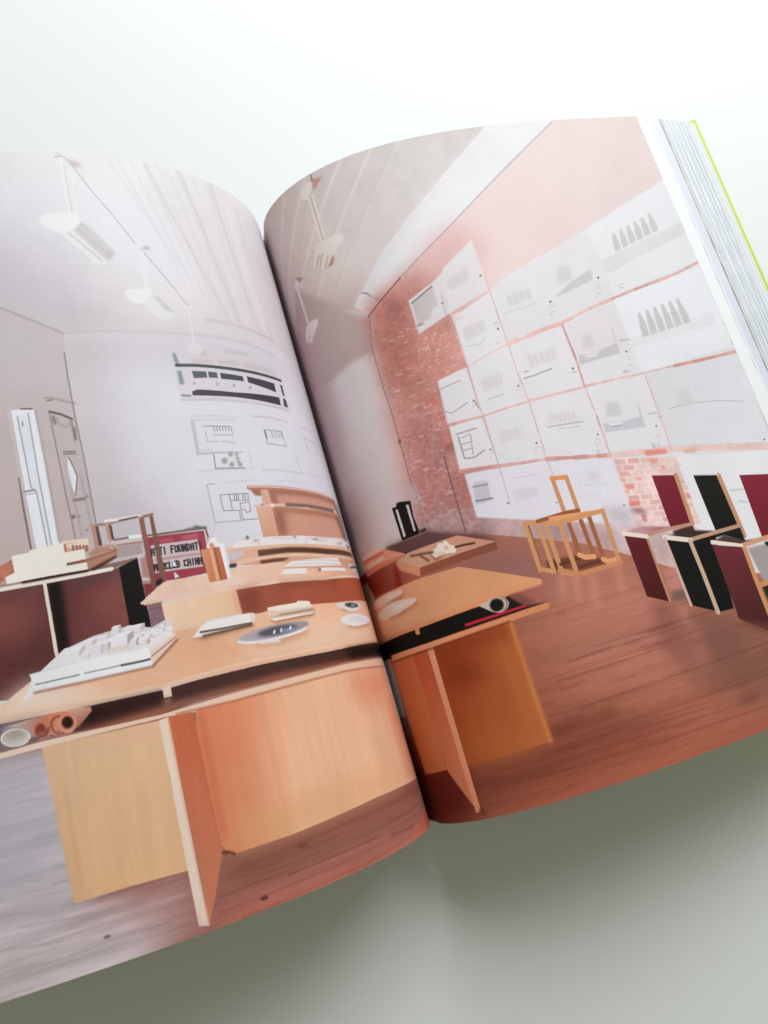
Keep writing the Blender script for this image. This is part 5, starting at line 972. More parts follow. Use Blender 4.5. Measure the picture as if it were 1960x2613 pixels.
RIGHT.line([69.6,166.4,70.9,166.5], 0.86, (208, 162, 156), soft=0.15, alpha=0.3)
RIGHT.line([67.4,185.4,69.4,185.5], 0.74, (208, 119, 107), soft=0.15, alpha=0.15)
RIGHT.line([62.8,141.3,63.7,141.3], 0.76, (212, 165, 159), soft=0.15, alpha=0.27)
RIGHT.line([48,120.2,48.9,120.2], 0.61, (156, 91, 87), soft=0.15, alpha=0.17)
RIGHT.line([53.1,147.4,54.5,147.4], 0.8, (221, 184, 182), soft=0.15, alpha=0.15)
RIGHT.line([56.7,198.7,57.9,198.6], 0.55, (211, 121, 108), soft=0.15, alpha=0.14)
RIGHT.line([67,166.9,67.8,166.9], 0.51, (208, 162, 156), soft=0.15, alpha=0.21)
RIGHT.line([50.3,133,52,133], 0.57, (225, 198, 195), soft=0.15, alpha=0.4)
RIGHT.line([55.8,111.5,57.3,111.5], 0.5, (216, 169, 163), soft=0.15, alpha=0.22)
RIGHT.line([57.2,176.4,58,176.3], 0.65, (218, 181, 179), soft=0.15, alpha=0.35)
RIGHT.line([58.6,190.6,60.3,190.6], 0.49, (211, 121, 108), soft=0.15, alpha=0.32)
RIGHT.line([48.5,111.6,49.8,111.6], 0.45, (220, 126, 114), soft=0.15, alpha=0.35)
RIGHT.line([58.3,129.7,60,129.7], 0.87, (220, 184, 181), soft=0.15, alpha=0.38)
RIGHT.line([58,179.1,59.6,179.1], 0.67, (148, 86, 82), soft=0.15, alpha=0.29)
RIGHT.line([68.4,194.5,69.9,194.5], 0.66, (143, 83, 79), soft=0.15, alpha=0.16)
RIGHT.line([45.1,119.7,46.5,119.7], 0.62, (219, 171, 166), soft=0.15, alpha=0.38)
RIGHT.line([69.6,192.2,70.6,192.3], 0.6, (213, 177, 174), soft=0.15, alpha=0.14)
RIGHT.line([57.9,148.4,60.3,148.4], 0.59, (150, 87, 83), soft=0.15, alpha=0.21)
RIGHT.line([54.8,160.1,56,160.1], 0.76, (219, 183, 180), soft=0.15, alpha=0.41)
RIGHT.line([59.1,168.8,61.6,168.8], 0.73, (221, 194, 191), soft=0.15, alpha=0.34)
RIGHT.line([67.8,182.1,69.1,182.1], 0.74, (208, 119, 107), soft=0.15, alpha=0.26)
RIGHT.line([56.6,113,57.5,113], 0.88, (222, 185, 183), soft=0.15, alpha=0.17)
RIGHT.line([47.8,149.3,49.2,149.3], 0.72, (222, 185, 183), soft=0.15, alpha=0.14)
RIGHT.line([53.5,167.3,55.2,167.2], 0.49, (150, 87, 84), soft=0.15, alpha=0.16)
RIGHT.line([52.4,190,54.7,189.8], 0.65, (149, 87, 83), soft=0.15, alpha=0.27)
RIGHT.line([50.3,192.8,52.7,192.6], 0.71, (222, 195, 192), soft=0.15, alpha=0.2)
RIGHT.line([49.5,168.7,50.7,168.6], 0.89, (224, 196, 194), soft=0.15, alpha=0.38)
RIGHT.line([57.6,154.1,60.2,154.1], 0.71, (150, 87, 83), soft=0.15, alpha=0.3)
RIGHT.line([50.2,133.7,51.8,133.6], 0.85, (225, 198, 195), soft=0.15, alpha=0.3)
RIGHT.line([48,125,50.3,125], 0.46, (218, 170, 164), soft=0.15, alpha=0.38)
RIGHT.line([47.1,137.9,48.5,137.8], 0.79, (217, 169, 164), soft=0.15, alpha=0.23)
RIGHT.line([54.5,141.8,56.4,141.8], 0.6, (152, 88, 85), soft=0.15, alpha=0.2)
RIGHT.line([47.3,123.6,49.9,123.5], 0.56, (218, 170, 165), soft=0.15, alpha=0.21)
RIGHT.line([55.8,134.4,57,134.4], 0.81, (152, 89, 85), soft=0.15, alpha=0.4)
RIGHT.line([56.1,120.9,58.6,120.9], 0.9, (224, 197, 195), soft=0.15, alpha=0.4)
RIGHT.line([55.3,114,57.1,114], 0.66, (225, 197, 195), soft=0.15, alpha=0.34)
RIGHT.line([59.3,187.6,60.5,187.6], 0.75, (220, 193, 190), soft=0.15, alpha=0.37)
RIGHT.line([71.7,176.9,73.9,176.9], 0.81, (144, 83, 79), soft=0.15, alpha=0.15)
RIGHT.line([46.9,119.4,48.9,119.3], 0.66, (157, 91, 88), soft=0.15, alpha=0.16)
RIGHT.line([48,115.5,49.3,115.4], 0.4, (224, 187, 185), soft=0.15, alpha=0.24)
RIGHT.line([45.3,122.3,46.8,122.3], 0.5, (157, 92, 88), soft=0.15, alpha=0.27)
RIGHT.line([63.3,153.5,64.8,153.5], 0.83, (148, 86, 82), soft=0.15, alpha=0.3)
RIGHT.line([61.1,159.2,63,159.2], 0.67, (212, 122, 109), soft=0.15, alpha=0.34)
RIGHT.line([48.2,118.2,49.7,118.2], 0.74, (227, 199, 197), soft=0.15, alpha=0.29)
RIGHT.line([48.1,137.5,50.3,137.4], 0.8, (225, 198, 196), soft=0.15, alpha=0.26)
RIGHT.line([74,159.7,76.1,159.8], 0.57, (207, 161, 155), soft=0.15, alpha=0.38)
RIGHT.line([45.2,120.9,46.3,120.8], 0.77, (220, 127, 114), soft=0.15, alpha=0.26)
RIGHT.line([61.5,189.6,62.4,189.6], 0.7, (210, 120, 108), soft=0.15, alpha=0.39)
RIGHT.line([55.5,131.2,57.1,131.2], 0.41, (224, 197, 194), soft=0.15, alpha=0.36)
RIGHT.line([67.2,186.1,69,186.1], 0.54, (214, 178, 175), soft=0.15, alpha=0.35)
RIGHT.line([51,191.8,52.1,191.7], 0.75, (212, 165, 160), soft=0.15, alpha=0.25)
RIGHT.line([54,164.6,56.5,164.6], 0.83, (222, 195, 192), soft=0.15, alpha=0.29)
RIGHT.line([45.6,135.7,47.8,135.6], 0.68, (223, 186, 184), soft=0.15, alpha=0.27)
RIGHT.line([66.6,175.2,68.5,175.2], 0.72, (209, 120, 107), soft=0.15, alpha=0.19)
RIGHT.line([56.2,117.2,58.1,117.2], 0.48, (216, 168, 163), soft=0.15, alpha=0.21)
RIGHT.line([58,126,59.2,126], 0.66, (224, 196, 194), soft=0.15, alpha=0.16)
RIGHT.line([52.6,130.5,55.1,130.5], 0.84, (216, 168, 163), soft=0.15, alpha=0.26)
RIGHT.line([52.4,146.8,54.6,146.8], 0.46, (221, 184, 182), soft=0.15, alpha=0.39)
RIGHT.line([61.9,164.7,62.8,164.7], 0.85, (210, 164, 158), soft=0.15, alpha=0.21)
RIGHT.line([58.7,147.7,61.3,147.7], 0.54, (222, 195, 192), soft=0.15, alpha=0.33)
RIGHT.line([51.2,168.7,53.1,168.6], 0.76, (214, 167, 161), soft=0.15, alpha=0.31)
RIGHT.line([70.1,183.1,71.6,183.2], 0.7, (217, 190, 187), soft=0.15, alpha=0.18)
RIGHT.line([56.3,173.1,58.5,173.1], 0.52, (218, 182, 179), soft=0.15, alpha=0.42)
RIGHT.line([55.2,131.6,56.1,131.6], 0.64, (216, 124, 112), soft=0.15, alpha=0.35)
RIGHT.line([65,187.2,65.9,187.3], 0.63, (215, 179, 176), soft=0.15, alpha=0.27)
RIGHT.line([47.7,158.1,49.6,157.9], 0.84, (225, 197, 195), soft=0.15, alpha=0.2)
RIGHT.line([47.3,127.7,48.3,127.7], 0.68, (156, 91, 87), soft=0.15, alpha=0.23)
RIGHT.line([45.9,126.1,47,126.1], 0.45, (220, 126, 114), soft=0.15, alpha=0.27)
RIGHT.line([62.2,146.7,64.8,146.7], 0.4, (221, 194, 191), soft=0.15, alpha=0.31)
RIGHT.line([60.7,115.4,61.6,115.4], 0.45, (152, 89, 85), soft=0.15, alpha=0.3)
RIGHT.line([52,113,54.5,113], 0.8, (223, 186, 184), soft=0.15, alpha=0.27)
RIGHT.line([57.2,158.3,59.3,158.3], 0.69, (214, 122, 110), soft=0.15, alpha=0.22)
RIGHT.line([55.7,145.2,58.1,145.1], 0.83, (215, 123, 111), soft=0.15, alpha=0.3)
RIGHT.line([53.2,187.6,55.7,187.5], 0.74, (213, 122, 109), soft=0.15, alpha=0.24)
RIGHT.line([62.5,170.3,64.3,170.3], 0.46, (147, 85, 81), soft=0.15, alpha=0.32)
RIGHT.line([61.4,149.6,63.9,149.6], 0.77, (211, 165, 159), soft=0.15, alpha=0.34)
RIGHT.line([62.7,142.9,63.8,142.9], 0.67, (212, 165, 159), soft=0.15, alpha=0.29)
RIGHT.line([59.5,196.5,61.6,196.5], 0.44, (210, 120, 108), soft=0.15, alpha=0.13)
RIGHT.line([54.5,195.6,56.6,195.5], 0.7, (212, 121, 109), soft=0.15, alpha=0.23)
RIGHT.line([44.1,120.7,45.7,120.6], 0.48, (225, 188, 186), soft=0.15, alpha=0.34)
RIGHT.line([52,123.7,54.4,123.6], 0.47, (222, 185, 183), soft=0.15, alpha=0.25)
RIGHT.line([69.8,163.2,72.5,163.3], 0.75, (208, 162, 156), soft=0.15, alpha=0.29)
RIGHT.line([57.1,108.3,58.9,108.3], 0.68, (154, 90, 86), soft=0.15, alpha=0.41)
RIGHT.line([53.6,159.6,55.5,159.6], 0.72, (220, 183, 181), soft=0.15, alpha=0.18)
RIGHT.line([46.8,122.9,49.3,122.8], 0.88, (218, 170, 165), soft=0.15, alpha=0.22)
RIGHT.line([55.6,153.8,56.5,153.8], 0.71, (215, 123, 111), soft=0.15, alpha=0.2)
RIGHT.line([69.4,174.9,71.1,174.9], 0.56, (207, 161, 155), soft=0.15, alpha=0.37)
RIGHT.line([46.7,124.8,48.2,124.7], 0.62, (220, 126, 114), soft=0.15, alpha=0.42)
RIGHT.line([76.1,183,77.5,183.1], 0.45, (212, 176, 173), soft=0.15, alpha=0.14)
RIGHT.line([52.7,156.9,55,156.9], 0.56, (223, 196, 193), soft=0.15, alpha=0.21)
RIGHT.line([72.2,177.1,73.3,177.1], 0.85, (207, 119, 106), soft=0.15, alpha=0.29)
RIGHT.line([58.8,158,61.5,158], 0.78, (221, 194, 192), soft=0.15, alpha=0.32)
RIGHT.line([58,108.4,59.8,108.4], 0.85, (217, 125, 112), soft=0.15, alpha=0.12)
RIGHT.line([53.6,190.8,54.9,190.7], 0.51, (221, 194, 191), soft=0.15, alpha=0.39)
RIGHT.line([48.4,151,50.7,150.9], 0.67, (217, 125, 112), soft=0.15, alpha=0.31)
RIGHT.line([55.2,152.1,57.6,152.1], 0.71, (151, 88, 84), soft=0.15, alpha=0.17)
RIGHT.line([74.4,185.7,76.8,185.8], 0.74, (212, 176, 173), soft=0.15, alpha=0.31)
RIGHT.line([54.3,155.5,55.5,155.5], 0.45, (214, 166, 161), soft=0.15, alpha=0.32)
RIGHT.line([57.4,190.9,59.8,190.8], 0.86, (220, 193, 190), soft=0.15, alpha=0.31)
RIGHT.line([60.1,110.4,61.5,110.4], 0.75, (215, 168, 162), soft=0.15, alpha=0.18)
RIGHT.line([50,111.4,51.7,111.4], 0.62, (156, 91, 87), soft=0.15, alpha=0.24)
RIGHT.line([48.4,162.8,50.1,162.7], 0.59, (153, 89, 85), soft=0.15, alpha=0.12)
RIGHT.line([44.6,116,47.1,115.9], 0.8, (158, 92, 88), soft=0.15, alpha=0.19)
RIGHT.line([54.9,139.3,57.4,139.3], 0.53, (220, 184, 181), soft=0.15, alpha=0.37)
RIGHT.line([54.1,159.6,55.2,159.6], 0.65, (223, 195, 193), soft=0.15, alpha=0.17)
RIGHT.line([52.1,144.4,54.1,144.3], 0.43, (216, 124, 112), soft=0.15, alpha=0.42)
RIGHT.line([73,180.8,75.4,180.9], 0.63, (207, 118, 106), soft=0.15, alpha=0.19)
RIGHT.line([61.1,153,63.5,153], 0.47, (213, 122, 109), soft=0.15, alpha=0.33)
RIGHT.line([49.3,187.9,51.6,187.8], 0.55, (214, 123, 110), soft=0.15, alpha=0.19)
RIGHT.line([48.3,170.5,49.4,170.4], 0.48, (221, 184, 182), soft=0.15, alpha=0.31)
RIGHT.line([65.8,181.8,68.5,181.8], 0.71, (218, 191, 188), soft=0.15, alpha=0.42)
RIGHT.line([44.2,123.1,45.9,123.1], 0.58, (227, 200, 198), soft=0.15, alpha=0.42)
RIGHT.line([58.8,112.7,60.8,112.7], 0.44, (224, 197, 195), soft=0.15, alpha=0.35)
RIGHT.line([64.8,191.8,66.2,191.8], 0.52, (218, 191, 188), soft=0.15, alpha=0.39)
RIGHT.line([52,118.2,54.5,118.1], 0.48, (223, 186, 184), soft=0.15, alpha=0.16)
RIGHT.line([54.1,174.7,55,174.6], 0.48, (214, 123, 110), soft=0.15, alpha=0.33)
RIGHT.line([58.7,192.5,59.9,192.5], 0.62, (209, 163, 157), soft=0.15, alpha=0.35)
RIGHT.line([59.7,135.8,58.9,122.5,58.3,104.7], 0.5, (110, 78, 83), soft=0.15)
RIGHT.line([48.9,204.3,46.1,193.3,45.5,188.5,44.9,172.5,45,160.7,44.4,148.2,43.6,132.1,44.1,118.5], 0.5, (150, 121, 123), soft=0.15)
RIGHT.line([48.3,204.6,55.5,209.3,66.5,216.2,94.2,233.6,131.3,259.2,160.5,279], 0.4, (151, 142, 147), soft=0.15)
RIGHT.line([48.3,204.6,55.5,209.3,66.5,216.2], 0.6, (116, 81, 79), soft=0.15)
RIGHT.poly([45,147.9,44.8,147.6,44.6,147.3,44.4,147.2,44.2,147.1,44,147.2,43.9,147.4,43.8,147.7,43.8,148,43.9,148.4,44,148.7,44.2,149,44.4,149.1,44.6,149.2,44.8,149.1,45,148.9,45.1,148.6,45.1,148.3], (112, 87, 90), soft=0.3)
RIGHT.poly([66.5,205,78.3,209.7,83.9,213.3,85.3,214.2,80.5,194,66,189.1], (204, 197, 203), soft=0.2)
RIGHT.poly([84.7,214.7,101.3,225.3,101,213.5,100.1,200.9,80.4,193.6], (206, 200, 206), soft=0.2)
RIGHT.poly([67.5,203.5,77.9,208.3,77.7,199.1,74.5,198.2,73.3,195,67,192.9], (180, 171, 175), soft=0.3, grad=(68.3, 203.4, 74.8, 196.5, (187, 178, 181)))
RIGHT.line([67.5,203.5,77.9,208.3], 0.6, (112, 101, 103), soft=0.15)
RIGHT.line([66.8,192.9,69.1,193.3], 0.6, (113, 102, 105), soft=0.2)
RIGHT.line([80.6,204.2,79.5,194.3], 0.5, (169, 162, 167), soft=0.2)
RIGHT.poly([81.7,193.1,100.3,199.7,114.5,204.6,103.5,202.3,128.8,211.8,156.2,222,209.2,244.2,210.7,175.4,208.5,154,207.4,114.4,223.4,105.5,154.4,111.6,124.8,117.2,99.1,123.1,79.4,125.8,79.9,147.3,80.9,169.6], (211, 206, 214), grad=(86.3, 151.8, 185.1, 218.2, (202, 199, 205)))
RIGHT.poly([67.1,167.2,80,169.4,79.9,147.3,65.2,148.3], (212, 207, 216), soft=0.2)
RIGHT.poly([65.5,147.1,79.4,147.1,79.2,126,63.7,128.2], (214, 209, 218), soft=0.2)
RIGHT.poly([65.1,126.4,79.2,125,99,122.9,126.1,116.6,125.2,87.9,119.6,89.9,80.7,102.4,64.1,108.3], (214, 208, 220), soft=0.2, grad=(64.9, 114.9, 118.4, 110.6, (210, 205, 215)))
RIGHT.poly([156.4,222,209.2,244.2,209.1,199.7,156.9,188.3], (208, 207, 213), soft=0.25)
RIGHT.poly([155.7,186.4,207.9,197.2,208.2,177.7,208.2,155.7,154.8,150.9], (211, 210, 217), soft=0.25)
RIGHT.poly([156.2,149.5,207.6,152.5,208,131.5,207.8,108.6,154.1,115.5], (199, 197, 204), soft=0.25, grad=(159.6, 139.4, 195.3, 116.5, (206, 205, 213)))
RIGHT.poly([154.9,111.9,206.3,105.7,227.6,97.2,209.7,36,173.3,52.3,150.8,82.5], (213, 210, 218), soft=0.25)
RIGHT.poly([103.3,201.5,156,221.6,156.3,187.9,100.4,175.4], (205, 201, 207), soft=0.25)
RIGHT.poly([128.7,178.2,154.5,184.5,154.4,160.3,127.7,163.4], (205, 198, 205), soft=0.25)
RIGHT.line([81.7,193.1,85.4,194.2], 1.18, (214, 175, 173), soft=0.14, alpha=0.83)
RIGHT.line([85.2,194.1,88.8,195.3], 1.19, (199, 162, 161), soft=0.14, alpha=0.9)
RIGHT.line([88.7,195.2,94.2,197.4], 0.92, (205, 167, 166), soft=0.14, alpha=0.89)
RIGHT.line([93.9,197.3,99.5,199.5], 0.97, (209, 171, 169), soft=0.14, alpha=0.83)
RIGHT.line([101.2,207.9,101,202.9], 0.61, (205, 171, 171), soft=0.14, alpha=0.87)
RIGHT.line([101,203.1,100.8,198.1], 0.61, (199, 167, 162), soft=0.14, alpha=0.72)
RIGHT.line([100.8,198.4,100.7,194.2], 0.65, (205, 171, 171), soft=0.14, alpha=0.77)
RIGHT.line([100.7,194.4,100.6,190.3], 0.68, (199, 167, 163), soft=0.14, alpha=0.68)
RIGHT.line([100.6,190.5,100.5,186.3], 0.69, (190, 159, 155), soft=0.14, alpha=0.85)
RIGHT.line([100.6,186.5,100.5,182.4], 0.68, (199, 167, 163), soft=0.14, alpha=0.72)
RIGHT.line([100.5,182.6,100.4,178.6], 0.6, (203, 169, 170), soft=0.14, alpha=0.84)
RIGHT.line([100.4,178.8,100.3,174.7], 0.72, (197, 165, 161), soft=0.14, alpha=0.76)
RIGHT.line([100.3,174.9,100.1,169.8], 0.59, (190, 160, 156), soft=0.14, alpha=0.82)
RIGHT.line([100.1,170.1,100,165.1], 0.54, (193, 162, 158), soft=0.14, alpha=0.72)
RIGHT.line([100,165.3,99.9,160.3], 0.77, (208, 173, 174), soft=0.14, alpha=0.81)
RIGHT.line([99.9,160.5,100,156.2], 0.81, (197, 165, 161), soft=0.14, alpha=0.73)
RIGHT.line([100,156.4,100.1,152.1], 0.54, (203, 170, 166), soft=0.14, alpha=0.82)
RIGHT.line([100.1,152.3,100.2,148], 0.77, (210, 175, 176), soft=0.14, alpha=0.69)
RIGHT.line([100.2,148.2,99.9,143.6], 0.64, (203, 170, 166), soft=0.14, alpha=0.88)
RIGHT.line([99.9,143.8,99.7,139.2], 0.54, (190, 159, 155), soft=0.14, alpha=0.7)
RIGHT.line([99.7,139.4,99.4,134.9], 0.83, (198, 166, 163), soft=0.14, alpha=0.8)
RIGHT.line([99.5,135.1,99.2,130.9], 0.55, (206, 173, 169), soft=0.14, alpha=0.71)
RIGHT.line([99.2,131.1,98.9,127], 0.74, (200, 168, 164), soft=0.14, alpha=0.84)
RIGHT.line([99,127.2,98.7,123.1], 0.63, (205, 172, 168), soft=0.14, alpha=0.72)
RIGHT.line([98.7,123.3,98.9,119.3], 0.62, (202, 169, 166), soft=0.14, alpha=0.85)
RIGHT.line([98.9,119.5,99,115.5], 0.8, (212, 177, 178), soft=0.14, alpha=0.7)
RIGHT.line([80.7,169.6,84.8,170.7], 0.65, (216, 178, 177), soft=0.14, alpha=0.55)
RIGHT.line([84.6,170.7,88.6,171.8], 0.77, (214, 176, 175), soft=0.14, alpha=0.67)
RIGHT.line([88.4,171.8,92.5,172.9], 0.9, (213, 176, 174), soft=0.14, alpha=0.63)
RIGHT.line([92.3,172.9,96.3,173.8], 0.97, (216, 178, 177), soft=0.14, alpha=0.53)
RIGHT.line([96.1,173.8,100.1,174.7], 0.82, (216, 179, 177), soft=0.14, alpha=0.58)
RIGHT.line([100.2,174.8,105.1,175.6], 2.01, (219, 174, 169), soft=0.14, alpha=0.85)
RIGHT.line([104.9,175.5,109.8,176.4], 1.3, (216, 172, 166), soft=0.14, alpha=0.74)
RIGHT.line([109.6,176.3,114.6,177.2], 2.07, (216, 172, 167), soft=0.14, alpha=0.74)
RIGHT.line([114.3,177.1,118.7,177.8], 1.38, (215, 171, 166), soft=0.14, alpha=0.84)
RIGHT.line([118.5,177.8,123,178.4], 1.36, (207, 165, 159), soft=0.14, alpha=0.71)
RIGHT.line([122.8,178.4,127.3,179.1], 1.66, (211, 168, 162), soft=0.14, alpha=0.83)
RIGHT.line([127.1,179.1,121.9,178.4], 1.76, (207, 164, 159), soft=0.14, alpha=0.76)
RIGHT.line([122.2,178.4,117.1,177.7], 1.3, (215, 171, 165), soft=0.14, alpha=0.81)
RIGHT.line([117.3,177.8,112.3,177.2], 1.34, (212, 169, 163), soft=0.14, alpha=0.85)
RIGHT.line([112.5,177.2,117.6,177.9], 2.03, (213, 170, 164), soft=0.14, alpha=0.72)
RIGHT.line([117.4,177.9,122.6,178.6], 1.97, (209, 166, 161), soft=0.14, alpha=0.89)
RIGHT.line([122.3,178.6,127.6,179.4], 1.57, (213, 169, 164), soft=0.14, alpha=0.84)
RIGHT.line([127.4,179.4,132.5,180.8], 1.71, (208, 166, 160), soft=0.14, alpha=0.83)
RIGHT.line([132.3,180.8,137.5,182.3], 1.3, (216, 172, 166), soft=0.14, alpha=0.83)
RIGHT.line([137.2,182.2,142.6,183.8], 1.59, (216, 172, 166), soft=0.14, alpha=0.73)
RIGHT.line([142.3,183.7,148.9,185.2], 1.32, (209, 167, 161), soft=0.14, alpha=0.86)
RIGHT.line([148.6,185.1,155.4,186.6], 1.81, (208, 165, 159), soft=0.14, alpha=0.85)
RIGHT.line([155.1,186.6,162,188.1], 1.14, (181, 141, 135), soft=0.14, alpha=0.77)
RIGHT.line([161.6,188,168.7,189.6], 1.25, (195, 152, 146), soft=0.14, alpha=0.74)
RIGHT.line([168.3,189.5,175.4,190.9], 1.29, (182, 141, 135), soft=0.14, alpha=0.89)
RIGHT.line([175.1,190.9,182.3,192.3], 1.4, (182, 141, 135), soft=0.14, alpha=0.72)
RIGHT.line([181.9,192.2,187.9,193.4], 1.52, (204, 159, 152), soft=0.14, alpha=0.72)
RIGHT.line([187.6,193.4,193.7,194.6], 1.22, (204, 159, 153), soft=0.14, alpha=0.83)
RIGHT.line([193.4,194.6,201.2,197], 1.21, (189, 147, 141), soft=0.14, alpha=0.69)
RIGHT.line([200.8,196.9,208.8,199.4], 1.28, (190, 148, 142), soft=0.14, alpha=0.68)
RIGHT.line([65.1,148.1,69.1,147.8], 0.65, (204, 155, 150), soft=0.14, alpha=0.87)
RIGHT.line([68.9,147.8,73,147.5], 1, (212, 161, 155), soft=0.14, alpha=0.78)
RIGHT.line([72.8,147.5,76.5,147.4], 0.79, (213, 162, 156), soft=0.14, alpha=0.85)
RIGHT.line([76.3,147.4,80.1,147.3], 0.96, (208, 158, 152), soft=0.14, alpha=0.76)
RIGHT.line([79.9,147.3,85.1,147.6], 0.81, (203, 154, 148), soft=0.14, alpha=0.68)
RIGHT.line([84.9,147.6,90.1,148], 0.8, (207, 157, 151), soft=0.14, alpha=0.83)
RIGHT.line([89.9,148,95.3,148.2], 0.71, (217, 165, 159), soft=0.14, alpha=0.81)
RIGHT.line([95,148.2,100.5,148.5], 0.91, (214, 162, 156), soft=0.14, alpha=0.73)
RIGHT.line([100.3,148.7,104.9,148.7], 1.52, (211, 173, 170), soft=0.14, alpha=0.79)
RIGHT.line([104.7,148.7,109.3,148.8], 1.15, (215, 176, 173), soft=0.14, alpha=0.85)
RIGHT.line([109.1,148.8,113.7,148.9], 1.43, (212, 174, 171), soft=0.14, alpha=0.74)
RIGHT.line([113.5,148.9,118.1,149], 1.08, (205, 168, 165), soft=0.14, alpha=0.81)
RIGHT.line([117.9,149,122.6,149.2], 1.17, (201, 165, 162), soft=0.14, alpha=0.82)
RIGHT.line([122.4,149.2,127.2,149.4], 1.12, (205, 168, 165), soft=0.14, alpha=0.73)
RIGHT.line([127,149.4,126.5,149.4], 1.41, (209, 171, 168), soft=0.14, alpha=0.73)
RIGHT.line([126.5,149.4,126.1,149.5], 1.55, (210, 172, 169), soft=0.14, alpha=0.79)
RIGHT.line([126.2,149.6,130.8,149.7], 1.3, (202, 165, 161), soft=0.14, alpha=0.88)
RIGHT.line([130.6,149.7,135.3,149.8], 1.03, (211, 172, 169), soft=0.14, alpha=0.79)
RIGHT.line([135.1,149.8,139.9,149.9], 1.34, (202, 165, 162), soft=0.14, alpha=0.68)
RIGHT.line([139.7,149.9,145.2,150], 1, (213, 174, 170), soft=0.14, alpha=0.71)
RIGHT.line([144.9,150,150.5,150.1], 1.27, (212, 173, 170), soft=0.14, alpha=0.68)
RIGHT.line([150.2,150.1,155.9,150.3], 0.91, (202, 164, 161), soft=0.14, alpha=0.84)
RIGHT.line([155.6,150.3,160.4,150.5], 0.76, (196, 169, 166), soft=0.14, alpha=0.76)
RIGHT.line([160.2,150.5,165,150.8], 0.69, (176, 151, 149), soft=0.14, alpha=0.69)
RIGHT.line([164.8,150.8,168.8,151], 0.73, (192, 165, 163), soft=0.14, alpha=0.78)
RIGHT.line([168.6,151,172.7,151.1], 0.85, (182, 156, 154), soft=0.14, alpha=0.8)
RIGHT.line([172.5,151.1,178.1,151.4], 1.38, (185, 128, 118), soft=0.14, alpha=0.88)
RIGHT.line([177.8,151.3,183.4,151.6], 1.52, (199, 138, 128), soft=0.14, alpha=0.76)
RIGHT.line([183.1,151.6,188.8,151.8], 1.57, (190, 131, 122), soft=0.14, alpha=0.89)
RIGHT.line([188.6,151.8,195.1,152.2], 1.43, (189, 130, 121), soft=0.14, alpha=0.89)
RIGHT.line([194.8,152.2,201.5,152.6], 1.28, (194, 134, 125), soft=0.14, alpha=0.8)
RIGHT.line([201.2,152.6,207.9,153], 1.59, (199, 137, 128), soft=0.14, alpha=0.73)
RIGHT.line([63.8,127.9,68,127.3], 1.86, (201, 139, 134), soft=0.14, alpha=0.8)
RIGHT.line([67.8,127.3,72,126.7], 1.55, (192, 132, 127), soft=0.14, alpha=0.84)
RIGHT.line([71.8,126.7,75.6,126.1], 1.61, (191, 132, 127), soft=0.14, alpha=0.8)
RIGHT.line([75.4,126.2,79.3,125.6], 1.83, (196, 136, 131), soft=0.14, alpha=0.69)
RIGHT.line([79.1,125.6,84.2,124.9], 1.49, (212, 156, 154), soft=0.14, alpha=0.87)
RIGHT.line([83.9,124.9,89,124.2], 1.31, (203, 149, 147), soft=0.14, alpha=0.74)
RIGHT.line([88.8,124.2,94.3,123.7], 1.34, (192, 141, 138), soft=0.14, alpha=0.74)
RIGHT.line([94.1,123.7,99.7,123.2], 1.13, (208, 153, 150), soft=0.14, alpha=0.68)
RIGHT.line([99.4,123.3,103.7,122.4], 1.63, (206, 151, 149), soft=0.14, alpha=0.77)
RIGHT.line([103.5,122.5,107.8,121.7], 1.47, (207, 152, 149), soft=0.14, alpha=0.85)
RIGHT.line([107.6,121.7,111.9,120.9], 1.34, (201, 147, 145), soft=0.14, alpha=0.82)
RIGHT.line([111.7,120.9,116.2,120.2], 1.61, (205, 150, 148), soft=0.14, alpha=0.88)
RIGHT.line([98.9,123.1,103,122.4], 2.02, (201, 143, 140), soft=0.14, alpha=0.68)
RIGHT.line([102.8,122.4,106.9,121.7], 1.49, (184, 130, 127), soft=0.14, alpha=0.68)
RIGHT.line([106.7,121.7,110.8,121], 1.45, (196, 139, 136), soft=0.14, alpha=0.87)
RIGHT.line([110.6,121,115.7,120.2], 1.9, (185, 131, 128), soft=0.14, alpha=0.69)
RIGHT.line([115.5,120.2,120.6,119.4], 1.58, (204, 145, 142), soft=0.14, alpha=0.74)
RIGHT.line([120.4,119.4,125.6,118.6], 1.84, (189, 134, 131), soft=0.14, alpha=0.87)
RIGHT.line([125.3,118.4,130.7,117.8], 2.46, (214, 181, 178), soft=0.14, alpha=0.76)
RIGHT.line([130.4,117.8,135.9,117.2], 2.64, (211, 178, 175), soft=0.14, alpha=0.89)
RIGHT.line([135.6,117.3,140.2,116.8], 3.22, (215, 181, 178), soft=0.14, alpha=0.73)
RIGHT.line([139.9,116.8,144.5,116.3], 2.58, (212, 179, 176), soft=0.14, alpha=0.75)
RIGHT.line([144.3,116.3,148.9,115.8], 2.61, (216, 182, 179), soft=0.14, alpha=0.83)
RIGHT.line([148.7,115.9,153.4,115.4], 3.35, (206, 174, 171), soft=0.14, alpha=0.71)
RIGHT.line([153.2,115.4,159,114.6], 2.34, (218, 184, 181), soft=0.14, alpha=0.72)
RIGHT.line([158.7,114.6,164.5,113.8], 2.76, (214, 181, 178), soft=0.14, alpha=0.71)
RIGHT.line([164.3,113.8,170.2,113], 2.98, (204, 172, 169), soft=0.14, alpha=0.74)
RIGHT.line([169.9,113,174.6,112.3], 3.28, (218, 184, 181), soft=0.14, alpha=0.79)
RIGHT.line([174.4,112.3,179.1,111.6], 2.57, (215, 181, 178), soft=0.14, alpha=0.77)
RIGHT.line([178.9,111.6,183.7,110.9], 3.5, (217, 184, 181), soft=0.14, alpha=0.71)
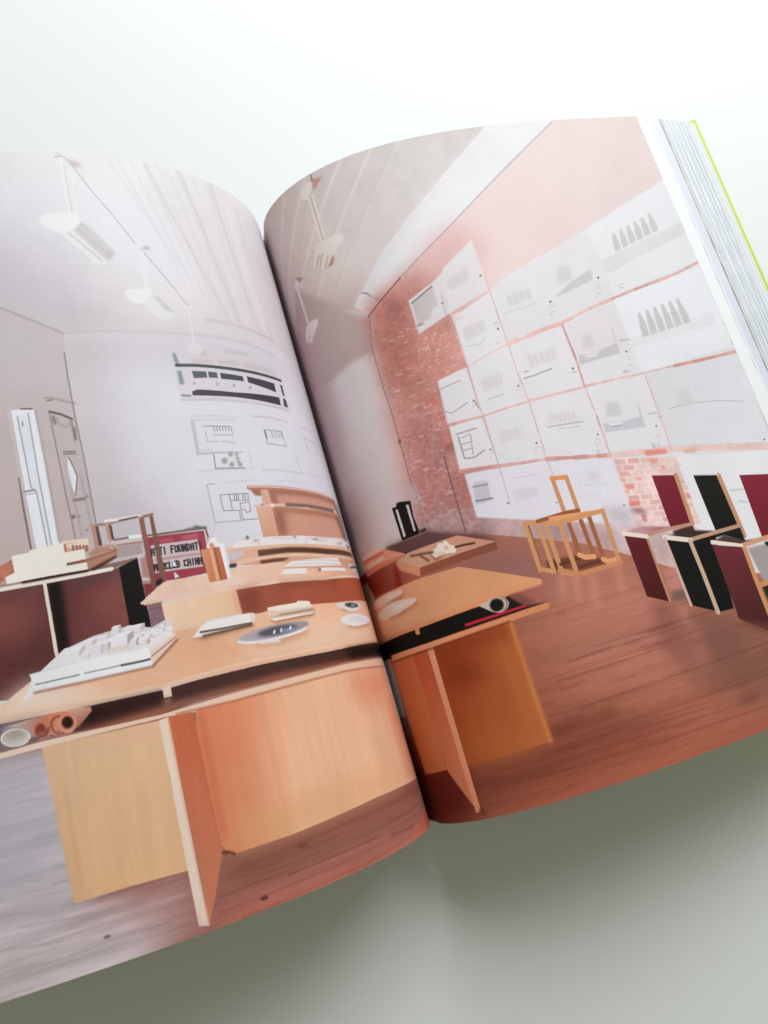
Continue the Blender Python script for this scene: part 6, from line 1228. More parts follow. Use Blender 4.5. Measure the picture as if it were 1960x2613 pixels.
RIGHT.line([183.5,110.9,188.3,110.2], 3.32, (209, 176, 174), soft=0.14, alpha=0.74)
RIGHT.line([188.1,110.2,193,109.5], 2.4, (210, 177, 174), soft=0.14, alpha=0.86)
RIGHT.line([192.8,109.5,197.7,108.7], 3.19, (205, 173, 171), soft=0.14, alpha=0.7)
RIGHT.line([197.5,108.8,202.5,108], 3.53, (209, 177, 174), soft=0.14, alpha=0.7)
RIGHT.line([202.3,108.1,207.4,107.3], 2.56, (218, 184, 182), soft=0.14, alpha=0.86)
RIGHT.poly([141.1,117,151.8,115.5,151.3,114.1,141.6,114.9], (214, 135, 124), soft=0.3)
RIGHT.poly([159.9,114.1,166.3,113.3,165.5,111.6,159.9,112.4], (210, 162, 154), soft=0.4)
RIGHT.line([81.7,193.1,81.6,188.7], 0.57, (198, 178, 178), soft=0.14, alpha=0.86)
RIGHT.line([81.6,188.9,81.4,184.5], 0.53, (192, 173, 173), soft=0.14, alpha=0.88)
RIGHT.line([81.4,184.7,81.3,180.3], 0.58, (197, 177, 177), soft=0.14, alpha=0.88)
RIGHT.line([81.3,180.5,81.1,174.7], 0.67, (208, 186, 187), soft=0.14, alpha=0.8)
RIGHT.line([81.1,175,81,169.2], 0.45, (207, 186, 187), soft=0.14, alpha=0.89)
RIGHT.line([80.8,169.5,80.4,164.4], 0.57, (194, 171, 173), soft=0.14, alpha=0.79)
RIGHT.line([80.4,164.6,79.9,159.6], 0.68, (192, 169, 171), soft=0.14, alpha=0.82)
RIGHT.line([79.9,159.8,79.5,154.8], 0.47, (198, 174, 177), soft=0.14, alpha=0.84)
RIGHT.line([79.5,155,79.9,150.9], 0.68, (201, 177, 180), soft=0.14, alpha=0.8)
RIGHT.line([79.8,151.1,80.2,147], 0.59, (194, 171, 173), soft=0.14, alpha=0.71)
RIGHT.line([78.8,154,79.1,152.4], 0.58, (157, 107, 109), soft=0.14, alpha=0.82)
RIGHT.line([79.1,152.4,79.3,150.9], 0.44, (172, 118, 120), soft=0.14, alpha=0.87)
RIGHT.line([80.2,147.2,80,142.7], 0.39, (180, 159, 164), soft=0.14, alpha=0.76)
RIGHT.line([80,142.9,79.8,138.4], 0.46, (185, 164, 168), soft=0.14, alpha=0.75)
RIGHT.line([79.8,138.7,79.6,134.2], 0.47, (191, 169, 173), soft=0.14, alpha=0.89)
RIGHT.line([79.6,134.4,79.4,130], 0.4, (179, 158, 162), soft=0.14, alpha=0.78)
RIGHT.line([79.4,130.2,79.2,125.8], 0.46, (190, 168, 172), soft=0.14, alpha=0.73)
RIGHT.line([79.2,126,79,121.7], 0.56, (186, 165, 169), soft=0.14, alpha=0.8)
RIGHT.line([79,121.9,78.8,117.6], 0.47, (188, 166, 171), soft=0.14, alpha=0.82)
RIGHT.line([78.8,117.8,78.5,113.5], 0.4, (192, 170, 175), soft=0.14, alpha=0.89)
RIGHT.line([78.5,113.7,78.3,109.4], 0.48, (185, 164, 168), soft=0.14, alpha=0.79)
RIGHT.line([126.7,178.1,126.8,174], 1.11, (191, 136, 134), soft=0.14, alpha=0.81)
RIGHT.line([126.8,174.2,126.8,170.1], 1, (182, 129, 127), soft=0.14, alpha=0.79)
RIGHT.line([126.8,170.3,126.9,166.3], 0.89, (178, 126, 125), soft=0.14, alpha=0.83)
RIGHT.line([126.9,166.5,126.9,162.4], 1.19, (179, 127, 126), soft=0.14, alpha=0.88)
RIGHT.line([126.9,162.6,126.7,158], 0.92, (196, 139, 138), soft=0.14, alpha=0.78)
RIGHT.line([126.7,158.2,126.4,153.7], 1.04, (190, 135, 133), soft=0.14, alpha=0.76)
RIGHT.line([126.4,153.9,126.1,149.4], 0.95, (200, 142, 140), soft=0.14, alpha=0.87)
RIGHT.line([126.2,148.9,126.3,144.3], 0.72, (204, 168, 170), soft=0.14, alpha=0.76)
RIGHT.line([126.3,144.5,126.3,140], 1, (198, 165, 162), soft=0.14, alpha=0.68)
RIGHT.line([126.3,140.2,126.4,135.7], 0.67, (207, 171, 173), soft=0.14, alpha=0.74)
RIGHT.line([126.4,135.9,126.2,131.4], 1.02, (187, 155, 153), soft=0.14, alpha=0.89)
RIGHT.line([126.2,131.6,126.1,127.1], 0.92, (198, 164, 162), soft=0.14, alpha=0.69)
RIGHT.line([126.1,127.3,125.9,122.8], 0.78, (201, 167, 165), soft=0.14, alpha=0.8)
RIGHT.line([125.9,123,125.8,118.6], 0.91, (196, 162, 160), soft=0.14, alpha=0.78)
RIGHT.line([156,149.5,155.9,145.3], 0.84, (201, 167, 167), soft=0.14, alpha=0.75)
RIGHT.line([155.9,145.5,155.8,141.3], 0.93, (202, 168, 168), soft=0.14, alpha=0.82)
RIGHT.line([155.8,141.5,155.6,137.3], 0.9, (194, 161, 158), soft=0.14, alpha=0.72)
RIGHT.line([155.6,137.5,155.5,133.3], 0.94, (206, 171, 171), soft=0.14, alpha=0.82)
RIGHT.line([155.5,133.5,155.2,128.7], 0.81, (209, 174, 174), soft=0.14, alpha=0.9)
RIGHT.line([155.2,129,154.9,124.2], 0.85, (211, 175, 176), soft=0.14, alpha=0.74)
RIGHT.line([154.9,124.4,154.6,119.7], 0.87, (213, 177, 177), soft=0.14, alpha=0.71)
RIGHT.line([154.6,120,154.3,115.3], 0.69, (203, 168, 169), soft=0.14, alpha=0.79)
RIGHT.poly([81,192.6,88.4,190.6,80.7,190], (209, 174, 173), soft=0.5, alpha=0.5)
RIGHT.poly([208.6,197.1,209.4,192.5,209.8,175.1,208.5,154,208.5,130.7,208.8,116.9,212,116.4,211.7,148.5,212.8,179.6,213.5,196.6], (217, 200, 186), soft=0.4)
RIGHT.poly([208.8,169.8,210.9,168.8,210.4,165.2,210.8,160.1,209.5,156,208.2,158.3,207.9,166.3], (182, 199, 196), soft=0.4)
RIGHT.poly([210.3,167.3,210.2,166.9,210,166.4,209.7,166.1,209.3,165.9,209,165.8,208.6,165.9,208.4,166.2,208.2,166.6,208.2,167,208.3,167.5,208.5,167.9,208.8,168.3,209.1,168.5,209.5,168.5,209.8,168.4,210.1,168.2,210.2,167.8], (115, 175, 159), soft=0.4)
RIGHT.poly([210,157.8,209.9,157.3,209.7,156.8,209.4,156.4,209.1,156.2,208.7,156.1,208.4,156.3,208.2,156.5,208,157,208,157.5,208.1,158,208.3,158.4,208.6,158.8,208.9,159,209.3,159.1,209.6,159,209.9,158.7,210,158.3], (115, 176, 160), soft=0.4)
RIGHT.poly([208.5,130.7,210.1,129.1,210.5,115.2,207.4,114.4], (181, 178, 174), soft=1, alpha=0.8)
RIGHT.poly([156.3,205.4,168.2,208.7,208.5,220.4,208.8,214.8,157.9,198.8], (200, 197, 203), soft=0.4)
RIGHT.poly([155.7,166.9,172.2,168.9,204.5,173,203.8,167.6,154.7,162.5], (206, 204, 210), soft=0.4)
RIGHT.poly([168.1,217.9,169.7,218.5,169.7,216.4,170.1,214.4,169.6,210,166,208.8,166.7,213.2,167.5,215.6], (182, 180, 184), soft=0.35)
RIGHT.poly([172.6,219.5,174.2,220.1,174.2,217.9,174.7,215.9,174.3,211.5,170.7,210.2,171.3,214.7,172.1,217.2], (182, 180, 184), soft=0.35)
RIGHT.poly([177.2,221.1,178.8,221.7,178.9,219.5,179.4,217.5,179,212.9,175.4,211.7,175.9,216.3,176.7,218.7], (182, 180, 185), soft=0.35)
RIGHT.poly([181.8,222.8,183.4,223.3,183.6,221.1,184.2,219.1,183.9,214.4,180.1,213.2,180.6,217.8,181.3,220.3], (182, 181, 185), soft=0.35)
RIGHT.poly([186.5,224.4,188.2,225,188.3,222.8,189,220.7,188.7,216,185,214.7,185.4,219.4,186.1,222], (183, 181, 185), soft=0.35)
RIGHT.poly([191.2,226.1,192.9,226.7,193.2,224.4,193.9,222.3,193.7,217.5,189.9,216.2,190.2,221,190.9,223.6], (183, 181, 185), soft=0.35)
RIGHT.poly([164.6,177.9,166.2,178.2,166.3,175.4,166.7,172.7,166.2,167.1,162.5,166.5,163.2,172.1,164,175], (180, 178, 183), soft=0.35)
RIGHT.poly([169,178.7,170.7,179,170.8,176.2,171.3,173.5,170.9,167.7,167.1,167,167.7,172.8,168.5,175.8], (180, 178, 183), soft=0.35)
RIGHT.poly([173.5,179.6,175.2,179.9,175.4,177,176,174.2,175.7,168.3,171.8,167.6,172.3,173.5,173.1,176.6], (180, 179, 183), soft=0.35)
RIGHT.poly([178.1,180.5,179.8,180.8,180,177.8,180.7,174.9,180.5,168.9,176.6,168.2,177,174.3,177.7,177.4], (181, 179, 183), soft=0.35)
RIGHT.poly([182.7,181.3,184.4,181.7,184.7,178.6,185.5,175.7,185.4,169.6,181.5,168.9,181.7,175,182.4,178.2], (181, 179, 184), soft=0.35)
RIGHT.poly([187.4,182.2,189.2,182.6,189.5,179.5,190.3,176.5,190.4,170.2,186.4,169.5,186.5,175.8,187.1,179], (181, 179, 184), soft=0.35)
RIGHT.line([85.1,209.4,85.2,204.2], 0.5, (182, 175, 183), soft=0.25, alpha=0.6)
RIGHT.line([86.6,209.8,86.5,204.7], 0.5, (182, 174, 182), soft=0.25, alpha=0.6)
RIGHT.line([88,210.3,87.9,205.3], 0.5, (181, 174, 182), soft=0.25, alpha=0.6)
RIGHT.line([89.5,210.8,89.3,205.8], 0.5, (181, 174, 181), soft=0.25, alpha=0.6)
RIGHT.line([91,211.3,90.7,206.4], 0.5, (181, 173, 181), soft=0.25, alpha=0.6)
RIGHT.line([92.5,211.8,92.1,206.9], 0.5, (180, 173, 180), soft=0.25, alpha=0.6)
RIGHT.line([94,212.3,93.5,207.5], 0.5, (180, 172, 180), soft=0.25, alpha=0.6)
RIGHT.poly([84.4,209.2,94.7,212.5,94.2,207.8,84.5,203.9], (181, 174, 181), soft=0.8, alpha=0.28)
RIGHT.line([84.8,186.4,84.4,180.6], 0.5, (185, 177, 185), soft=0.25, alpha=0.6)
RIGHT.line([86.2,186.6,85.7,180.9], 0.5, (185, 177, 185), soft=0.25, alpha=0.6)
RIGHT.line([87.6,186.7,87.1,181.2], 0.5, (184, 177, 185), soft=0.25, alpha=0.6)
RIGHT.line([89,186.9,88.4,181.5], 0.5, (184, 176, 184), soft=0.25, alpha=0.6)
RIGHT.line([90.4,187,89.8,181.8], 0.5, (183, 176, 184), soft=0.25, alpha=0.6)
RIGHT.line([91.8,187.2,91.1,182.1], 0.5, (183, 176, 183), soft=0.25, alpha=0.6)
RIGHT.line([93.2,187.4,92.5,182.5], 0.5, (183, 175, 183), soft=0.25, alpha=0.6)
RIGHT.poly([84.2,186.4,93.9,187.5,93.2,182.6,83.7,180.5], (184, 176, 184), soft=0.8, alpha=0.28)
RIGHT.line([84.4,162.6,84.3,157.2], 0.5, (188, 180, 188), soft=0.25, alpha=0.6)
RIGHT.line([86,162.7,85.8,157.4], 0.5, (187, 180, 188), soft=0.25, alpha=0.6)
RIGHT.line([87.6,162.8,87.3,157.6], 0.5, (187, 179, 187), soft=0.25, alpha=0.6)
RIGHT.line([89.2,162.9,88.8,157.9], 0.5, (186, 179, 187), soft=0.25, alpha=0.6)
RIGHT.line([90.8,163,90.3,158.1], 0.5, (186, 178, 187), soft=0.25, alpha=0.6)
RIGHT.line([92.5,163.1,91.8,158.4], 0.5, (186, 178, 186), soft=0.25, alpha=0.6)
RIGHT.poly([83.6,162.5,93.3,163.2,92.6,158.5,83.5,157.1], (186, 179, 187), soft=0.8, alpha=0.28)
RIGHT.line([84.3,139.5,83.9,134.2], 0.5, (190, 183, 191), soft=0.25, alpha=0.6)
RIGHT.line([85.7,139.3,85.3,134.2], 0.5, (190, 182, 191), soft=0.25, alpha=0.6)
RIGHT.line([87.1,139.2,86.7,134.3], 0.5, (189, 182, 191), soft=0.25, alpha=0.6)
RIGHT.line([88.5,139,88.1,134.4], 0.5, (189, 182, 190), soft=0.25, alpha=0.6)
RIGHT.line([89.9,138.8,89.5,134.5], 0.5, (189, 181, 190), soft=0.25, alpha=0.6)
RIGHT.line([91.3,138.6,90.9,134.6], 0.5, (189, 181, 189), soft=0.25, alpha=0.6)
RIGHT.poly([83.6,139.6,92.1,138.6,91.6,134.6,83.2,134.1], (189, 182, 190), soft=0.8, alpha=0.28)
RIGHT.line([81.2,114.3,81.4,110.1], 0.5, (194, 186, 195), soft=0.25, alpha=0.6)
RIGHT.line([82.5,114.3,82.7,110], 0.5, (193, 186, 195), soft=0.25, alpha=0.6)
RIGHT.line([83.8,114.2,83.9,110], 0.5, (193, 185, 194), soft=0.25, alpha=0.6)
RIGHT.line([85.1,114.1,85.2,109.9], 0.5, (193, 185, 194), soft=0.25, alpha=0.6)
RIGHT.line([86.4,114.1,86.4,109.9], 0.5, (192, 185, 194), soft=0.25, alpha=0.6)
RIGHT.line([87.8,114,87.6,109.8], 0.5, (192, 184, 193), soft=0.25, alpha=0.6)
RIGHT.line([89.1,113.9,88.9,109.8], 0.5, (192, 184, 193), soft=0.25, alpha=0.6)
RIGHT.line([90.4,113.9,90.2,109.7], 0.5, (192, 184, 193), soft=0.25, alpha=0.6)
RIGHT.poly([80.5,114.4,91.1,113.8,90.8,109.7,80.8,110.1], (193, 185, 194), soft=0.8, alpha=0.28)
RIGHT.line([107.3,167.8,106.9,162.5], 0.5, (182, 175, 183), soft=0.25, alpha=0.6)
RIGHT.line([110.1,168,109.5,162.8], 0.5, (182, 174, 182), soft=0.25, alpha=0.6)
RIGHT.line([112.8,168.3,112,163], 0.5, (181, 174, 182), soft=0.25, alpha=0.6)
RIGHT.line([115.6,168.6,114.6,163.2], 0.5, (181, 174, 181), soft=0.25, alpha=0.6)
RIGHT.line([118.4,168.8,117.2,163.5], 0.5, (181, 173, 181), soft=0.25, alpha=0.6)
RIGHT.poly([106,167.6,119.9,169,118.5,163.6,105.7,162.4], (181, 174, 182), soft=0.8, alpha=0.28)
RIGHT.line([106.6,141.1,106.4,137.3], 0.5, (185, 178, 186), soft=0.25, alpha=0.6)
RIGHT.line([108.7,140.9,108.3,137], 0.5, (185, 178, 186), soft=0.25, alpha=0.6)
RIGHT.line([110.7,140.6,110.3,136.8], 0.5, (185, 177, 185), soft=0.25, alpha=0.6)
RIGHT.line([112.8,140.4,112.2,136.6], 0.5, (185, 177, 185), soft=0.25, alpha=0.6)
RIGHT.line([114.9,140.2,114.2,136.3], 0.5, (184, 177, 185), soft=0.25, alpha=0.6)
RIGHT.line([117,140,116.1,136.1], 0.5, (184, 177, 185), soft=0.25, alpha=0.6)
RIGHT.poly([105.6,141.2,118,139.9,117.1,136,105.4,137.4], (185, 177, 185), soft=0.8, alpha=0.28)
RIGHT.line([108.1,196.2,107.9,191.5], 0.5, (179, 171, 179), soft=0.25, alpha=0.6)
RIGHT.line([111.1,196.6,110.8,192], 0.5, (178, 171, 178), soft=0.25, alpha=0.6)
RIGHT.line([114.1,197,113.8,192.5], 0.5, (178, 171, 178), soft=0.25, alpha=0.6)
RIGHT.line([117.2,197.4,116.8,193], 0.5, (177, 170, 177), soft=0.25, alpha=0.6)
RIGHT.poly([106.6,196,118.7,197.6,118.3,193.3,106.4,191.3], (178, 171, 178), soft=0.8, alpha=0.28)
RIGHT.poly([128.7,163.6,136,162.9,148.7,166.3,148.4,161.1,127.6,159.2], (183, 178, 186), soft=0.4, alpha=1)
RIGHT.poly([127.7,132.4,137.5,131.4,146.7,131.9,146.6,127,127.6,128.2], (187, 182, 191), soft=0.4, alpha=1)
RIGHT.poly([128.8,191.8,138.7,197.5,150.2,202,149.4,196.9,129.4,191.3], (179, 174, 182), soft=0.4, alpha=0.8)
RIGHT.poly([129,194.2,139,196.8,148.8,199.6,149.1,196.7,129.3,191.4], (179, 174, 182), soft=0.4, alpha=0.0)
RIGHT.poly([133.8,172.1,137.6,172.1,138.2,166.6,131.6,165.8], (194, 186, 193), soft=0.8)
RIGHT.poly([135.3,205.4,140.3,205.5,139.8,198.1,131.9,197.7], (193, 188, 193), soft=0.8)
RIGHT.poly([132.7,140.4,138.3,140,138,134.2,130.5,134.4], (192, 187, 194), soft=0.8)
RIGHT.poly([131.1,162.8,138.2,163.2,137.1,161.4,131.4,161.8], (206, 202, 209), soft=0.3)
RIGHT.poly([129.5,132,137,131.2,136.2,129.9,131.5,130.2], (210, 207, 215), soft=0.3)
RIGHT.line([131.5,130.2,136.2,129.9], 0.4, (139, 136, 143), soft=0.15)
RIGHT.line([148.9,172.7,148.6,166.9], 0.5, (178, 171, 178), soft=0.2)
RIGHT.line([147,137,146.5,131.9], 0.5, (173, 168, 175), soft=0.2)
RIGHT.line([101.8,158.5,105.8,158.8,114.6,160.1], 0.7, (160, 155, 164), soft=0.15)
RIGHT.line([102.7,161.2,104.6,161.4], 0.6, (158, 153, 160), soft=0.15)
RIGHT.line([104,136,109.9,135.6,119.4,135], 0.6, (168, 163, 172), soft=0.15)
RIGHT.line([108.1,134.3,117.7,133.2], 0.4, (179, 175, 183), soft=0.15)
RIGHT.line([160.3,132.6,171.9,133.3,187,132.1,200.4,129.6], 0.5, (178, 173, 181), soft=0.15)
RIGHT.line([67.2,163.4,76,164.6], 0.45, (163, 154, 162), soft=0.15)
RIGHT.line([65.4,154.1,68.3,152.1,75.7,154.6], 0.5, (167, 157, 165), soft=0.15)
RIGHT.line([67.1,143.1,75.5,143.2], 0.7, (165, 157, 167), soft=0.15)
RIGHT.line([67.6,141.7,67.2,132.5,71.1,131.8,75.8,133.5], 0.7, (162, 153, 164), soft=0.15)
RIGHT.line([68.8,141,72.6,141.6,71,133.1], 0.5, (170, 161, 172), soft=0.15)
RIGHT.line([68,138.4,72.1,138.4], 0.5, (170, 161, 172), soft=0.15)
RIGHT.line([67.4,135.8,71.8,135.7], 0.5, (170, 162, 172), soft=0.15)
RIGHT.line([82.9,178.1,89,177.7,92.3,180.2], 0.4, (188, 181, 189), soft=0.15)
RIGHT.line([83.8,153.5,90.8,154.1], 0.5, (184, 176, 184), soft=0.15)
RIGHT.line([82.8,119.2,92.7,118.3], 0.4, (191, 184, 194), soft=0.15)
RIGHT.line([111.6,188.6,118.4,190.4], 0.4, (187, 180, 187), soft=0.15)
RIGHT.line([103.2,188.4,110.3,189.3], 0.4, (191, 185, 192), soft=0.15)
RIGHT.line([67.7,121.5,66.1,113.3], 0.5, (161, 151, 164), soft=0.25, alpha=0.6)
RIGHT.line([68.8,121.4,67.4,113.3], 0.5, (160, 151, 163), soft=0.25, alpha=0.6)
RIGHT.line([70,121.3,68.6,113.3], 0.5, (160, 150, 163), soft=0.25, alpha=0.6)
RIGHT.line([71.1,121.3,69.8,113.4], 0.5, (159, 150, 163), soft=0.25, alpha=0.6)
RIGHT.line([72.3,121.2,71.1,113.4], 0.5, (159, 150, 162), soft=0.25, alpha=0.6)
RIGHT.poly([67.1,121.5,72.9,121.2,71.7,113.4,65.5,113.2], (160, 150, 163), soft=0.8, alpha=0.28)
RIGHT.line([66.7,120.4,72.4,119.8], 0.6, (139, 129, 142), soft=0.15)
RIGHT.line([66,114.6,72.4,113.8], 0.8, (139, 130, 142), soft=0.15)
RIGHT.poly([169.1,140.5,175,139.8,174,132.9,165.6,132.7], (191, 186, 193), soft=1.2, alpha=0.7)
RIGHT.poly([113,113.6,118.7,112.8,117.6,110.2,112.5,110.8], (193, 187, 198), soft=1.5, alpha=0.8)
RIGHT.poly([106.6,109.9,106.5,109.8,106.4,109.7,106.3,109.7,106.2,109.7,106.1,109.7,105.9,109.8,105.9,109.9,105.8,110,105.8,110.1,105.9,110.2,106,110.2,106.1,110.2,106.2,110.2,106.4,110.2,106.5,110.2,106.6,110.1,106.6,110], (183, 177, 188), soft=0.2)
RIGHT.poly([108.7,109.5,108.6,109.4,108.5,109.3,108.4,109.3,108.3,109.3,108.1,109.3,108,109.4,107.9,109.5,107.9,109.6,107.9,109.7,108,109.8,108.1,109.8,108.2,109.8,108.3,109.8,108.5,109.8,108.6,109.8,108.6,109.7,108.7,109.6], (183, 177, 187), soft=0.2)
RIGHT.poly([110.8,109.1,110.7,109,110.6,108.9,110.5,108.9,110.3,108.9,110.2,108.9,110.1,109,110,109.1,110,109.2,110,109.3,110.1,109.3,110.2,109.4,110.3,109.4,110.4,109.4,110.6,109.4,110.7,109.4,110.7,109.3,110.8,109.2], (182, 177, 187), soft=0.2)
RIGHT.poly([112.9,108.7,112.8,108.6,112.7,108.5,112.6,108.5,112.5,108.5,112.3,108.5,112.2,108.6,112.1,108.7,112.1,108.8,112.1,108.9,112.2,109,112.3,109,112.4,109,112.5,109,112.7,109,112.8,109,112.8,108.9,112.9,108.8], (182, 177, 187), soft=0.2)
RIGHT.poly([115,108.3,114.9,108.2,114.8,108.1,114.7,108.1,114.6,108.1,114.4,108.1,114.3,108.2,114.2,108.3,114.2,108.4,114.2,108.5,114.3,108.6,114.4,108.6,114.5,108.6,114.6,108.7,114.8,108.6,114.9,108.6,115,108.5,115,108.4], (182, 176, 187), soft=0.2)
RIGHT.poly([117.1,107.9,117.1,107.8,117,107.7,116.8,107.7,116.7,107.7,116.6,107.7,116.5,107.8,116.4,107.9,116.3,108,116.4,108.1,116.4,108.2,116.5,108.2,116.6,108.3,116.8,108.3,116.9,108.2,117,108.2,117.1,108.1,117.1,108], (182, 176, 186), soft=0.2)
RIGHT.poly([119.3,107.5,119.2,107.4,119.1,107.4,119,107.3,118.8,107.3,118.7,107.3,118.6,107.4,118.5,107.5,118.5,107.6,118.5,107.7,118.6,107.8,118.7,107.8,118.8,107.9,118.9,107.9,119.1,107.8,119.2,107.8,119.3,107.7,119.3,107.6], (182, 176, 186), soft=0.2)
RIGHT.poly([104.9,105.6,104.9,105.5,104.8,105.5,104.7,105.4,104.5,105.4,104.4,105.5,104.3,105.5,104.2,105.6,104.2,105.7,104.2,105.8,104.2,105.9,104.3,105.9,104.5,106,104.6,106,104.7,105.9,104.8,105.9,104.9,105.8,104.9,105.7], (184, 178, 189), soft=0.2)
RIGHT.poly([107,105.2,106.9,105.1,106.8,105,106.7,105,106.6,105,106.5,105,106.4,105.1,106.3,105.2,106.2,105.3,106.3,105.4,106.3,105.5,106.4,105.5,106.5,105.6,106.7,105.6,106.8,105.5,106.9,105.5,107,105.4,107,105.3], (183, 178, 188), soft=0.2)
RIGHT.poly([109.1,104.8,109,104.7,108.9,104.6,108.8,104.6,108.7,104.6,108.5,104.6,108.4,104.7,108.3,104.8,108.3,104.9,108.3,105,108.4,105.1,108.5,105.1,108.6,105.1,108.7,105.1,108.9,105.1,109,105.1,109.1,105,109.1,104.9], (183, 177, 188), soft=0.2)
RIGHT.poly([111.2,104.4,111.1,104.3,111,104.2,110.9,104.2,110.8,104.2,110.6,104.2,110.5,104.3,110.4,104.4,110.4,104.5,110.4,104.6,110.5,104.6,110.6,104.7,110.7,104.7,110.8,104.7,111,104.7,111.1,104.6,111.1,104.6,111.2,104.5], (183, 177, 188), soft=0.2)
RIGHT.poly([113.3,104,113.2,103.9,113.1,103.8,113,103.8,112.9,103.8,112.7,103.8,112.6,103.9,112.5,104,112.5,104.1,112.5,104.2,112.6,104.2,112.7,104.3,112.8,104.3,112.9,104.3,113.1,104.3,113.2,104.2,113.2,104.2,113.3,104.1], (183, 177, 187), soft=0.2)
RIGHT.poly([115.4,103.6,115.3,103.5,115.2,103.4,115.1,103.4,115,103.4,114.8,103.4,114.7,103.5,114.6,103.6,114.6,103.7,114.6,103.8,114.7,103.8,114.8,103.9,114.9,103.9,115,103.9,115.2,103.9,115.3,103.8,115.4,103.8,115.4,103.7], (182, 177, 187), soft=0.2)
RIGHT.poly([98.9,182.2,98.8,182.1,98.7,182,98.5,181.9,98.4,181.9,98.2,181.9,98.1,182,98,182.1,98,182.3,98,182.4,98.1,182.6,98.2,182.7,98.4,182.8,98.5,182.8,98.7,182.7,98.8,182.7,98.9,182.5,98.9,182.4], (105, 102, 110), soft=0.15)
RIGHT.poly([124.6,158.3,124.5,158.2,124.4,158,124.2,158,124,158,123.9,158,123.8,158.1,123.7,158.2,123.7,158.3,123.7,158.5,123.8,158.6,123.9,158.7,124.1,158.8,124.2,158.8,124.4,158.8,124.5,158.7,124.6,158.6,124.6,158.5], (104, 101, 109), soft=0.15)
RIGHT.poly([98.7,155.9,98.6,155.7,98.5,155.6,98.3,155.5,98.2,155.5,98,155.6,97.9,155.6,97.9,155.8,97.8,155.9,97.9,156,97.9,156.2,98,156.3,98.2,156.4,98.3,156.4,98.5,156.3,98.6,156.3,98.7,156.1,98.7,156], (107, 104, 112), soft=0.15)
RIGHT.poly([97.6,130.6,97.5,130.4,97.4,130.3,97.3,130.3,97.1,130.2,97,130.3,96.9,130.4,96.8,130.5,96.8,130.6,96.8,130.8,96.9,130.9,97,131,97.1,131.1,97.3,131.1,97.4,131,97.5,131,97.6,130.8,97.6,130.7], (108, 105, 114), soft=0.15)
RIGHT.poly([78.5,132.9,78.5,132.7,78.4,132.6,78.2,132.6,78.1,132.6,78,132.6,77.9,132.7,77.8,132.8,77.8,133,77.8,133.1,77.9,133.2,78,133.3,78.1,133.4,78.2,133.4,78.4,133.4,78.5,133.3,78.5,133.2,78.6,133], (111, 108, 117), soft=0.15)
RIGHT.poly([78.8,154.6,78.7,154.5,78.6,154.4,78.4,154.3,78.3,154.3,78.2,154.4,78.1,154.4,78,154.6,78,154.7,78,154.8,78.1,155,78.2,155.1,78.3,155.1,78.4,155.2,78.6,155.1,78.7,155,78.8,154.9,78.8,154.8], (110, 107, 116), soft=0.15)
RIGHT.poly([152.1,161.2,152,161.1,151.9,160.9,151.7,160.9,151.5,160.8,151.4,160.9,151.2,160.9,151.2,161.1,151.1,161.2,151.2,161.4,151.3,161.5,151.4,161.6,151.6,161.7,151.7,161.7,151.9,161.7,152,161.6,152.1,161.5,152.2,161.4], (103, 100, 108), soft=0.15)
RIGHT.poly([152.1,126.3,152,126.1,151.8,126,151.7,126,151.5,125.9,151.3,126,151.2,126.1,151.1,126.2,151.1,126.3,151.1,126.5,151.2,126.6,151.4,126.7,151.5,126.8,151.7,126.8,151.9,126.8,152,126.7,152.1,126.6,152.1,126.4], (106, 103, 111), soft=0.15)
RIGHT.poly([124.2,128.1,124.1,128,124,127.8,123.8,127.8,123.6,127.8,123.5,127.8,123.4,127.9,123.3,128,123.3,128.1,123.3,128.3,123.4,128.4,123.5,128.5,123.7,128.6,123.8,128.6,124,128.6,124.1,128.5,124.2,128.4,124.2,128.2], (106, 103, 112), soft=0.15)
RIGHT.poly([97.4,130.6,97.4,130.5,97.2,130.4,97.1,130.3,97,130.3,96.8,130.3,96.7,130.4,96.6,130.5,96.6,130.7,96.6,130.8,96.7,130.9,96.8,131,97,131.1,97.1,131.1,97.2,131.1,97.4,131,97.4,130.9,97.5,130.7], (108, 105, 114), soft=0.15)
RIGHT.poly([126,189.5,125.9,189.4,125.7,189.3,125.6,189.2,125.4,189.2,125.3,189.2,125.1,189.3,125.1,189.4,125,189.5,125.1,189.7,125.2,189.9,125.3,190,125.4,190.1,125.6,190.1,125.8,190.1,125.9,190,126,189.9,126,189.7], (102, 99, 107), soft=0.15)
RIGHT.poly([152.8,197.5,152.7,197.3,152.6,197.2,152.4,197.1,152.2,197.1,152,197.1,151.9,197.2,151.8,197.3,151.8,197.5,151.8,197.6,151.9,197.8,152.1,197.9,152.2,198,152.4,198,152.6,198,152.7,197.9,152.8,197.8,152.8,197.7], (101, 98, 105), soft=0.15)
RIGHT.poly([124.3,158.2,124.2,158,124.1,157.9,123.9,157.8,123.8,157.8,123.6,157.8,123.5,157.9,123.4,158,123.4,158.2,123.4,158.3,123.5,158.5,123.6,158.6,123.8,158.7,123.9,158.7,124.1,158.6,124.2,158.6,124.3,158.5,124.3,158.3], (104, 101, 109), soft=0.15)
RIGHT.poly([96.8,105.1,96.7,105,96.6,104.9,96.5,104.8,96.4,104.8,96.2,104.8,96.1,104.9,96.1,105,96,105.1,96.1,105.3,96.1,105.4,96.2,105.5,96.4,105.5,96.5,105.5,96.6,105.5,96.7,105.4,96.8,105.3,96.8,105.2], (110, 107, 116), soft=0.15)
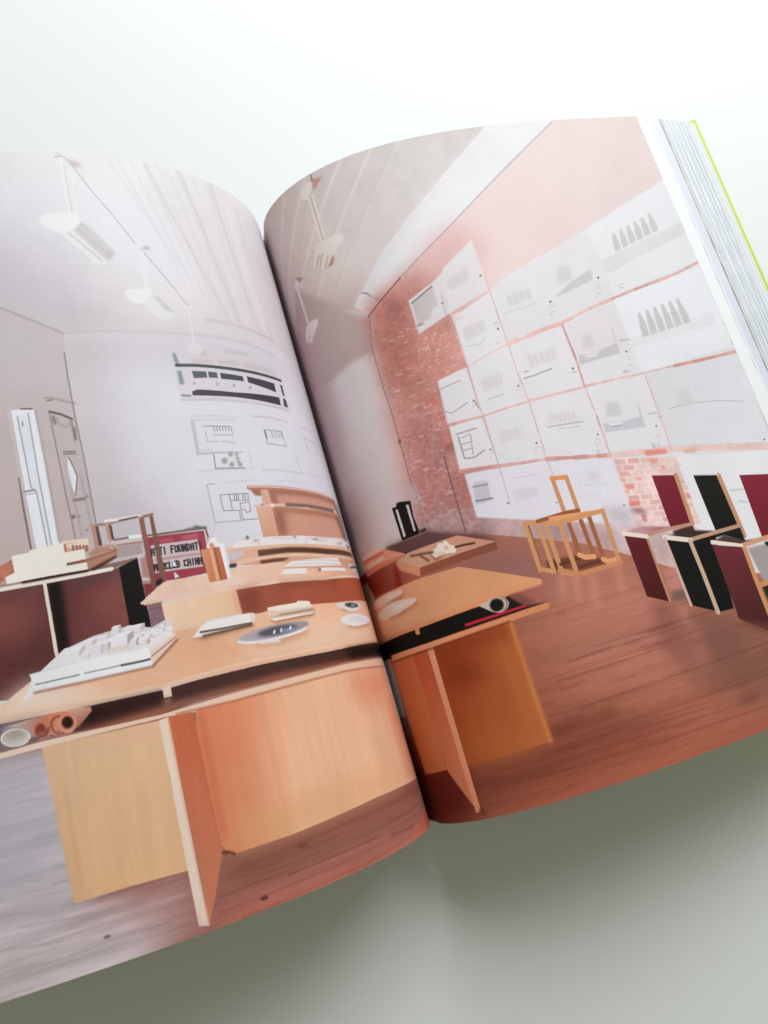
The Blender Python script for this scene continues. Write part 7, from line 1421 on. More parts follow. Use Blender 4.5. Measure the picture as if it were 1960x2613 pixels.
RIGHT.poly([123.7,97.2,123.7,97.1,123.5,97,123.4,96.9,123.3,96.9,123.1,97,123,97,122.9,97.1,122.9,97.3,122.9,97.4,123,97.5,123.1,97.6,123.3,97.7,123.4,97.7,123.6,97.6,123.7,97.6,123.7,97.5,123.8,97.3], (109, 106, 114), soft=0.15)
RIGHT.poly([80,199.4,79.9,199.2,79.8,199.1,79.7,199,79.5,199,79.4,199.1,79.3,199.2,79.2,199.3,79.2,199.4,79.2,199.6,79.3,199.7,79.4,199.8,79.5,199.9,79.7,199.9,79.8,199.9,79.9,199.8,80,199.7,80,199.5], (107, 103, 112), soft=0.15)
RIGHT.poly([77.9,110,77.9,109.9,77.8,109.8,77.6,109.7,77.5,109.7,77.4,109.8,77.3,109.9,77.2,110,77.2,110.1,77.2,110.2,77.3,110.4,77.4,110.5,77.5,110.5,77.6,110.5,77.8,110.5,77.9,110.4,77.9,110.3,78,110.2], (113, 110, 119), soft=0.15)
RIGHT.poly([125.9,189.7,125.8,189.5,125.7,189.4,125.5,189.3,125.3,189.2,125.1,189.3,125,189.4,124.9,189.5,124.8,189.7,124.9,189.9,125,190,125.1,190.2,125.3,190.3,125.5,190.3,125.7,190.3,125.8,190.2,125.9,190,126,189.9], (102, 99, 107), soft=0.15)
RIGHT.poly([152.9,197.4,152.8,197.2,152.6,197,152.4,196.9,152.2,196.9,152,196.9,151.8,197,151.7,197.1,151.7,197.3,151.7,197.5,151.9,197.7,152,197.8,152.2,197.9,152.4,198,152.6,198,152.8,197.9,152.9,197.7,152.9,197.5], (101, 98, 105), soft=0.15)
RIGHT.poly([203.8,110.6,203.7,110.5,203.5,110.4,203.3,110.3,203.1,110.3,202.9,110.3,202.8,110.4,202.7,110.5,202.7,110.7,202.7,110.8,202.8,111,203,111.1,203.2,111.1,203.4,111.2,203.6,111.1,203.7,111.1,203.8,110.9,203.8,110.8], (109, 106, 115), soft=0.15)
RIGHT.poly([99.8,207.7,99.7,207.5,99.6,207.4,99.4,207.3,99.2,207.2,99,207.3,98.9,207.4,98.8,207.5,98.8,207.7,98.8,207.9,98.9,208.1,99.1,208.2,99.2,208.3,99.4,208.3,99.6,208.3,99.7,208.2,99.8,208,99.8,207.9], (103, 100, 108), soft=0.15)
RIGHT.poly([98.9,182.2,98.9,182,98.7,181.9,98.6,181.8,98.4,181.8,98.2,181.8,98.1,181.9,98,182.1,98,182.3,98,182.4,98.1,182.6,98.2,182.7,98.4,182.8,98.6,182.8,98.7,182.8,98.9,182.7,99,182.6,99,182.4], (105, 102, 110), soft=0.15)
RIGHT.line([146.4,152.4,147.5,153.2,147.1,151.6], 0.5, (162, 156, 165), soft=0.2)
RIGHT.line([148.1,152.1,149.3,152.5], 0.5, (162, 156, 165), soft=0.2)
RIGHT.line([146.3,119.3,147.5,118.8,146,117.8,147.6,117.4], 0.5, (165, 160, 169), soft=0.2)
RIGHT.line([149,118.8,149.1,117.5], 0.5, (165, 160, 169), soft=0.2)
RIGHT.line([121,121.8,121.3,120.8], 0.5, (166, 161, 170), soft=0.2)
RIGHT.line([150.3,166.6,155.5,166.8], 0.5, (160, 155, 164), soft=0.2)
RIGHT.line([150.2,132.2,154.8,132], 0.5, (164, 158, 168), soft=0.2)
RIGHT.line([95.9,176,96.7,176.4], 0.5, (164, 158, 168), soft=0.2)
RIGHT.line([176.9,87.4,180.6,86], 0.5, (169, 163, 173), soft=0.2)
RIGHT.line([174.5,92.6,181.3,91.8], 0.5, (168, 163, 173), soft=0.2)
RIGHT.line([160.9,192.7,162.9,192.8], 0.3, (166, 160, 168), soft=0.12, alpha=0.7)
RIGHT.line([160.6,191.9,162,191.9], 0.3, (167, 160, 168), soft=0.12, alpha=0.7)
RIGHT.line([162.9,193,164.3,193.2], 0.3, (166, 160, 168), soft=0.12, alpha=0.7)
RIGHT.line([161.3,191.2,163.2,191.4], 0.3, (167, 160, 168), soft=0.12, alpha=0.7)
RIGHT.line([160.7,191,162.5,191], 0.3, (167, 160, 168), soft=0.12, alpha=0.7)
RIGHT.line([153.9,129.9,155,129.9], 0.3, (174, 167, 176), soft=0.12, alpha=0.7)
RIGHT.line([155.3,130.1,156.7,130.3], 0.3, (174, 167, 176), soft=0.12, alpha=0.7)
RIGHT.line([154.1,130.2,155.3,130.2], 0.3, (174, 167, 176), soft=0.12, alpha=0.7)
RIGHT.line([154.8,129.8,155.8,130], 0.3, (174, 167, 176), soft=0.12, alpha=0.7)
RIGHT.line([154.4,130.1,156.1,130], 0.3, (174, 167, 176), soft=0.12, alpha=0.7)
RIGHT.line([123.8,156.4,125.4,156.5], 0.3, (172, 165, 174), soft=0.12, alpha=0.7)
RIGHT.line([122.3,156.6,124,156.4], 0.3, (172, 165, 174), soft=0.12, alpha=0.7)
RIGHT.line([124,156.7,125.2,156.7], 0.3, (172, 165, 174), soft=0.12, alpha=0.7)
RIGHT.line([123.5,156.9,125.3,156.8], 0.3, (172, 165, 174), soft=0.12, alpha=0.7)
RIGHT.line([122.9,156.9,124.3,156.8], 0.3, (172, 165, 174), soft=0.12, alpha=0.7)
RIGHT.line([122.6,184.3,124.6,184.3], 0.3, (169, 162, 170), soft=0.12, alpha=0.7)
RIGHT.line([125.1,187.7,127.2,187.6], 0.3, (168, 162, 170), soft=0.12, alpha=0.7)
RIGHT.line([124.1,184.9,125.9,185.2], 0.3, (168, 162, 170), soft=0.12, alpha=0.7)
RIGHT.line([123.4,183.8,124.2,184], 0.3, (169, 162, 170), soft=0.12, alpha=0.7)
RIGHT.line([123.9,188,125.1,188.4], 0.3, (168, 162, 170), soft=0.12, alpha=0.7)
RIGHT.line([148,192.5,149.7,192.9], 0.3, (166, 160, 168), soft=0.12, alpha=0.7)
RIGHT.line([149.6,189.6,150.8,189.8], 0.3, (167, 160, 168), soft=0.12, alpha=0.7)
RIGHT.line([150.5,193.8,152.5,193.8], 0.3, (166, 160, 168), soft=0.12, alpha=0.7)
RIGHT.line([148.5,190,150.5,190.1], 0.3, (167, 160, 168), soft=0.12, alpha=0.7)
RIGHT.line([149.6,192.9,151.2,192.9], 0.3, (166, 160, 168), soft=0.12, alpha=0.7)
RIGHT.line([98.2,184.6,99.8,184.5], 0.3, (172, 166, 174), soft=0.12, alpha=0.7)
RIGHT.line([97.2,184.9,98,185.1], 0.3, (172, 166, 174), soft=0.12, alpha=0.7)
RIGHT.line([98.2,185.2,100,185.1], 0.3, (172, 165, 174), soft=0.12, alpha=0.7)
RIGHT.line([98.2,185.4,99.3,185.3], 0.3, (172, 165, 174), soft=0.12, alpha=0.7)
RIGHT.line([97.9,183.1,99.2,183.2], 0.3, (172, 166, 174), soft=0.12, alpha=0.7)
RIGHT.line([97.8,151.5,99.3,151.6], 0.3, (176, 169, 178), soft=0.12, alpha=0.7)
RIGHT.line([99.1,156.5,100.3,156.5], 0.3, (175, 168, 177), soft=0.12, alpha=0.7)
RIGHT.line([96.6,154.2,97.6,154.4], 0.3, (176, 169, 178), soft=0.12, alpha=0.7)
RIGHT.line([98.9,157.9,100,157.9], 0.3, (175, 168, 177), soft=0.12, alpha=0.7)
RIGHT.line([99.3,157.9,100.1,158.1], 0.3, (175, 168, 177), soft=0.12, alpha=0.7)
RIGHT.line([94.7,126.8,95.6,126.7], 0.3, (179, 172, 182), soft=0.12, alpha=0.7)
RIGHT.line([96.3,128.4,97,128.5], 0.3, (178, 172, 181), soft=0.12, alpha=0.7)
RIGHT.line([95.3,128.8,96.6,128.9], 0.3, (179, 172, 181), soft=0.12, alpha=0.7)
RIGHT.line([94.6,128,96.1,128.1], 0.3, (179, 172, 182), soft=0.12, alpha=0.7)
RIGHT.line([96.6,128.9,97.8,129], 0.3, (178, 172, 181), soft=0.12, alpha=0.7)
RIGHT.line([120.7,124.9,121.6,125.1], 0.3, (176, 169, 178), soft=0.12, alpha=0.7)
RIGHT.line([123,124.6,123.6,124.7], 0.3, (175, 169, 178), soft=0.12, alpha=0.7)
RIGHT.line([121.1,123.3,122,123.5], 0.3, (176, 169, 178), soft=0.12, alpha=0.7)
RIGHT.line([122.3,126.4,123.8,126.3], 0.3, (175, 169, 178), soft=0.12, alpha=0.7)
RIGHT.line([121.1,123.8,122.4,123.9], 0.3, (176, 169, 178), soft=0.12, alpha=0.7)
RIGHT.line([150.5,159.2,151.8,159.4], 0.3, (170, 164, 172), soft=0.12, alpha=0.7)
RIGHT.line([148.1,153,148.7,153.2], 0.3, (171, 165, 173), soft=0.12, alpha=0.7)
RIGHT.line([149.9,155,151.5,155.1], 0.3, (171, 164, 173), soft=0.12, alpha=0.7)
RIGHT.line([150.5,154.9,152,155], 0.3, (171, 164, 173), soft=0.12, alpha=0.7)
RIGHT.line([150.6,157.8,152.3,157.9], 0.3, (170, 164, 172), soft=0.12, alpha=0.7)
RIGHT.line([150.4,122.2,151.1,122.4], 0.3, (174, 168, 177), soft=0.12, alpha=0.7)
RIGHT.line([150.3,121.4,151.9,121.3], 0.3, (175, 168, 177), soft=0.12, alpha=0.7)
RIGHT.line([148.5,121.3,149.3,121.6], 0.3, (175, 168, 177), soft=0.12, alpha=0.7)
RIGHT.line([149.7,119.8,150.5,119.8], 0.3, (175, 168, 177), soft=0.12, alpha=0.7)
RIGHT.line([150.9,122.5,152,122.6], 0.3, (174, 168, 177), soft=0.12, alpha=0.7)
RIGHT.line([78.1,131.4,79.2,131.4], 0.3, (182, 176, 185), soft=0.12, alpha=0.7)
RIGHT.line([78.4,132,79.9,131.9], 0.3, (182, 175, 185), soft=0.12, alpha=0.7)
RIGHT.line([77.1,129.7,78,129.9], 0.3, (183, 176, 186), soft=0.12, alpha=0.7)
RIGHT.line([76.8,129.9,77.5,130], 0.3, (183, 176, 186), soft=0.12, alpha=0.7)
RIGHT.line([77.4,128.1,78.1,128.2], 0.3, (183, 176, 186), soft=0.12, alpha=0.7)
RIGHT.line([78.2,153.4,79.3,153.5], 0.3, (180, 173, 183), soft=0.12, alpha=0.7)
RIGHT.line([77.8,152.6,79.1,152.5], 0.3, (180, 174, 183), soft=0.12, alpha=0.7)
RIGHT.line([77.1,152,78.3,152], 0.3, (180, 174, 183), soft=0.12, alpha=0.7)
RIGHT.line([77.6,153,78.7,153.2], 0.3, (180, 174, 183), soft=0.12, alpha=0.7)
RIGHT.line([77.5,153.8,78.1,154.1], 0.3, (180, 174, 183), soft=0.12, alpha=0.7)
RIGHT.poly([126.2,116.6,155.2,111.7,154.2,102.7,154.4,82.9,150.8,82.5,139.4,83.4,125.8,85.6], (214, 190, 188), tex='grain', amp=0.06)
bricks(RIGHT, [126.2,116.6,155.8,112.2,154.5,81.7,125.8,85.6], 12, 5, [(211, 159, 155), (206, 145, 140), (215, 176, 176), (214, 167, 165), (200, 140, 138), (217, 190, 189)], None, 0.75, 0.02, 0.86, 8)
RIGHT.poly([142.1,117.4,152.1,115.9,151.5,113.9,141.3,114.8], (211, 132, 121), soft=0.3, alpha=0.8)
RIGHT.poly([142.3,113.5,146.1,113,145.8,110.9,142.3,111.1], (209, 137, 128), soft=0.3, alpha=0.8)
RIGHT.poly([127.3,105.3,130.8,104.6,130.2,102.4,127,103.1], (207, 135, 125), soft=0.3, alpha=0.8)
RIGHT.poly([126,98.5,131,97.6,130.1,95.6,125.7,96.4], (209, 110, 105), soft=0.3, alpha=0.8)
RIGHT.poly([133.2,107.2,135.6,107,135.2,105.3,132.9,105.8], (210, 147, 141), soft=0.3, alpha=0.8)
RIGHT.poly([146.1,109.4,148.4,109.2,147.8,107.9,146.4,107.9], (210, 135, 126), soft=0.3, alpha=0.8)
RIGHT.poly([152.4,96,154.3,95.7,154.5,93.3,152.4,93.7], (199, 120, 106), soft=0.3, alpha=0.8)
RIGHT.poly([129.2,92.1,131.3,91,130.4,88.4,128.7,89.4], (183, 111, 109), soft=0.3, alpha=0.8)
RIGHT.poly([125.4,95.5,130.3,94.5,132.5,92.4,130.3,91.8,126,93.4], (121, 83, 92), soft=1.2, alpha=0.8)
RIGHT.poly([114.1,98.5,124.6,96,125.2,88.5,119.6,89.9,113.8,94.7], (171, 160, 170), soft=3, alpha=0.7)
RIGHT.poly([121.8,89.3,138.2,83.7,140.6,80.3,131.3,68.1,119,76.7,117.7,85.3], (184, 160, 164), soft=4, alpha=0.9, tex='grain', amp=0.1)
RIGHT.poly([112.8,93.8,119.6,89.9,119,76.7,113.8,78.6], (186, 169, 177), soft=3, tex='grain', amp=0.1)
RIGHT.poly([24.3,109.6,41.7,108,59.7,102.9,80.9,94.8,99.7,87.4,119.6,76.6,134.2,68,165.4,58.8,267.3,27.9,201.7,-68.3,-5.6,-18.9,5.2,97.5], (160, 99, 82), tex='floor', amp=0.035, grad=(96.3, 70.0, 57.5, 6.7, (154, 84, 64)))
RIGHT.poly([90.6,81.1,123.6,69.1,137.8,43,109.6,20.3,76.1,37.5,75.7,66.5], (178, 113, 97), soft=14, alpha=0.85, tex='floor', amp=0.035)
RIGHT.poly([55.9,101.2,80.9,90.2,84.5,73.3,67.8,79.8,51.1,96.3], (142, 93, 92), soft=6, alpha=0.8)
RIGHT.poly([23.1,109.2,43.5,108.4,64,101.5,68.7,96.3,50.6,99.7,33.8,100.5], (85, 55, 57), soft=2.5)
RIGHT.poly([-5.6,-0.3,31.1,18.8,52.6,18,65.8,21.5,107.9,16.3,108.1,8.9,72.4,6.7,41.1,2.3,13.8,-1], (112, 52, 40), soft=9, alpha=0.75, tex='floor', amp=0.07)
RIGHT.poly([-5.6,3.7,26,5.1,72.8,8,104,7.3,151.5,8,152.9,-4.6,69.1,-2.1,13.1,-2.4], (165, 90, 71), soft=7, alpha=0.7, tex='floor', amp=0.05)
RIGHT.poly([3.2,26.6,29.9,24.9,26.7,2.1,-2.8,-1.1,-3.6,14.3], (97, 24, 22), soft=5, alpha=0.8)
RIGHT.poly([121.4,47.4,168.9,41.3,204.1,9.1,156.7,6.5,127.5,21], (122, 79, 68), soft=8, alpha=0.8, tex='floor', amp=0.06)
RIGHT.poly([118.3,59.5,127.6,55.7,127.1,45,124.5,31,117.4,36.6,117.5,43.9,117.8,52.8], (137, 81, 75), soft=3.5, alpha=0.75)
RIGHT.poly([135.2,52.4,146.2,46.3,153.4,40.6,148.5,22.8,134.6,28.7,135.4,42.7], (122, 79, 70), soft=4.5, alpha=0.8)
RIGHT.poly([131.5,46.4,135,44.4,134.5,27.2,126.4,30], (166, 102, 93), soft=3, alpha=0.6)
RIGHT.poly([129.7,60.3,136.3,59.7,135.5,55.1,127.7,56], (111, 85, 83), soft=1.5)
RIGHT.poly([129,68.7,135.1,68.3,135.5,59.4,128.9,60], (181, 119, 110), soft=1)
RIGHT.poly([130.8,53,129.7,45.3,130.8,45,132.4,52.6], (193, 142, 131), soft=2, alpha=0.5)
RIGHT.line([99.6,73.7,97.4,63.6], 3, (203, 141, 130), soft=2, alpha=0.45)
RIGHT.line([93,75.5,91.4,66.9], 3, (203, 142, 131), soft=2, alpha=0.45)
RIGHT.line([111.3,75.4,109.4,65.1], 3, (201, 140, 129), soft=2, alpha=0.45)
RIGHT.line([87.9,76.4,86,70], 3, (204, 143, 131), soft=2, alpha=0.45)
RIGHT.line([120.2,54,191.3,54.3], 0.3, (112, 61, 49), soft=0.15, alpha=0.49)
RIGHT.line([67.5,64.3,132.7,65.1], 0.3, (115, 62, 50), soft=0.15, alpha=0.34)
RIGHT.line([107.8,48,151.9,48], 0.3, (114, 62, 49), soft=0.15, alpha=0.47)
RIGHT.line([90.8,48.3,182.1,48.2], 0.3, (113, 61, 49), soft=0.15, alpha=0.37)
RIGHT.line([82.7,46.1,163.1,45.9], 0.3, (114, 62, 50), soft=0.15, alpha=0.5)
RIGHT.line([77.8,43,169,42.6], 0.3, (114, 62, 50), soft=0.15, alpha=0.48)
RIGHT.line([65.6,42.1,129.5,42], 0.3, (117, 64, 51), soft=0.15, alpha=0.43)
RIGHT.line([107.8,25.2,185.7,23.2], 0.3, (114, 62, 50), soft=0.15, alpha=0.28)
RIGHT.line([80.5,28.8,139.6,28], 0.3, (116, 63, 51), soft=0.15, alpha=0.38)
RIGHT.line([105.4,17.1,159.9,15.3], 0.3, (115, 63, 50), soft=0.15, alpha=0.31)
RIGHT.line([78.9,20.6,146.7,19.1], 0.3, (117, 63, 51), soft=0.15, alpha=0.48)
RIGHT.line([80.7,15.7,125.3,14.8], 0.3, (118, 64, 52), soft=0.15, alpha=0.48)
RIGHT.line([74.3,13.3,142.9,11.6], 0.3, (117, 64, 51), soft=0.15, alpha=0.37)
RIGHT.line([58,13.6,124.1,12.8], 0.3, (120, 65, 53), soft=0.15, alpha=0.44)
RIGHT.line([55.2,10.1,107.2,9.8], 0.3, (121, 66, 54), soft=0.15, alpha=0.34)
RIGHT.line([52.8,6.5,91.4,6.6], 0.3, (124, 68, 55), soft=0.15, alpha=0.49)
RIGHT.line([70.6,34,77.3,33.4], 0.53, (106, 51, 43), soft=0.96, alpha=0.12)
RIGHT.line([61.3,7.5,68.1,7.3], 0.86, (109, 53, 45), soft=0.8, alpha=0.17)
RIGHT.line([65.4,16.6,72.8,16.5], 1.14, (108, 53, 44), soft=0.73, alpha=0.36)
RIGHT.line([77,28.5,82.8,28.3], 0.93, (105, 51, 42), soft=0.54, alpha=0.31)
RIGHT.line([163.6,33.3,171.1,32.8], 0.47, (99, 48, 39), soft=0.94, alpha=0.21)
RIGHT.line([68.8,23.1,71.9,23.2], 0.6, (107, 52, 43), soft=0.42, alpha=0.15)
RIGHT.line([93.3,29.3,103.9,29.4], 0.71, (102, 50, 41), soft=0.41, alpha=0.14)
RIGHT.line([169.4,8,179.7,6.8], 0.43, (99, 48, 39), soft=0.91, alpha=0.25)
RIGHT.line([93,39.6,95.2,39.5], 0.42, (102, 50, 41), soft=0.9, alpha=0.22)
RIGHT.line([65.4,19.8,68.3,19.5], 0.94, (108, 53, 44), soft=0.94, alpha=0.11)
RIGHT.line([153.6,31.5,156.2,31.3], 0.66, (99, 48, 39), soft=0.84, alpha=0.23)
RIGHT.line([158.8,28.2,164.2,27.8], 1.28, (99, 48, 39), soft=0.96, alpha=0.19)
RIGHT.line([106.7,35.9,115.7,35], 0.46, (101, 49, 40), soft=0.64, alpha=0.16)
RIGHT.line([109.8,11.7,118.6,11.6], 1.23, (102, 49, 41), soft=0.49, alpha=0.26)
RIGHT.line([73.3,36.9,82.3,37.3], 1.08, (105, 51, 42), soft=0.42, alpha=0.19)
RIGHT.line([63.5,3.7,65.9,3.6], 0.72, (109, 54, 45), soft=0.44, alpha=0.33)
RIGHT.line([133.7,39,140.8,38.5], 0.95, (99, 48, 39), soft=0.54, alpha=0.11)
RIGHT.line([68.1,31,75.2,30.7], 0.98, (106, 52, 43), soft=0.61, alpha=0.13)
RIGHT.line([91.9,34.7,102.1,33.9], 0.48, (102, 50, 41), soft=0.74, alpha=0.35)
RIGHT.line([58.1,17.5,65.4,17.1], 0.82, (109, 53, 45), soft=0.43, alpha=0.31)
RIGHT.line([145.6,28.2,156.5,27.5], 0.52, (99, 48, 39), soft=0.63, alpha=0.23)
RIGHT.line([84,23,91,22.6], 0.96, (104, 51, 42), soft=0.61, alpha=0.29)
RIGHT.line([80.1,11.6,85.3,11.5], 1.01, (106, 51, 43), soft=0.71, alpha=0.17)
RIGHT.line([179.7,31.5,185.8,31.3], 0.43, (99, 48, 39), soft=0.49, alpha=0.31)
RIGHT.line([137.4,5.1,149.5,4.8], 0.67, (100, 49, 40), soft=0.79, alpha=0.19)
RIGHT.line([140.7,21.4,144.1,21.4], 1.02, (100, 48, 40), soft=0.85, alpha=0.25)
RIGHT.line([142.8,16.4,150.8,15.5], 0.9, (100, 48, 40), soft=0.89, alpha=0.28)
RIGHT.line([143.8,12.8,155.6,11.6], 1.19, (100, 48, 40), soft=0.62, alpha=0.12)
RIGHT.line([123.4,21.5,129.7,21.6], 0.52, (101, 49, 40), soft=0.77, alpha=0.21)
RIGHT.line([112,21.8,114.8,21.7], 1.18, (101, 49, 40), soft=0.5, alpha=0.1)
RIGHT.line([65.4,38.1,75.6,37.3], 1.29, (106, 52, 43), soft=0.72, alpha=0.13)
RIGHT.line([107.5,43,116.5,42.9], 0.66, (100, 49, 40), soft=0.55, alpha=0.33)
RIGHT.line([141.2,17.7,147.5,17.6], 1.27, (100, 48, 40), soft=0.45, alpha=0.14)
RIGHT.line([94.1,26.5,96,26.3], 0.6, (103, 50, 41), soft=0.63, alpha=0.29)
RIGHT.line([134.4,48.1,136.4,48.1], 1.19, (99, 48, 39), soft=0.95, alpha=0.19)
RIGHT.line([93.1,11.2,97.8,10.8], 0.92, (104, 51, 42), soft=0.45, alpha=0.27)
RIGHT.line([113.2,47.7,124.7,48.1], 1.27, (100, 48, 39), soft=0.76, alpha=0.28)
RIGHT.line([103.2,45.9,107.7,45.9], 0.69, (101, 49, 40), soft=0.81, alpha=0.23)
RIGHT.line([74.6,33.6,77.4,33.8], 0.84, (105, 51, 42), soft=0.6, alpha=0.14)
RIGHT.line([122.1,25.7,124.8,25.4], 0.75, (101, 49, 40), soft=0.75, alpha=0.23)
RIGHT.line([105.9,22,111.3,21.7], 0.44, (102, 49, 41), soft=0.88, alpha=0.16)
RIGHT.line([61.5,38.8,69.4,38.7], 0.73, (107, 52, 43), soft=0.8, alpha=0.14)
RIGHT.line([57.1,31.7,63.3,32.1], 0.77, (109, 53, 44), soft=0.87, alpha=0.1)
RIGHT.line([58.5,30.9,61.7,30.7], 0.51, (109, 53, 44), soft=0.62, alpha=0.19)
RIGHT.line([102.4,46,109.5,45.4], 0.75, (101, 49, 40), soft=0.59, alpha=0.2)
RIGHT.line([61.8,32.9,68.9,33.2], 1.26, (107, 52, 44), soft=0.61, alpha=0.27)
RIGHT.line([109.9,41.8,121,41.9], 1.25, (100, 48, 40), soft=0.89, alpha=0.34)
RIGHT.line([81.3,63.7,84.6,63.7], 1.02, (102, 50, 41), soft=0.66, alpha=0.23)
RIGHT.line([151.8,40.6,161.5,39.8], 0.62, (99, 48, 39), soft=0.83, alpha=0.28)
RIGHT.line([103.9,38,113.8,37.5], 0.43, (101, 49, 40), soft=0.55, alpha=0.11)
RIGHT.line([156.4,35.6,170.1,34.7], 0.68, (99, 48, 39), soft=0.75, alpha=0.18)
RIGHT.line([105.9,50.6,111.2,50.1], 0.6, (100, 48, 40), soft=0.95, alpha=0.17)
RIGHT.line([80.8,19.2,90.5,18.6], 0.74, (105, 51, 42), soft=0.83, alpha=0.31)
RIGHT.line([130.5,38.6,134.1,38.6], 1.04, (99, 48, 39), soft=0.94, alpha=0.3)
RIGHT.line([109.7,47.5,120.9,47.6], 0.92, (100, 48, 40), soft=0.81, alpha=0.2)
RIGHT.line([90.5,23.1,96.7,23.1], 1.24, (103, 50, 41), soft=0.91, alpha=0.2)
RIGHT.line([85.5,1.9,90.6,1.9], 0.48, (105, 51, 42), soft=0.67, alpha=0.23)
RIGHT.line([70.5,26.3,77.5,25.8], 1.15, (106, 52, 43), soft=0.73, alpha=0.35)
RIGHT.line([75.8,30.8,80.2,30.8], 0.95, (105, 51, 42), soft=0.71, alpha=0.18)
RIGHT.line([112.7,30.2,123.6,29.8], 0.83, (101, 49, 40), soft=0.56, alpha=0.17)
RIGHT.line([65.4,28.9,162.9,29.9], 0.45, (107, 54, 43), soft=0.4, alpha=0.55)
RIGHT.line([73.9,19.1,157.1,18.8], 0.45, (108, 54, 43), soft=0.4, alpha=0.55)
RIGHT.line([51.2,9.8,151.5,8], 0.45, (110, 55, 44), soft=0.4, alpha=0.55)
RIGHT.line([72.4,40.1,118.4,40.5], 0.45, (109, 54, 44), soft=0.4, alpha=0.55)
RIGHT.line([79.1,45.6,97,46.5], 0.45, (109, 55, 44), soft=0.4, alpha=0.55)
RIGHT.poly([149,12.5,148.6,11.9,147.6,11.5,146.2,11.2,144.6,11.1,142.8,11.2,141.2,11.5,140,12,139.2,12.6,139,13.2,139.3,13.7,140.3,14.2,141.6,14.4,143.3,14.5,145.1,14.4,146.7,14.1,148,13.6,148.8,13.1], (106, 62, 55), soft=1.6, alpha=0.5)
RIGHT.poly([64.6,25.5,77.6,24.6,91.8,25.7,88.3,23.2,73.7,22.3,63.8,21.4], (90, 38, 24), soft=2.4, alpha=0.6)
RIGHT.poly([32.2,123.4,34.4,123.3,34.7,124.5,36.2,124.6,41,123.4,40.2,117,40.7,110.2,40.1,109.4,32.2,109.2], (28, 14, 16))
RIGHT.poly([33.6,122.2,34.6,122,34.5,110.6,33.4,110.4], (212, 202, 211), soft=0.12)
RIGHT.poly([38.6,122.4,39.7,122.2,39.3,111.1,38.4,111.1], (204, 192, 201), soft=0.12)
RIGHT.poly([40.8,110.7,43.7,110.9,43.4,109.5,40.8,109.5], (56, 33, 38), soft=0.4)
RIGHT.poly([41.1,127.7,45.4,129.2,44.4,118.5,41.7,123.8], (206, 200, 219), soft=2, alpha=0.5)
RIGHT.poly([24.7,108.7,32.1,109,43.7,109.1,54.6,104,38,103.3,33,103.8], (96, 64, 67), soft=0.6)
RIGHT.poly([26.5,102.3,33,103.8,54.5,103.9,68.2,97,36,96.5], (213, 160, 137), tex='grain', amp=0.015, grad=(35.4, 99.4, 62.1, 98.8, (191, 134, 115)))
RIGHT.poly([26.4,102.2,36,96.5,35.3,93.2,26.6,98.7], (219, 144, 113))
RIGHT.poly([36,96.5,68.2,97,67.8,93.9,35.3,93.2], (152, 84, 64), grad=(37.7, 95.1, 66.8, 95.5, (125, 69, 54)))
RIGHT.poly([41.9,99.9,44.3,99.9,47.2,97.8,43.3,96.7], (160, 107, 90), soft=0.6)
RIGHT.poly([42.9,100.9,44.9,101.8,46.6,103.3,48.3,102.7,49.1,103.6,50.1,102.9,50.7,101.3,52.5,100.3,52.6,98.8,51.9,97.6,47.5,98.6,43.7,98.2,42.7,99.6], (231, 217, 208))
RIGHT.poly([48.4,101.5,49.9,101.3,49.7,99.9,48.2,99.9], (210, 173, 152), soft=0.3)
RIGHT.poly([44.3,99.9,47.9,99.8,47.5,98.6,44.1,98.3], (220, 200, 187), soft=0.4)
RIGHT.line([52.6,99.7,56.5,99.4,60,98.9], 0.9, (83, 51, 45), soft=0.15)
RIGHT.line([33.9,102.2,38.7,101.5,43.3,100.6], 0.8, (96, 64, 53), soft=0.2)
RIGHT.line([37.9,101.1,40.6,97.9], 0.7, (96, 64, 53), soft=0.2)
RIGHT.poly([-2.9,104.9,25.8,101.7,26.7,98.2,34.6,93.3,31.6,92.4,7.1,92.6,1.4,99.3], (121, 31, 20), soft=0.5, grad=(4.6, 97.9, 31.3, 97.2, (167, 88, 76)))
RIGHT.poly([25.1,101.7,26.8,98.4,25.8,91.9,22,91.9], (138, 40, 23), soft=1.0)
RIGHT.poly([1.2,110.2,16.7,112,22.5,109.1,31.7,104.1,31.1,103.3,5.2,101.9], (227, 151, 127))
RIGHT.poly([4.7,105,31.1,103.9,31.4,102.9,5.4,102], (216, 125, 97))
RIGHT.poly([3.8,110.2,15.6,111.7,18.2,112.2,21.8,109.1,6.1,108.4], (233, 197, 196), soft=0.3)
RIGHT.poly([6.4,106.6,20.9,106.7,21.3,105,7.8,104.3], (234, 190, 180), soft=0.3)
RIGHT.line([4,108.2,21.2,107.9], 1, (217, 106, 82), soft=0.3)
RIGHT.poly([-3.6,90.9,22.9,92.2,34.3,92.6,51.2,92,80,78.1,79.7,76.9,50.5,76.1,34.8,75.6,-3.7,74.4], (228, 163, 128), tex='grain', amp=0.015, grad=(11.8, 79.6, 60.5, 85.3, (213, 148, 110)))
RIGHT.poly([-0.1,85,22.9,84.4,29.1,77.9,4.3,76.3], (231, 178, 150), soft=4, alpha=0.7)
RIGHT.poly([-2.8,75.1,34.9,75.8,50.8,76.9,79.9,77.8,79.6,76,65.7,75.6,34.3,74.1,-3.5,73.5], (218, 145, 105), soft=0.2)
RIGHT.poly([-5.6,73.6,27.7,74.1,53,75,65.6,75.5,74.1,75.2,79.8,69,70.2,69,46.1,68.2,3.2,66.7,-5.6,67.2], (13, 6, 5))
RIGHT.poly([65.6,75.5,79.6,75.8,79.7,68.7,71.1,70.1], (163, 95, 85), soft=0.5)
RIGHT.poly([66.1,75.3,70.1,75.2,75.2,70.3,71.1,70], (119, 67, 57), soft=1.2)
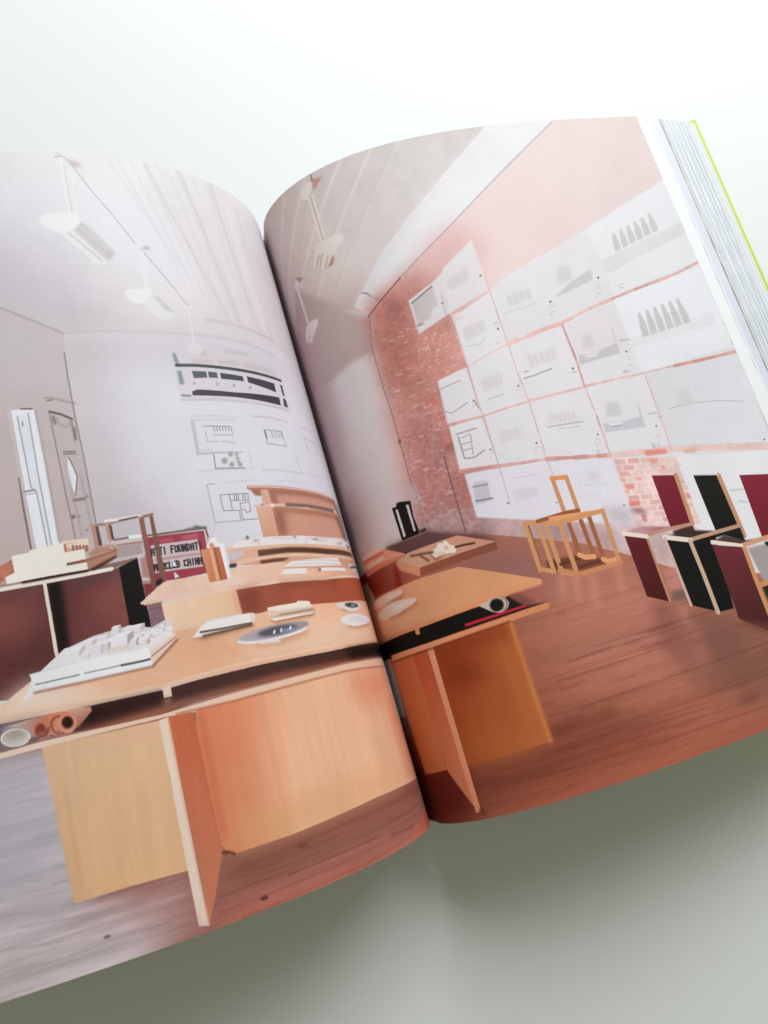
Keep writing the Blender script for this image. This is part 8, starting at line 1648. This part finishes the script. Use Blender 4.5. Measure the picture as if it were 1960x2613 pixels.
RIGHT.poly([53.7,75.4,59.7,76.4,64.5,75.5,65.4,73,61.6,70.2,58.1,71.5], (197, 178, 171))
RIGHT.poly([65.1,72.7,64.6,71.8,63.8,71,62.7,70.6,61.4,70.4,60,70.6,58.9,71.2,58,72,57.5,72.9,57.4,73.9,57.8,74.9,58.7,75.6,59.8,76.1,61.1,76.3,62.4,76.1,63.6,75.5,64.5,74.7,65,73.8], (204, 188, 179))
RIGHT.poly([63.2,73.1,62.9,72.3,62.3,71.7,61.5,71.2,60.6,71.1,59.7,71.2,58.8,71.6,58.2,72.3,57.9,73.1,57.9,74,58.2,74.8,58.8,75.4,59.6,75.9,60.6,76,61.5,75.9,62.3,75.4,62.9,74.8,63.2,74], (14, 8, 7), soft=0.3)
RIGHT.line([63.2,75.8,63.7,75.5,64.1,75.1,64.4,74.6,64.5,74,64.5,73.3,64.4,72.7,64.2,72.1,63.8,71.6,63.3,71.2,62.8,70.9,62.3,70.8], 0.6, (123, 104, 96), soft=0.2)
RIGHT.poly([46.4,70.3,71,70.6,71.1,69.7,46.4,69.1], (185, 33, 51), soft=0.1)
RIGHT.poly([25.5,75.1,27.6,75.1,27.3,71.9,25.3,72.1], (219, 144, 109), soft=0.15)
RIGHT.poly([1.1,66.6,21.2,65.7,20,19.8,4.5,19.1], (200, 111, 72), tex='ply', amp=0.0165, grad=(11.5, 62.0, 12.9, 20.9, (202, 119, 74)))
RIGHT.poly([20.5,65.6,29.7,65.8,29.2,35.8,28.4,2.9,20.2,19.4], (193, 87, 57), grad=(24.4, 62.6, 25.0, 17.7, (208, 122, 90)))
RIGHT.poly([30,65.7,63.4,66.6,63.2,20.5,30.3,19.7], (159, 70, 36), tex='ply', amp=0.022, grad=(32.8, 45.9, 63.8, 37.3, (178, 99, 53)))
RIGHT.poly([31.5,65.3,62.6,65.9,62.2,61.3,31.6,60.2], (119, 37, 16), soft=4, alpha=0.6)
RIGHT.poly([31,60.3,45.8,57.8,48.1,49.4,36.9,47.1,31.8,50], (123, 42, 17), soft=6, alpha=0.75)
RIGHT.poly([32.9,32.3,57.7,27.4,62.6,21.3,31.1,20.4], (175, 97, 51), soft=6, alpha=0.6)
RIGHT.line([63.4,66.5,63.2,43.4,63.2,20.5], 1.6, (195, 117, 66), soft=0.7)
RIGHT.poly([28.3,65.7,31.1,65.7,30.6,50.3,29.7,3,27.4,2.6,27.7,31.8], (228, 158, 130), grad=(30.2, 63.4, 28.5, 6.6, (227, 146, 117)))
RIGHT.poly([29.5,4.4,31.5,2.5,30.9,1.6,29,2.1], (95, 45, 28), soft=0.8)
RIGHT.poly([4.9,67.6,35.5,67.7,57.8,68.2,79.6,69.1,79.2,66.7,57.1,66,30.9,65.4,6.1,65.2], (233, 161, 125), grad=(10.3, 65.8, 74.9, 68.6, (206, 131, 89)))
RIGHT.line([5.9,64.9,30.8,65.2,63.3,66.2], 0.7, (115, 42, 17), soft=0.4, alpha=0.8)
RIGHT.poly([16.8,83.8,30.8,84.6,31.2,83.7,21.6,81.2,12.8,81.5], (186, 117, 85), soft=1, alpha=0.8)
RIGHT.poly([13.9,87.8,24.8,89.2,25.8,88,18,86.4], (175, 103, 75), soft=0.8, alpha=0.8)
RIGHT.poly([0.2,90.6,7.8,91.5,16.8,91.9,24,91.2,25.4,90.3,24,89.1,16.2,88.4,8.1,87.8,0.1,88.4], (233, 204, 196), soft=0.25)
RIGHT.poly([20,90.2,20,90.1,19.6,89.9,19.1,89.8,18.4,89.6,17.6,89.6,16.8,89.6,16.2,89.7,15.7,89.8,15.5,90,15.6,90.1,16,90.3,16.6,90.4,17.3,90.5,18.1,90.6,18.9,90.6,19.5,90.5,19.9,90.4], (238, 222, 220), soft=0.3)
RIGHT.poly([1.4,85.1,10,86.7,16.8,87.7,23.9,87.1,30,86,30.6,85.1,27.8,83.8,19.7,82.4,11,82.2,3.8,83.1], (234, 207, 200), soft=0.25)
RIGHT.poly([24.1,85.2,24,84.9,23.4,84.6,22.4,84.4,21.2,84.2,19.8,84.2,18.5,84.2,17.3,84.4,16.5,84.6,16.2,84.9,16.4,85.2,17.1,85.5,18.2,85.7,19.5,85.8,20.9,85.9,22.2,85.9,23.2,85.7,23.9,85.5], (238, 224, 222), soft=0.3)
RIGHT.poly([81.1,100.9,86.2,100.3,98.2,100.2,104.3,99.4,103.9,98.5,94.1,98.2,88.9,98.7,86.1,99.1], (209, 133, 89))
RIGHT.poly([84.1,84,98,83,96.6,79.3,85.9,79.2,83.9,81.7], (90, 44, 31), soft=1)
RIGHT.line([98.1,95.9,97.4,81.4], 1.4, (146, 85, 51), soft=0.1)
RIGHT.line([82.1,99.5,81.6,82.7], 1.4, (149, 87, 52), soft=0.1)
RIGHT.line([98.1,115.1,98,100.6], 1.8, (191, 134, 95), soft=0.1)
RIGHT.line([103.9,114.2,103.7,100.1], 1.8, (190, 134, 95), soft=0.1)
RIGHT.line([97.9,115.1,103.9,114.1], 1.9, (210, 136, 87), soft=0.1)
RIGHT.line([81.2,100.5,80.8,81.4], 1.7, (197, 139, 99), soft=0.1)
RIGHT.line([86.2,99.8,85.8,79.4], 1.7, (196, 138, 98), soft=0.1)
RIGHT.line([81,100.6,86.4,99.7], 1.7, (196, 137, 97), soft=0.1)
RIGHT.line([80.8,82,85.8,79.4], 1.7, (198, 139, 99), soft=0.1)
RIGHT.line([86.5,100,98.5,100.3,103.9,99.9], 1.6, (145, 78, 40), soft=0.1)
RIGHT.line([88.9,98.3,88.7,78.1], 1.8, (196, 138, 98), soft=0.1)
RIGHT.line([94.5,96.9,94.2,75.4], 1.8, (195, 137, 97), soft=0.1)
RIGHT.line([88.6,98.4,94.6,97], 1.8, (194, 136, 97), soft=0.1)
RIGHT.line([88.4,78.7,94.3,75.6], 1.8, (196, 138, 98), soft=0.1)
RIGHT.line([94.6,97.2,103.7,97.8], 1.8, (192, 135, 96), soft=0.1)
RIGHT.poly([90.7,99,94.6,97.7,104.4,97.6,113.7,97.5,113.6,98,102.1,99.3,91.2,100.5], (213, 146, 104), soft=0.15)
RIGHT.poly([89.3,81.9,97.5,82.9,104.1,80.6,106.6,78.3,112.8,76.1,95.1,76.5], (116, 62, 44), soft=1)
RIGHT.line([89.2,81.4,98.3,81.9,104.1,80.6], 1.2, (91, 46, 31), soft=0.1)
RIGHT.line([96.1,78.4,105.6,78.6], 1.2, (91, 45, 31), soft=0.1)
RIGHT.line([98.1,96,98.2,83.2], 1.8, (148, 89, 58), soft=0.1)
RIGHT.line([103.3,96.2,103.3,80.8], 1.8, (147, 89, 58), soft=0.1)
RIGHT.line([107.1,96.1,106.8,78.7], 1.8, (147, 88, 57), soft=0.1)
RIGHT.line([97.7,83,99.6,81.5,103.3,80.8], 2, (217, 148, 102), soft=0.1)
RIGHT.line([106.5,78.8,108,77.5,112.6,77.3], 2, (217, 148, 102), soft=0.1)
RIGHT.line([113.6,97.5,113.1,87,112.5,76.3], 1.8, (192, 134, 95), soft=0.1)
RIGHT.line([94.7,97.1,94.4,86.5,94.2,76], 1.8, (195, 137, 97), soft=0.1)
RIGHT.line([90.3,98.1,94.7,97.1], 1.9, (202, 140, 96), soft=0.1)
RIGHT.line([94.8,97.2,104.2,97.2,113.7,97.4], 1.9, (200, 138, 95), soft=0.1)
RIGHT.line([88.1,79.3,94.2,76], 1.9, (191, 128, 87), soft=0.1)
RIGHT.line([94.2,75.8,103.4,75.9,112.9,75.8], 1.9, (189, 126, 86), soft=0.1)
RIGHT.poly([139.9,82.3,149.9,82.7,150.4,78.1,140.5,80.1], (69, 32, 33), soft=0.4)
RIGHT.poly([140.4,106.4,151.5,104.3,150,83.6,144.8,83.9,139.7,83.8], (113, 25, 42), grad=(145.0, 104.6, 143.6, 84.2, (101, 16, 35)))
RIGHT.line([140.5,106.6,151.7,104.4], 0.5, (212, 182, 176), soft=0.12)
RIGHT.line([151.6,104.2,150.3,83.3], 2, (181, 132, 102), soft=0.15)
RIGHT.poly([118.6,86.7,126.6,87.5,139.2,84.3,150.3,83.3,128.2,83.3], (183, 138, 142), soft=0.3, grad=(126.6, 85.9, 144.8, 83.9, (133, 56, 64)))
RIGHT.line([127.8,83.3,138.2,83.6,150.4,83.1], 1.4, (177, 131, 113), soft=0.12)
RIGHT.poly([118.6,85.7,127.7,82.6,127.1,56,118.4,60.5], (87, 16, 27), grad=(121.5, 82.7, 124.3, 58.0, (67, 13, 15)))
RIGHT.line([127.7,82.6,127.1,56.2], 1, (173, 123, 98), soft=0.15)
RIGHT.line([118.6,86.4,127.9,82.9], 1.8, (218, 201, 193), soft=0.12)
RIGHT.poly([159.6,102.4,172.1,100.1,171.7,78.1,159.6,77.9], (14, 19, 10), grad=(164.8, 97.6, 165.8, 78.0, (9, 11, 7)))
RIGHT.line([172,99.9,172.5,73], 2.2, (182, 133, 102), soft=0.15)
RIGHT.line([159.7,102.6,172.2,100.2], 0.5, (200, 189, 183), soft=0.12)
RIGHT.poly([146.9,77,171.9,77.5,171.9,73.2,171.8,70.3,163,75.2,157.5,75.3], (14, 14, 12), soft=0.3)
RIGHT.poly([135.1,81,147.4,81,159.5,77.9,171.6,78,146.7,77.2], (49, 39, 33), soft=0.4)
RIGHT.poly([146.9,76.3,158.8,77.2,153.6,46.5,146.1,46.8], (5, 6, 5))
RIGHT.poly([135.6,80.1,146.1,76.8,145.7,47.3,135.5,52.4], (5, 6, 5))
RIGHT.line([146.6,77.1,158.5,77.3,171.9,77.5], 1.6, (179, 137, 113), soft=0.12)
RIGHT.line([135.3,80.8,146.5,76.9], 2, (218, 201, 192), soft=0.12)
RIGHT.line([146.1,76.8,146.2,62.8,145.9,46.8], 1.9, (191, 162, 140), soft=0.15)
RIGHT.line([135.4,80.3,135.4,66,135.4,52.5], 1.2, (200, 164, 156), soft=0.15)
RIGHT.poly([182.3,98,200.4,95.1,193.7,68.4,180.9,70.6], (121, 31, 48), grad=(189.3, 95.7, 183.6, 70.6, (104, 23, 38)))
RIGHT.poly([155.4,74,163,75.2,171.5,71,181.1,70,170,69.5], (68, 47, 48), soft=0.3)
RIGHT.poly([171.3,67.8,200.6,66.9,197,46.6,184.7,38.2,173,51.8], (155, 144, 146), soft=0.6)
RIGHT.poly([180.9,68.3,187.2,67.5,186.1,65.4,181.4,66.4], (12, 14, 9), soft=0.3)
RIGHT.poly([170.9,51.7,184.7,51.8,181.5,39,171.2,45.5], (30, 26, 14), soft=0.8)
RIGHT.poly([155.4,72.8,169.4,68.7,169,41.3,170.5,30.7,154.1,42], (101, 37, 46), grad=(160.6, 68.9, 161.4, 40.2, (71, 27, 28)))
RIGHT.poly([154.1,42,169,36,167.3,32.7,156.3,38.3], (105, 57, 47), soft=1.5, alpha=0.7)
RIGHT.line([170.1,68.5,169.4,54.3,169.1,38.8], 2.2, (191, 133, 95), soft=0.15)
RIGHT.line([169.9,69.3,179.5,69.7,194.6,70], 2, (194, 142, 110), soft=0.15)
RIGHT.line([170.4,52.1,185,52.3], 2, (187, 129, 91), soft=0.15)
RIGHT.poly([155.3,74.6,156.3,74.7,169.9,69.9,169.6,68.6,155.1,73.1], (218, 201, 192), soft=0.15)
PRINT_GAIN = 1.0


def print_image(name, pr):
    a = pr.finish()
    # ink colours already have the page's uneven light divided out of them
    a = lin(a) * PRINT_GAIN
    rgba = np.ones((NY, NX, 4), np.float32); rgba[..., :3] = np.clip(a, 0, 0.92)
    img = bpy.data.images.new(name, NX, NY, alpha=False, float_buffer=True)
    img.colorspace_settings.name = 'Linear Rec.709'
    img.pixels.foreach_set(np.ascontiguousarray(rgba[::-1]).ravel())
    img.update(); img.pack()
    return img

def printed_material(name, pr):
    m, nt, b = new_mat(name)
    t = nt.nodes.new('ShaderNodeTexImage'); t.image = print_image(name, pr); t.extension = 'EXTEND'
    uv = nt.nodes.new('ShaderNodeUVMap'); uv.uv_map = 'page'
    nt.links.new(uv.outputs['UV'], t.inputs['Vector'])
    nt.links.new(t.outputs['Color'], b.inputs['Base Color'])
    b.inputs['Roughness'].default_value = 0.5
    b.inputs['Specular IOR Level'].default_value = 0.2
    n, tc = noise_bump(nt, b, 700.0, 0.05, 0.0003)
    return m

# ------------------------------------------------------------------ the book's shape (page heights, then metres)
PROFILE = {'RT': (1.5937, -0.1635, 0.1646), 'RB': (1.4312, -0.2034, 0.1697),
           'LT': (1.4590, -0.1508, 0.2848), 'LB': (1.3518, -0.1825, 0.2075)}
PAGE_W = 0.745
TABLE_Z = -0.090

def profile(key, smax=0.8, n=400):
    t0, t1, lam = PROFILE[key]
    s = np.linspace(0, smax, n); th = t1 + (t0 - t1) * np.exp(-s / lam)
    mid = (th[1:] + th[:-1]) / 2; ds = s[1]
    return s, np.concatenate([[0], np.cumsum(np.cos(mid)) * ds]), np.concatenate([[0], np.cumsum(np.sin(mid)) * ds])
CURVE = {k: profile(k) for k in PROFILE}

def page_point(side, s, v):
    """s along the page from the gutter, v 0 at the bottom edge to 1 at the top edge"""
    gap = (0.0035 + 0.0035 * (1 - v)) if side == 'R' else 0.003
    if s < 0:                                   # bound part of the leaf, going down into the spine
        x = gap * (1 + s / 0.04)
        return np.array((x if side == 'R' else -x, v - 0.5, s))
    out = []
    for key in (side + 'T', side + 'B'):
        c = CURVE[key]
        out.append((np.interp(s, c[0], c[1]), np.interp(s, c[0], c[2])))
    x = out[0][0] * v + out[1][0] * (1 - v); z = out[0][1] * v + out[1][1] * (1 - v)
    x = x + gap * math.exp(-s / 0.06)
    return np.array((x if side == 'R' else -x, v - 0.5, z))

COVER = {'R': ((0.004, -0.078), (0.806, 0.0935), (0.806, 0.070)), 'L': ((-0.004, -0.078), (-0.80, 0.170), (-0.79, 0.07))}
def cover_point(side, t, v):
    a, top, bot = COVER[side]
    ex = top[0] * v + bot[0] * (1 - v); ez = top[1] * v + bot[1] * (1 - v)
    z = a[1] + (ez - a[1]) * (0.35 * t + 0.65 * t * t)
    return np.array((a[0] + (ex - a[0]) * t, v - 0.5, z))

def sheet_point(side, f, t, v):
    """leaf at depth f (0 = the open page, 1 = the cover), t 0..1 from the spine outwards"""
    a = page_point(side, t * PAGE_W, v); b = cover_point(side, t, v)
    return a * (1 - f) + b * f

def grid_object(name, fn, nu, nv, mat, parent, thick, uv=False, grow=0.0):
    """thin solid leaf: fn(t, v) on a grid, given its own thickness downwards"""
    verts = []; T = [np.linspace(0, 1, nu), np.linspace(0, 1, nv)]
    if uv: T[0] = np.concatenate([np.linspace(-0.036, -0.002, 6) / PAGE_W, T[0] ** 1.5]); nu += 6
    top = np.array([[fn(t, v) for t in T[0]] for v in T[1]])
    if grow:
        top[..., 1] *= 1 + grow * np.clip(T[0] * 3 - 0.3, 0, 1)[None]
    gu = np.gradient(top, axis=1); gv = np.gradient(top, axis=0)
    nrm = np.cross(gu, gv); nrm /= np.linalg.norm(nrm, axis=-1, keepdims=True) + 1e-12
    nrm *= np.sign(nrm[..., 2].mean())
    bot = top - nrm * thick / U
    verts = np.concatenate([top.reshape(-1, 3), bot.reshape(-1, 3)]) * U
    n = nu * nv; faces = []; flip = np.cross(gu, gv)[..., 2].mean() < 0
    idx = lambda j, i, k: k * n + j * nu + i
    for j in range(nv - 1):
        for i in range(nu - 1):
            q = (idx(j, i, 0), idx(j, i + 1, 0), idx(j + 1, i + 1, 0), idx(j + 1, i, 0))
            faces.append(q[::-1] if flip else q)
            q = tuple(x + n for x in q); faces.append(q if flip else q[::-1])
    rim = [(0, i) for i in range(nu)] + [(j, nu - 1) for j in range(1, nv)] + [(nv - 1, i) for i in range(nu - 2, -1, -1)] + [(j, 0) for j in range(nv - 2, 0, -1)]
    for (a, b) in zip(rim, rim[1:] + rim[:1]):
        q = (idx(*a, 0), idx(*a, 1), idx(*b, 1), idx(*b, 0))
        faces.append(q[::-1] if flip else q)
    me = bpy.data.meshes.new(name)
    me.from_pydata(verts.tolist(), [], [tuple(map(int, f)) for f in faces])
    if uv:
        lay = me.uv_layers.new(name='page')
        uvv = np.array([[(max(t, 0.0), v) for t in T[0]] for v in T[1]]).reshape(-1, 2)
        uvv = np.concatenate([uvv, uvv])
        vi = np.empty(len(me.loops), int); me.loops.foreach_get('vertex_index', vi)
        lay.data.foreach_set('uv', uvv[vi].ravel().astype(np.float32))
    me.materials.append(mat)
    for pl in me.polygons: pl.use_smooth = True
    me.set_sharp_from_angle(angle=math.radians(40))
    o = bpy.data.objects.new(name, me)
    scene.collection.objects.link(o); o.parent = parent
    return o

# ------------------------------------------------------------------ the surface
def make_table():
    me = bpy.data.meshes.new('white_tabletop')
    s = 2.0; t = 0.03; z = TABLE_Z * U
    v = [(x, y, zz) for zz in (z, z - t) for x, y in ((-s, -s), (s, -s), (s, s), (-s, s))]
    me.from_pydata(v, [], [(0, 1, 2, 3), (7, 6, 5, 4), (0, 4, 5, 1), (1, 5, 6, 2), (2, 6, 7, 3), (3, 7, 4, 0)])
    me.materials.append(table_material())
    o = bpy.data.objects.new('white_tabletop', me); scene.collection.objects.link(o)
    o['kind'] = 'structure'; o['label'] = 'plain white tabletop under the open book'; o['category'] = 'tabletop'
make_table()

# ------------------------------------------------------------------ the open book
book = bpy.data.objects.new('open_book', None)
scene.collection.objects.link(book)
book['label'] = 'thick open picture book with a double-page photograph of a design studio'
book['category'] = 'book'

left_page = grid_object('page', lambda t, v: page_point('L', t * PAGE_W, v), 90, 40, printed_material('left_print', LEFT), book, 0.00013, uv='L')
left_page['label'] = 'left page printed with desks, hanging lamps and a tall window'
right_page = grid_object('page', lambda t, v: page_point('R', t * PAGE_W, v), 90, 40, printed_material('right_print', RIGHT), book, 0.00013, uv='R')
right_page['label'] = 'right page printed with a brick wall of drawings and stools'

WHITE = plain_material('sheet_white', (0.70, 0.72, 0.75), 0.6)
TINTS = [WHITE,
         paper_edge_material('sheet_margin_grey', (0.36, 0.37, 0.41), (0.68, 0.69, 0.71), 60),
         paper_edge_material('sheet_margin_slate', (0.26, 0.31, 0.37), (0.54, 0.57, 0.62), 14),
         paper_edge_material('sheet_margin_lavender', (0.55, 0.56, 0.68), (0.60, 0.61, 0.70), 15),
         paper_edge_material('sheet_margin_umber', (0.24, 0.20, 0.15), (0.45, 0.43, 0.39), 70),
         paper_edge_material('sheet_margin_blue', (0.34, 0.40, 0.47), (0.56, 0.60, 0.66), 25),
         plain_material('sheet_pale', (0.60, 0.63, 0.67), 0.6)]
#   depth in the block and tint of every leaf whose edge shows past the right page
LEAVES = [(.04, 0), (.08, 0), (.12, 0), (.16, 0), (.19, 0), (.205, 1), (.225, 0), (.25, 6), (.27, 3), (.30, 3), (.33, 3), (.36, 3), (.375, 4), (.392, 4)]
LEAVES += [(.405 + .0155 * i, (0, 2, 5, 6, 1, 6, 5, 6, 2, 6)[i % 10]) for i in range(26)] + [(.815, 2), (.83, 0), (.86, 6), (.89, 6), (.92, 0), (.95, 6), (.968, 0)]
for f, k in LEAVES:
    grid_object('sheet', lambda t, v, f=f: sheet_point('R', f, t, v), 26, 6, TINTS[k], book, 0.00022)
for f in np.linspace(.08, .97, 14):
    grid_object('sheet', lambda t, v, f=f: sheet_point('L', f, t, v), 26, 6, WHITE, book, 0.00022)
LIME = plain_material('lime_cover', (0.47, 0.60, 0.04), 0.5)
for side in 'RL':
    c = grid_object('cover', lambda t, v: cover_point(side, t * 1.006, v) - np.array((0, 0, .004)), 26, 8, LIME, book, 0.0014, grow=0.02)
    c['label'] = 'lime green cover edge behind the %s hand pages' % ('right' if side == 'R' else 'left')
def spine_point(t, v):
    a = math.pi * t
    return np.array((-.012 * math.cos(a), (v - .5) * .985, -.080 - .006 * math.sin(a)))
grid_object('spine', spine_point, 12, 6, LIME, book, 0.0012)
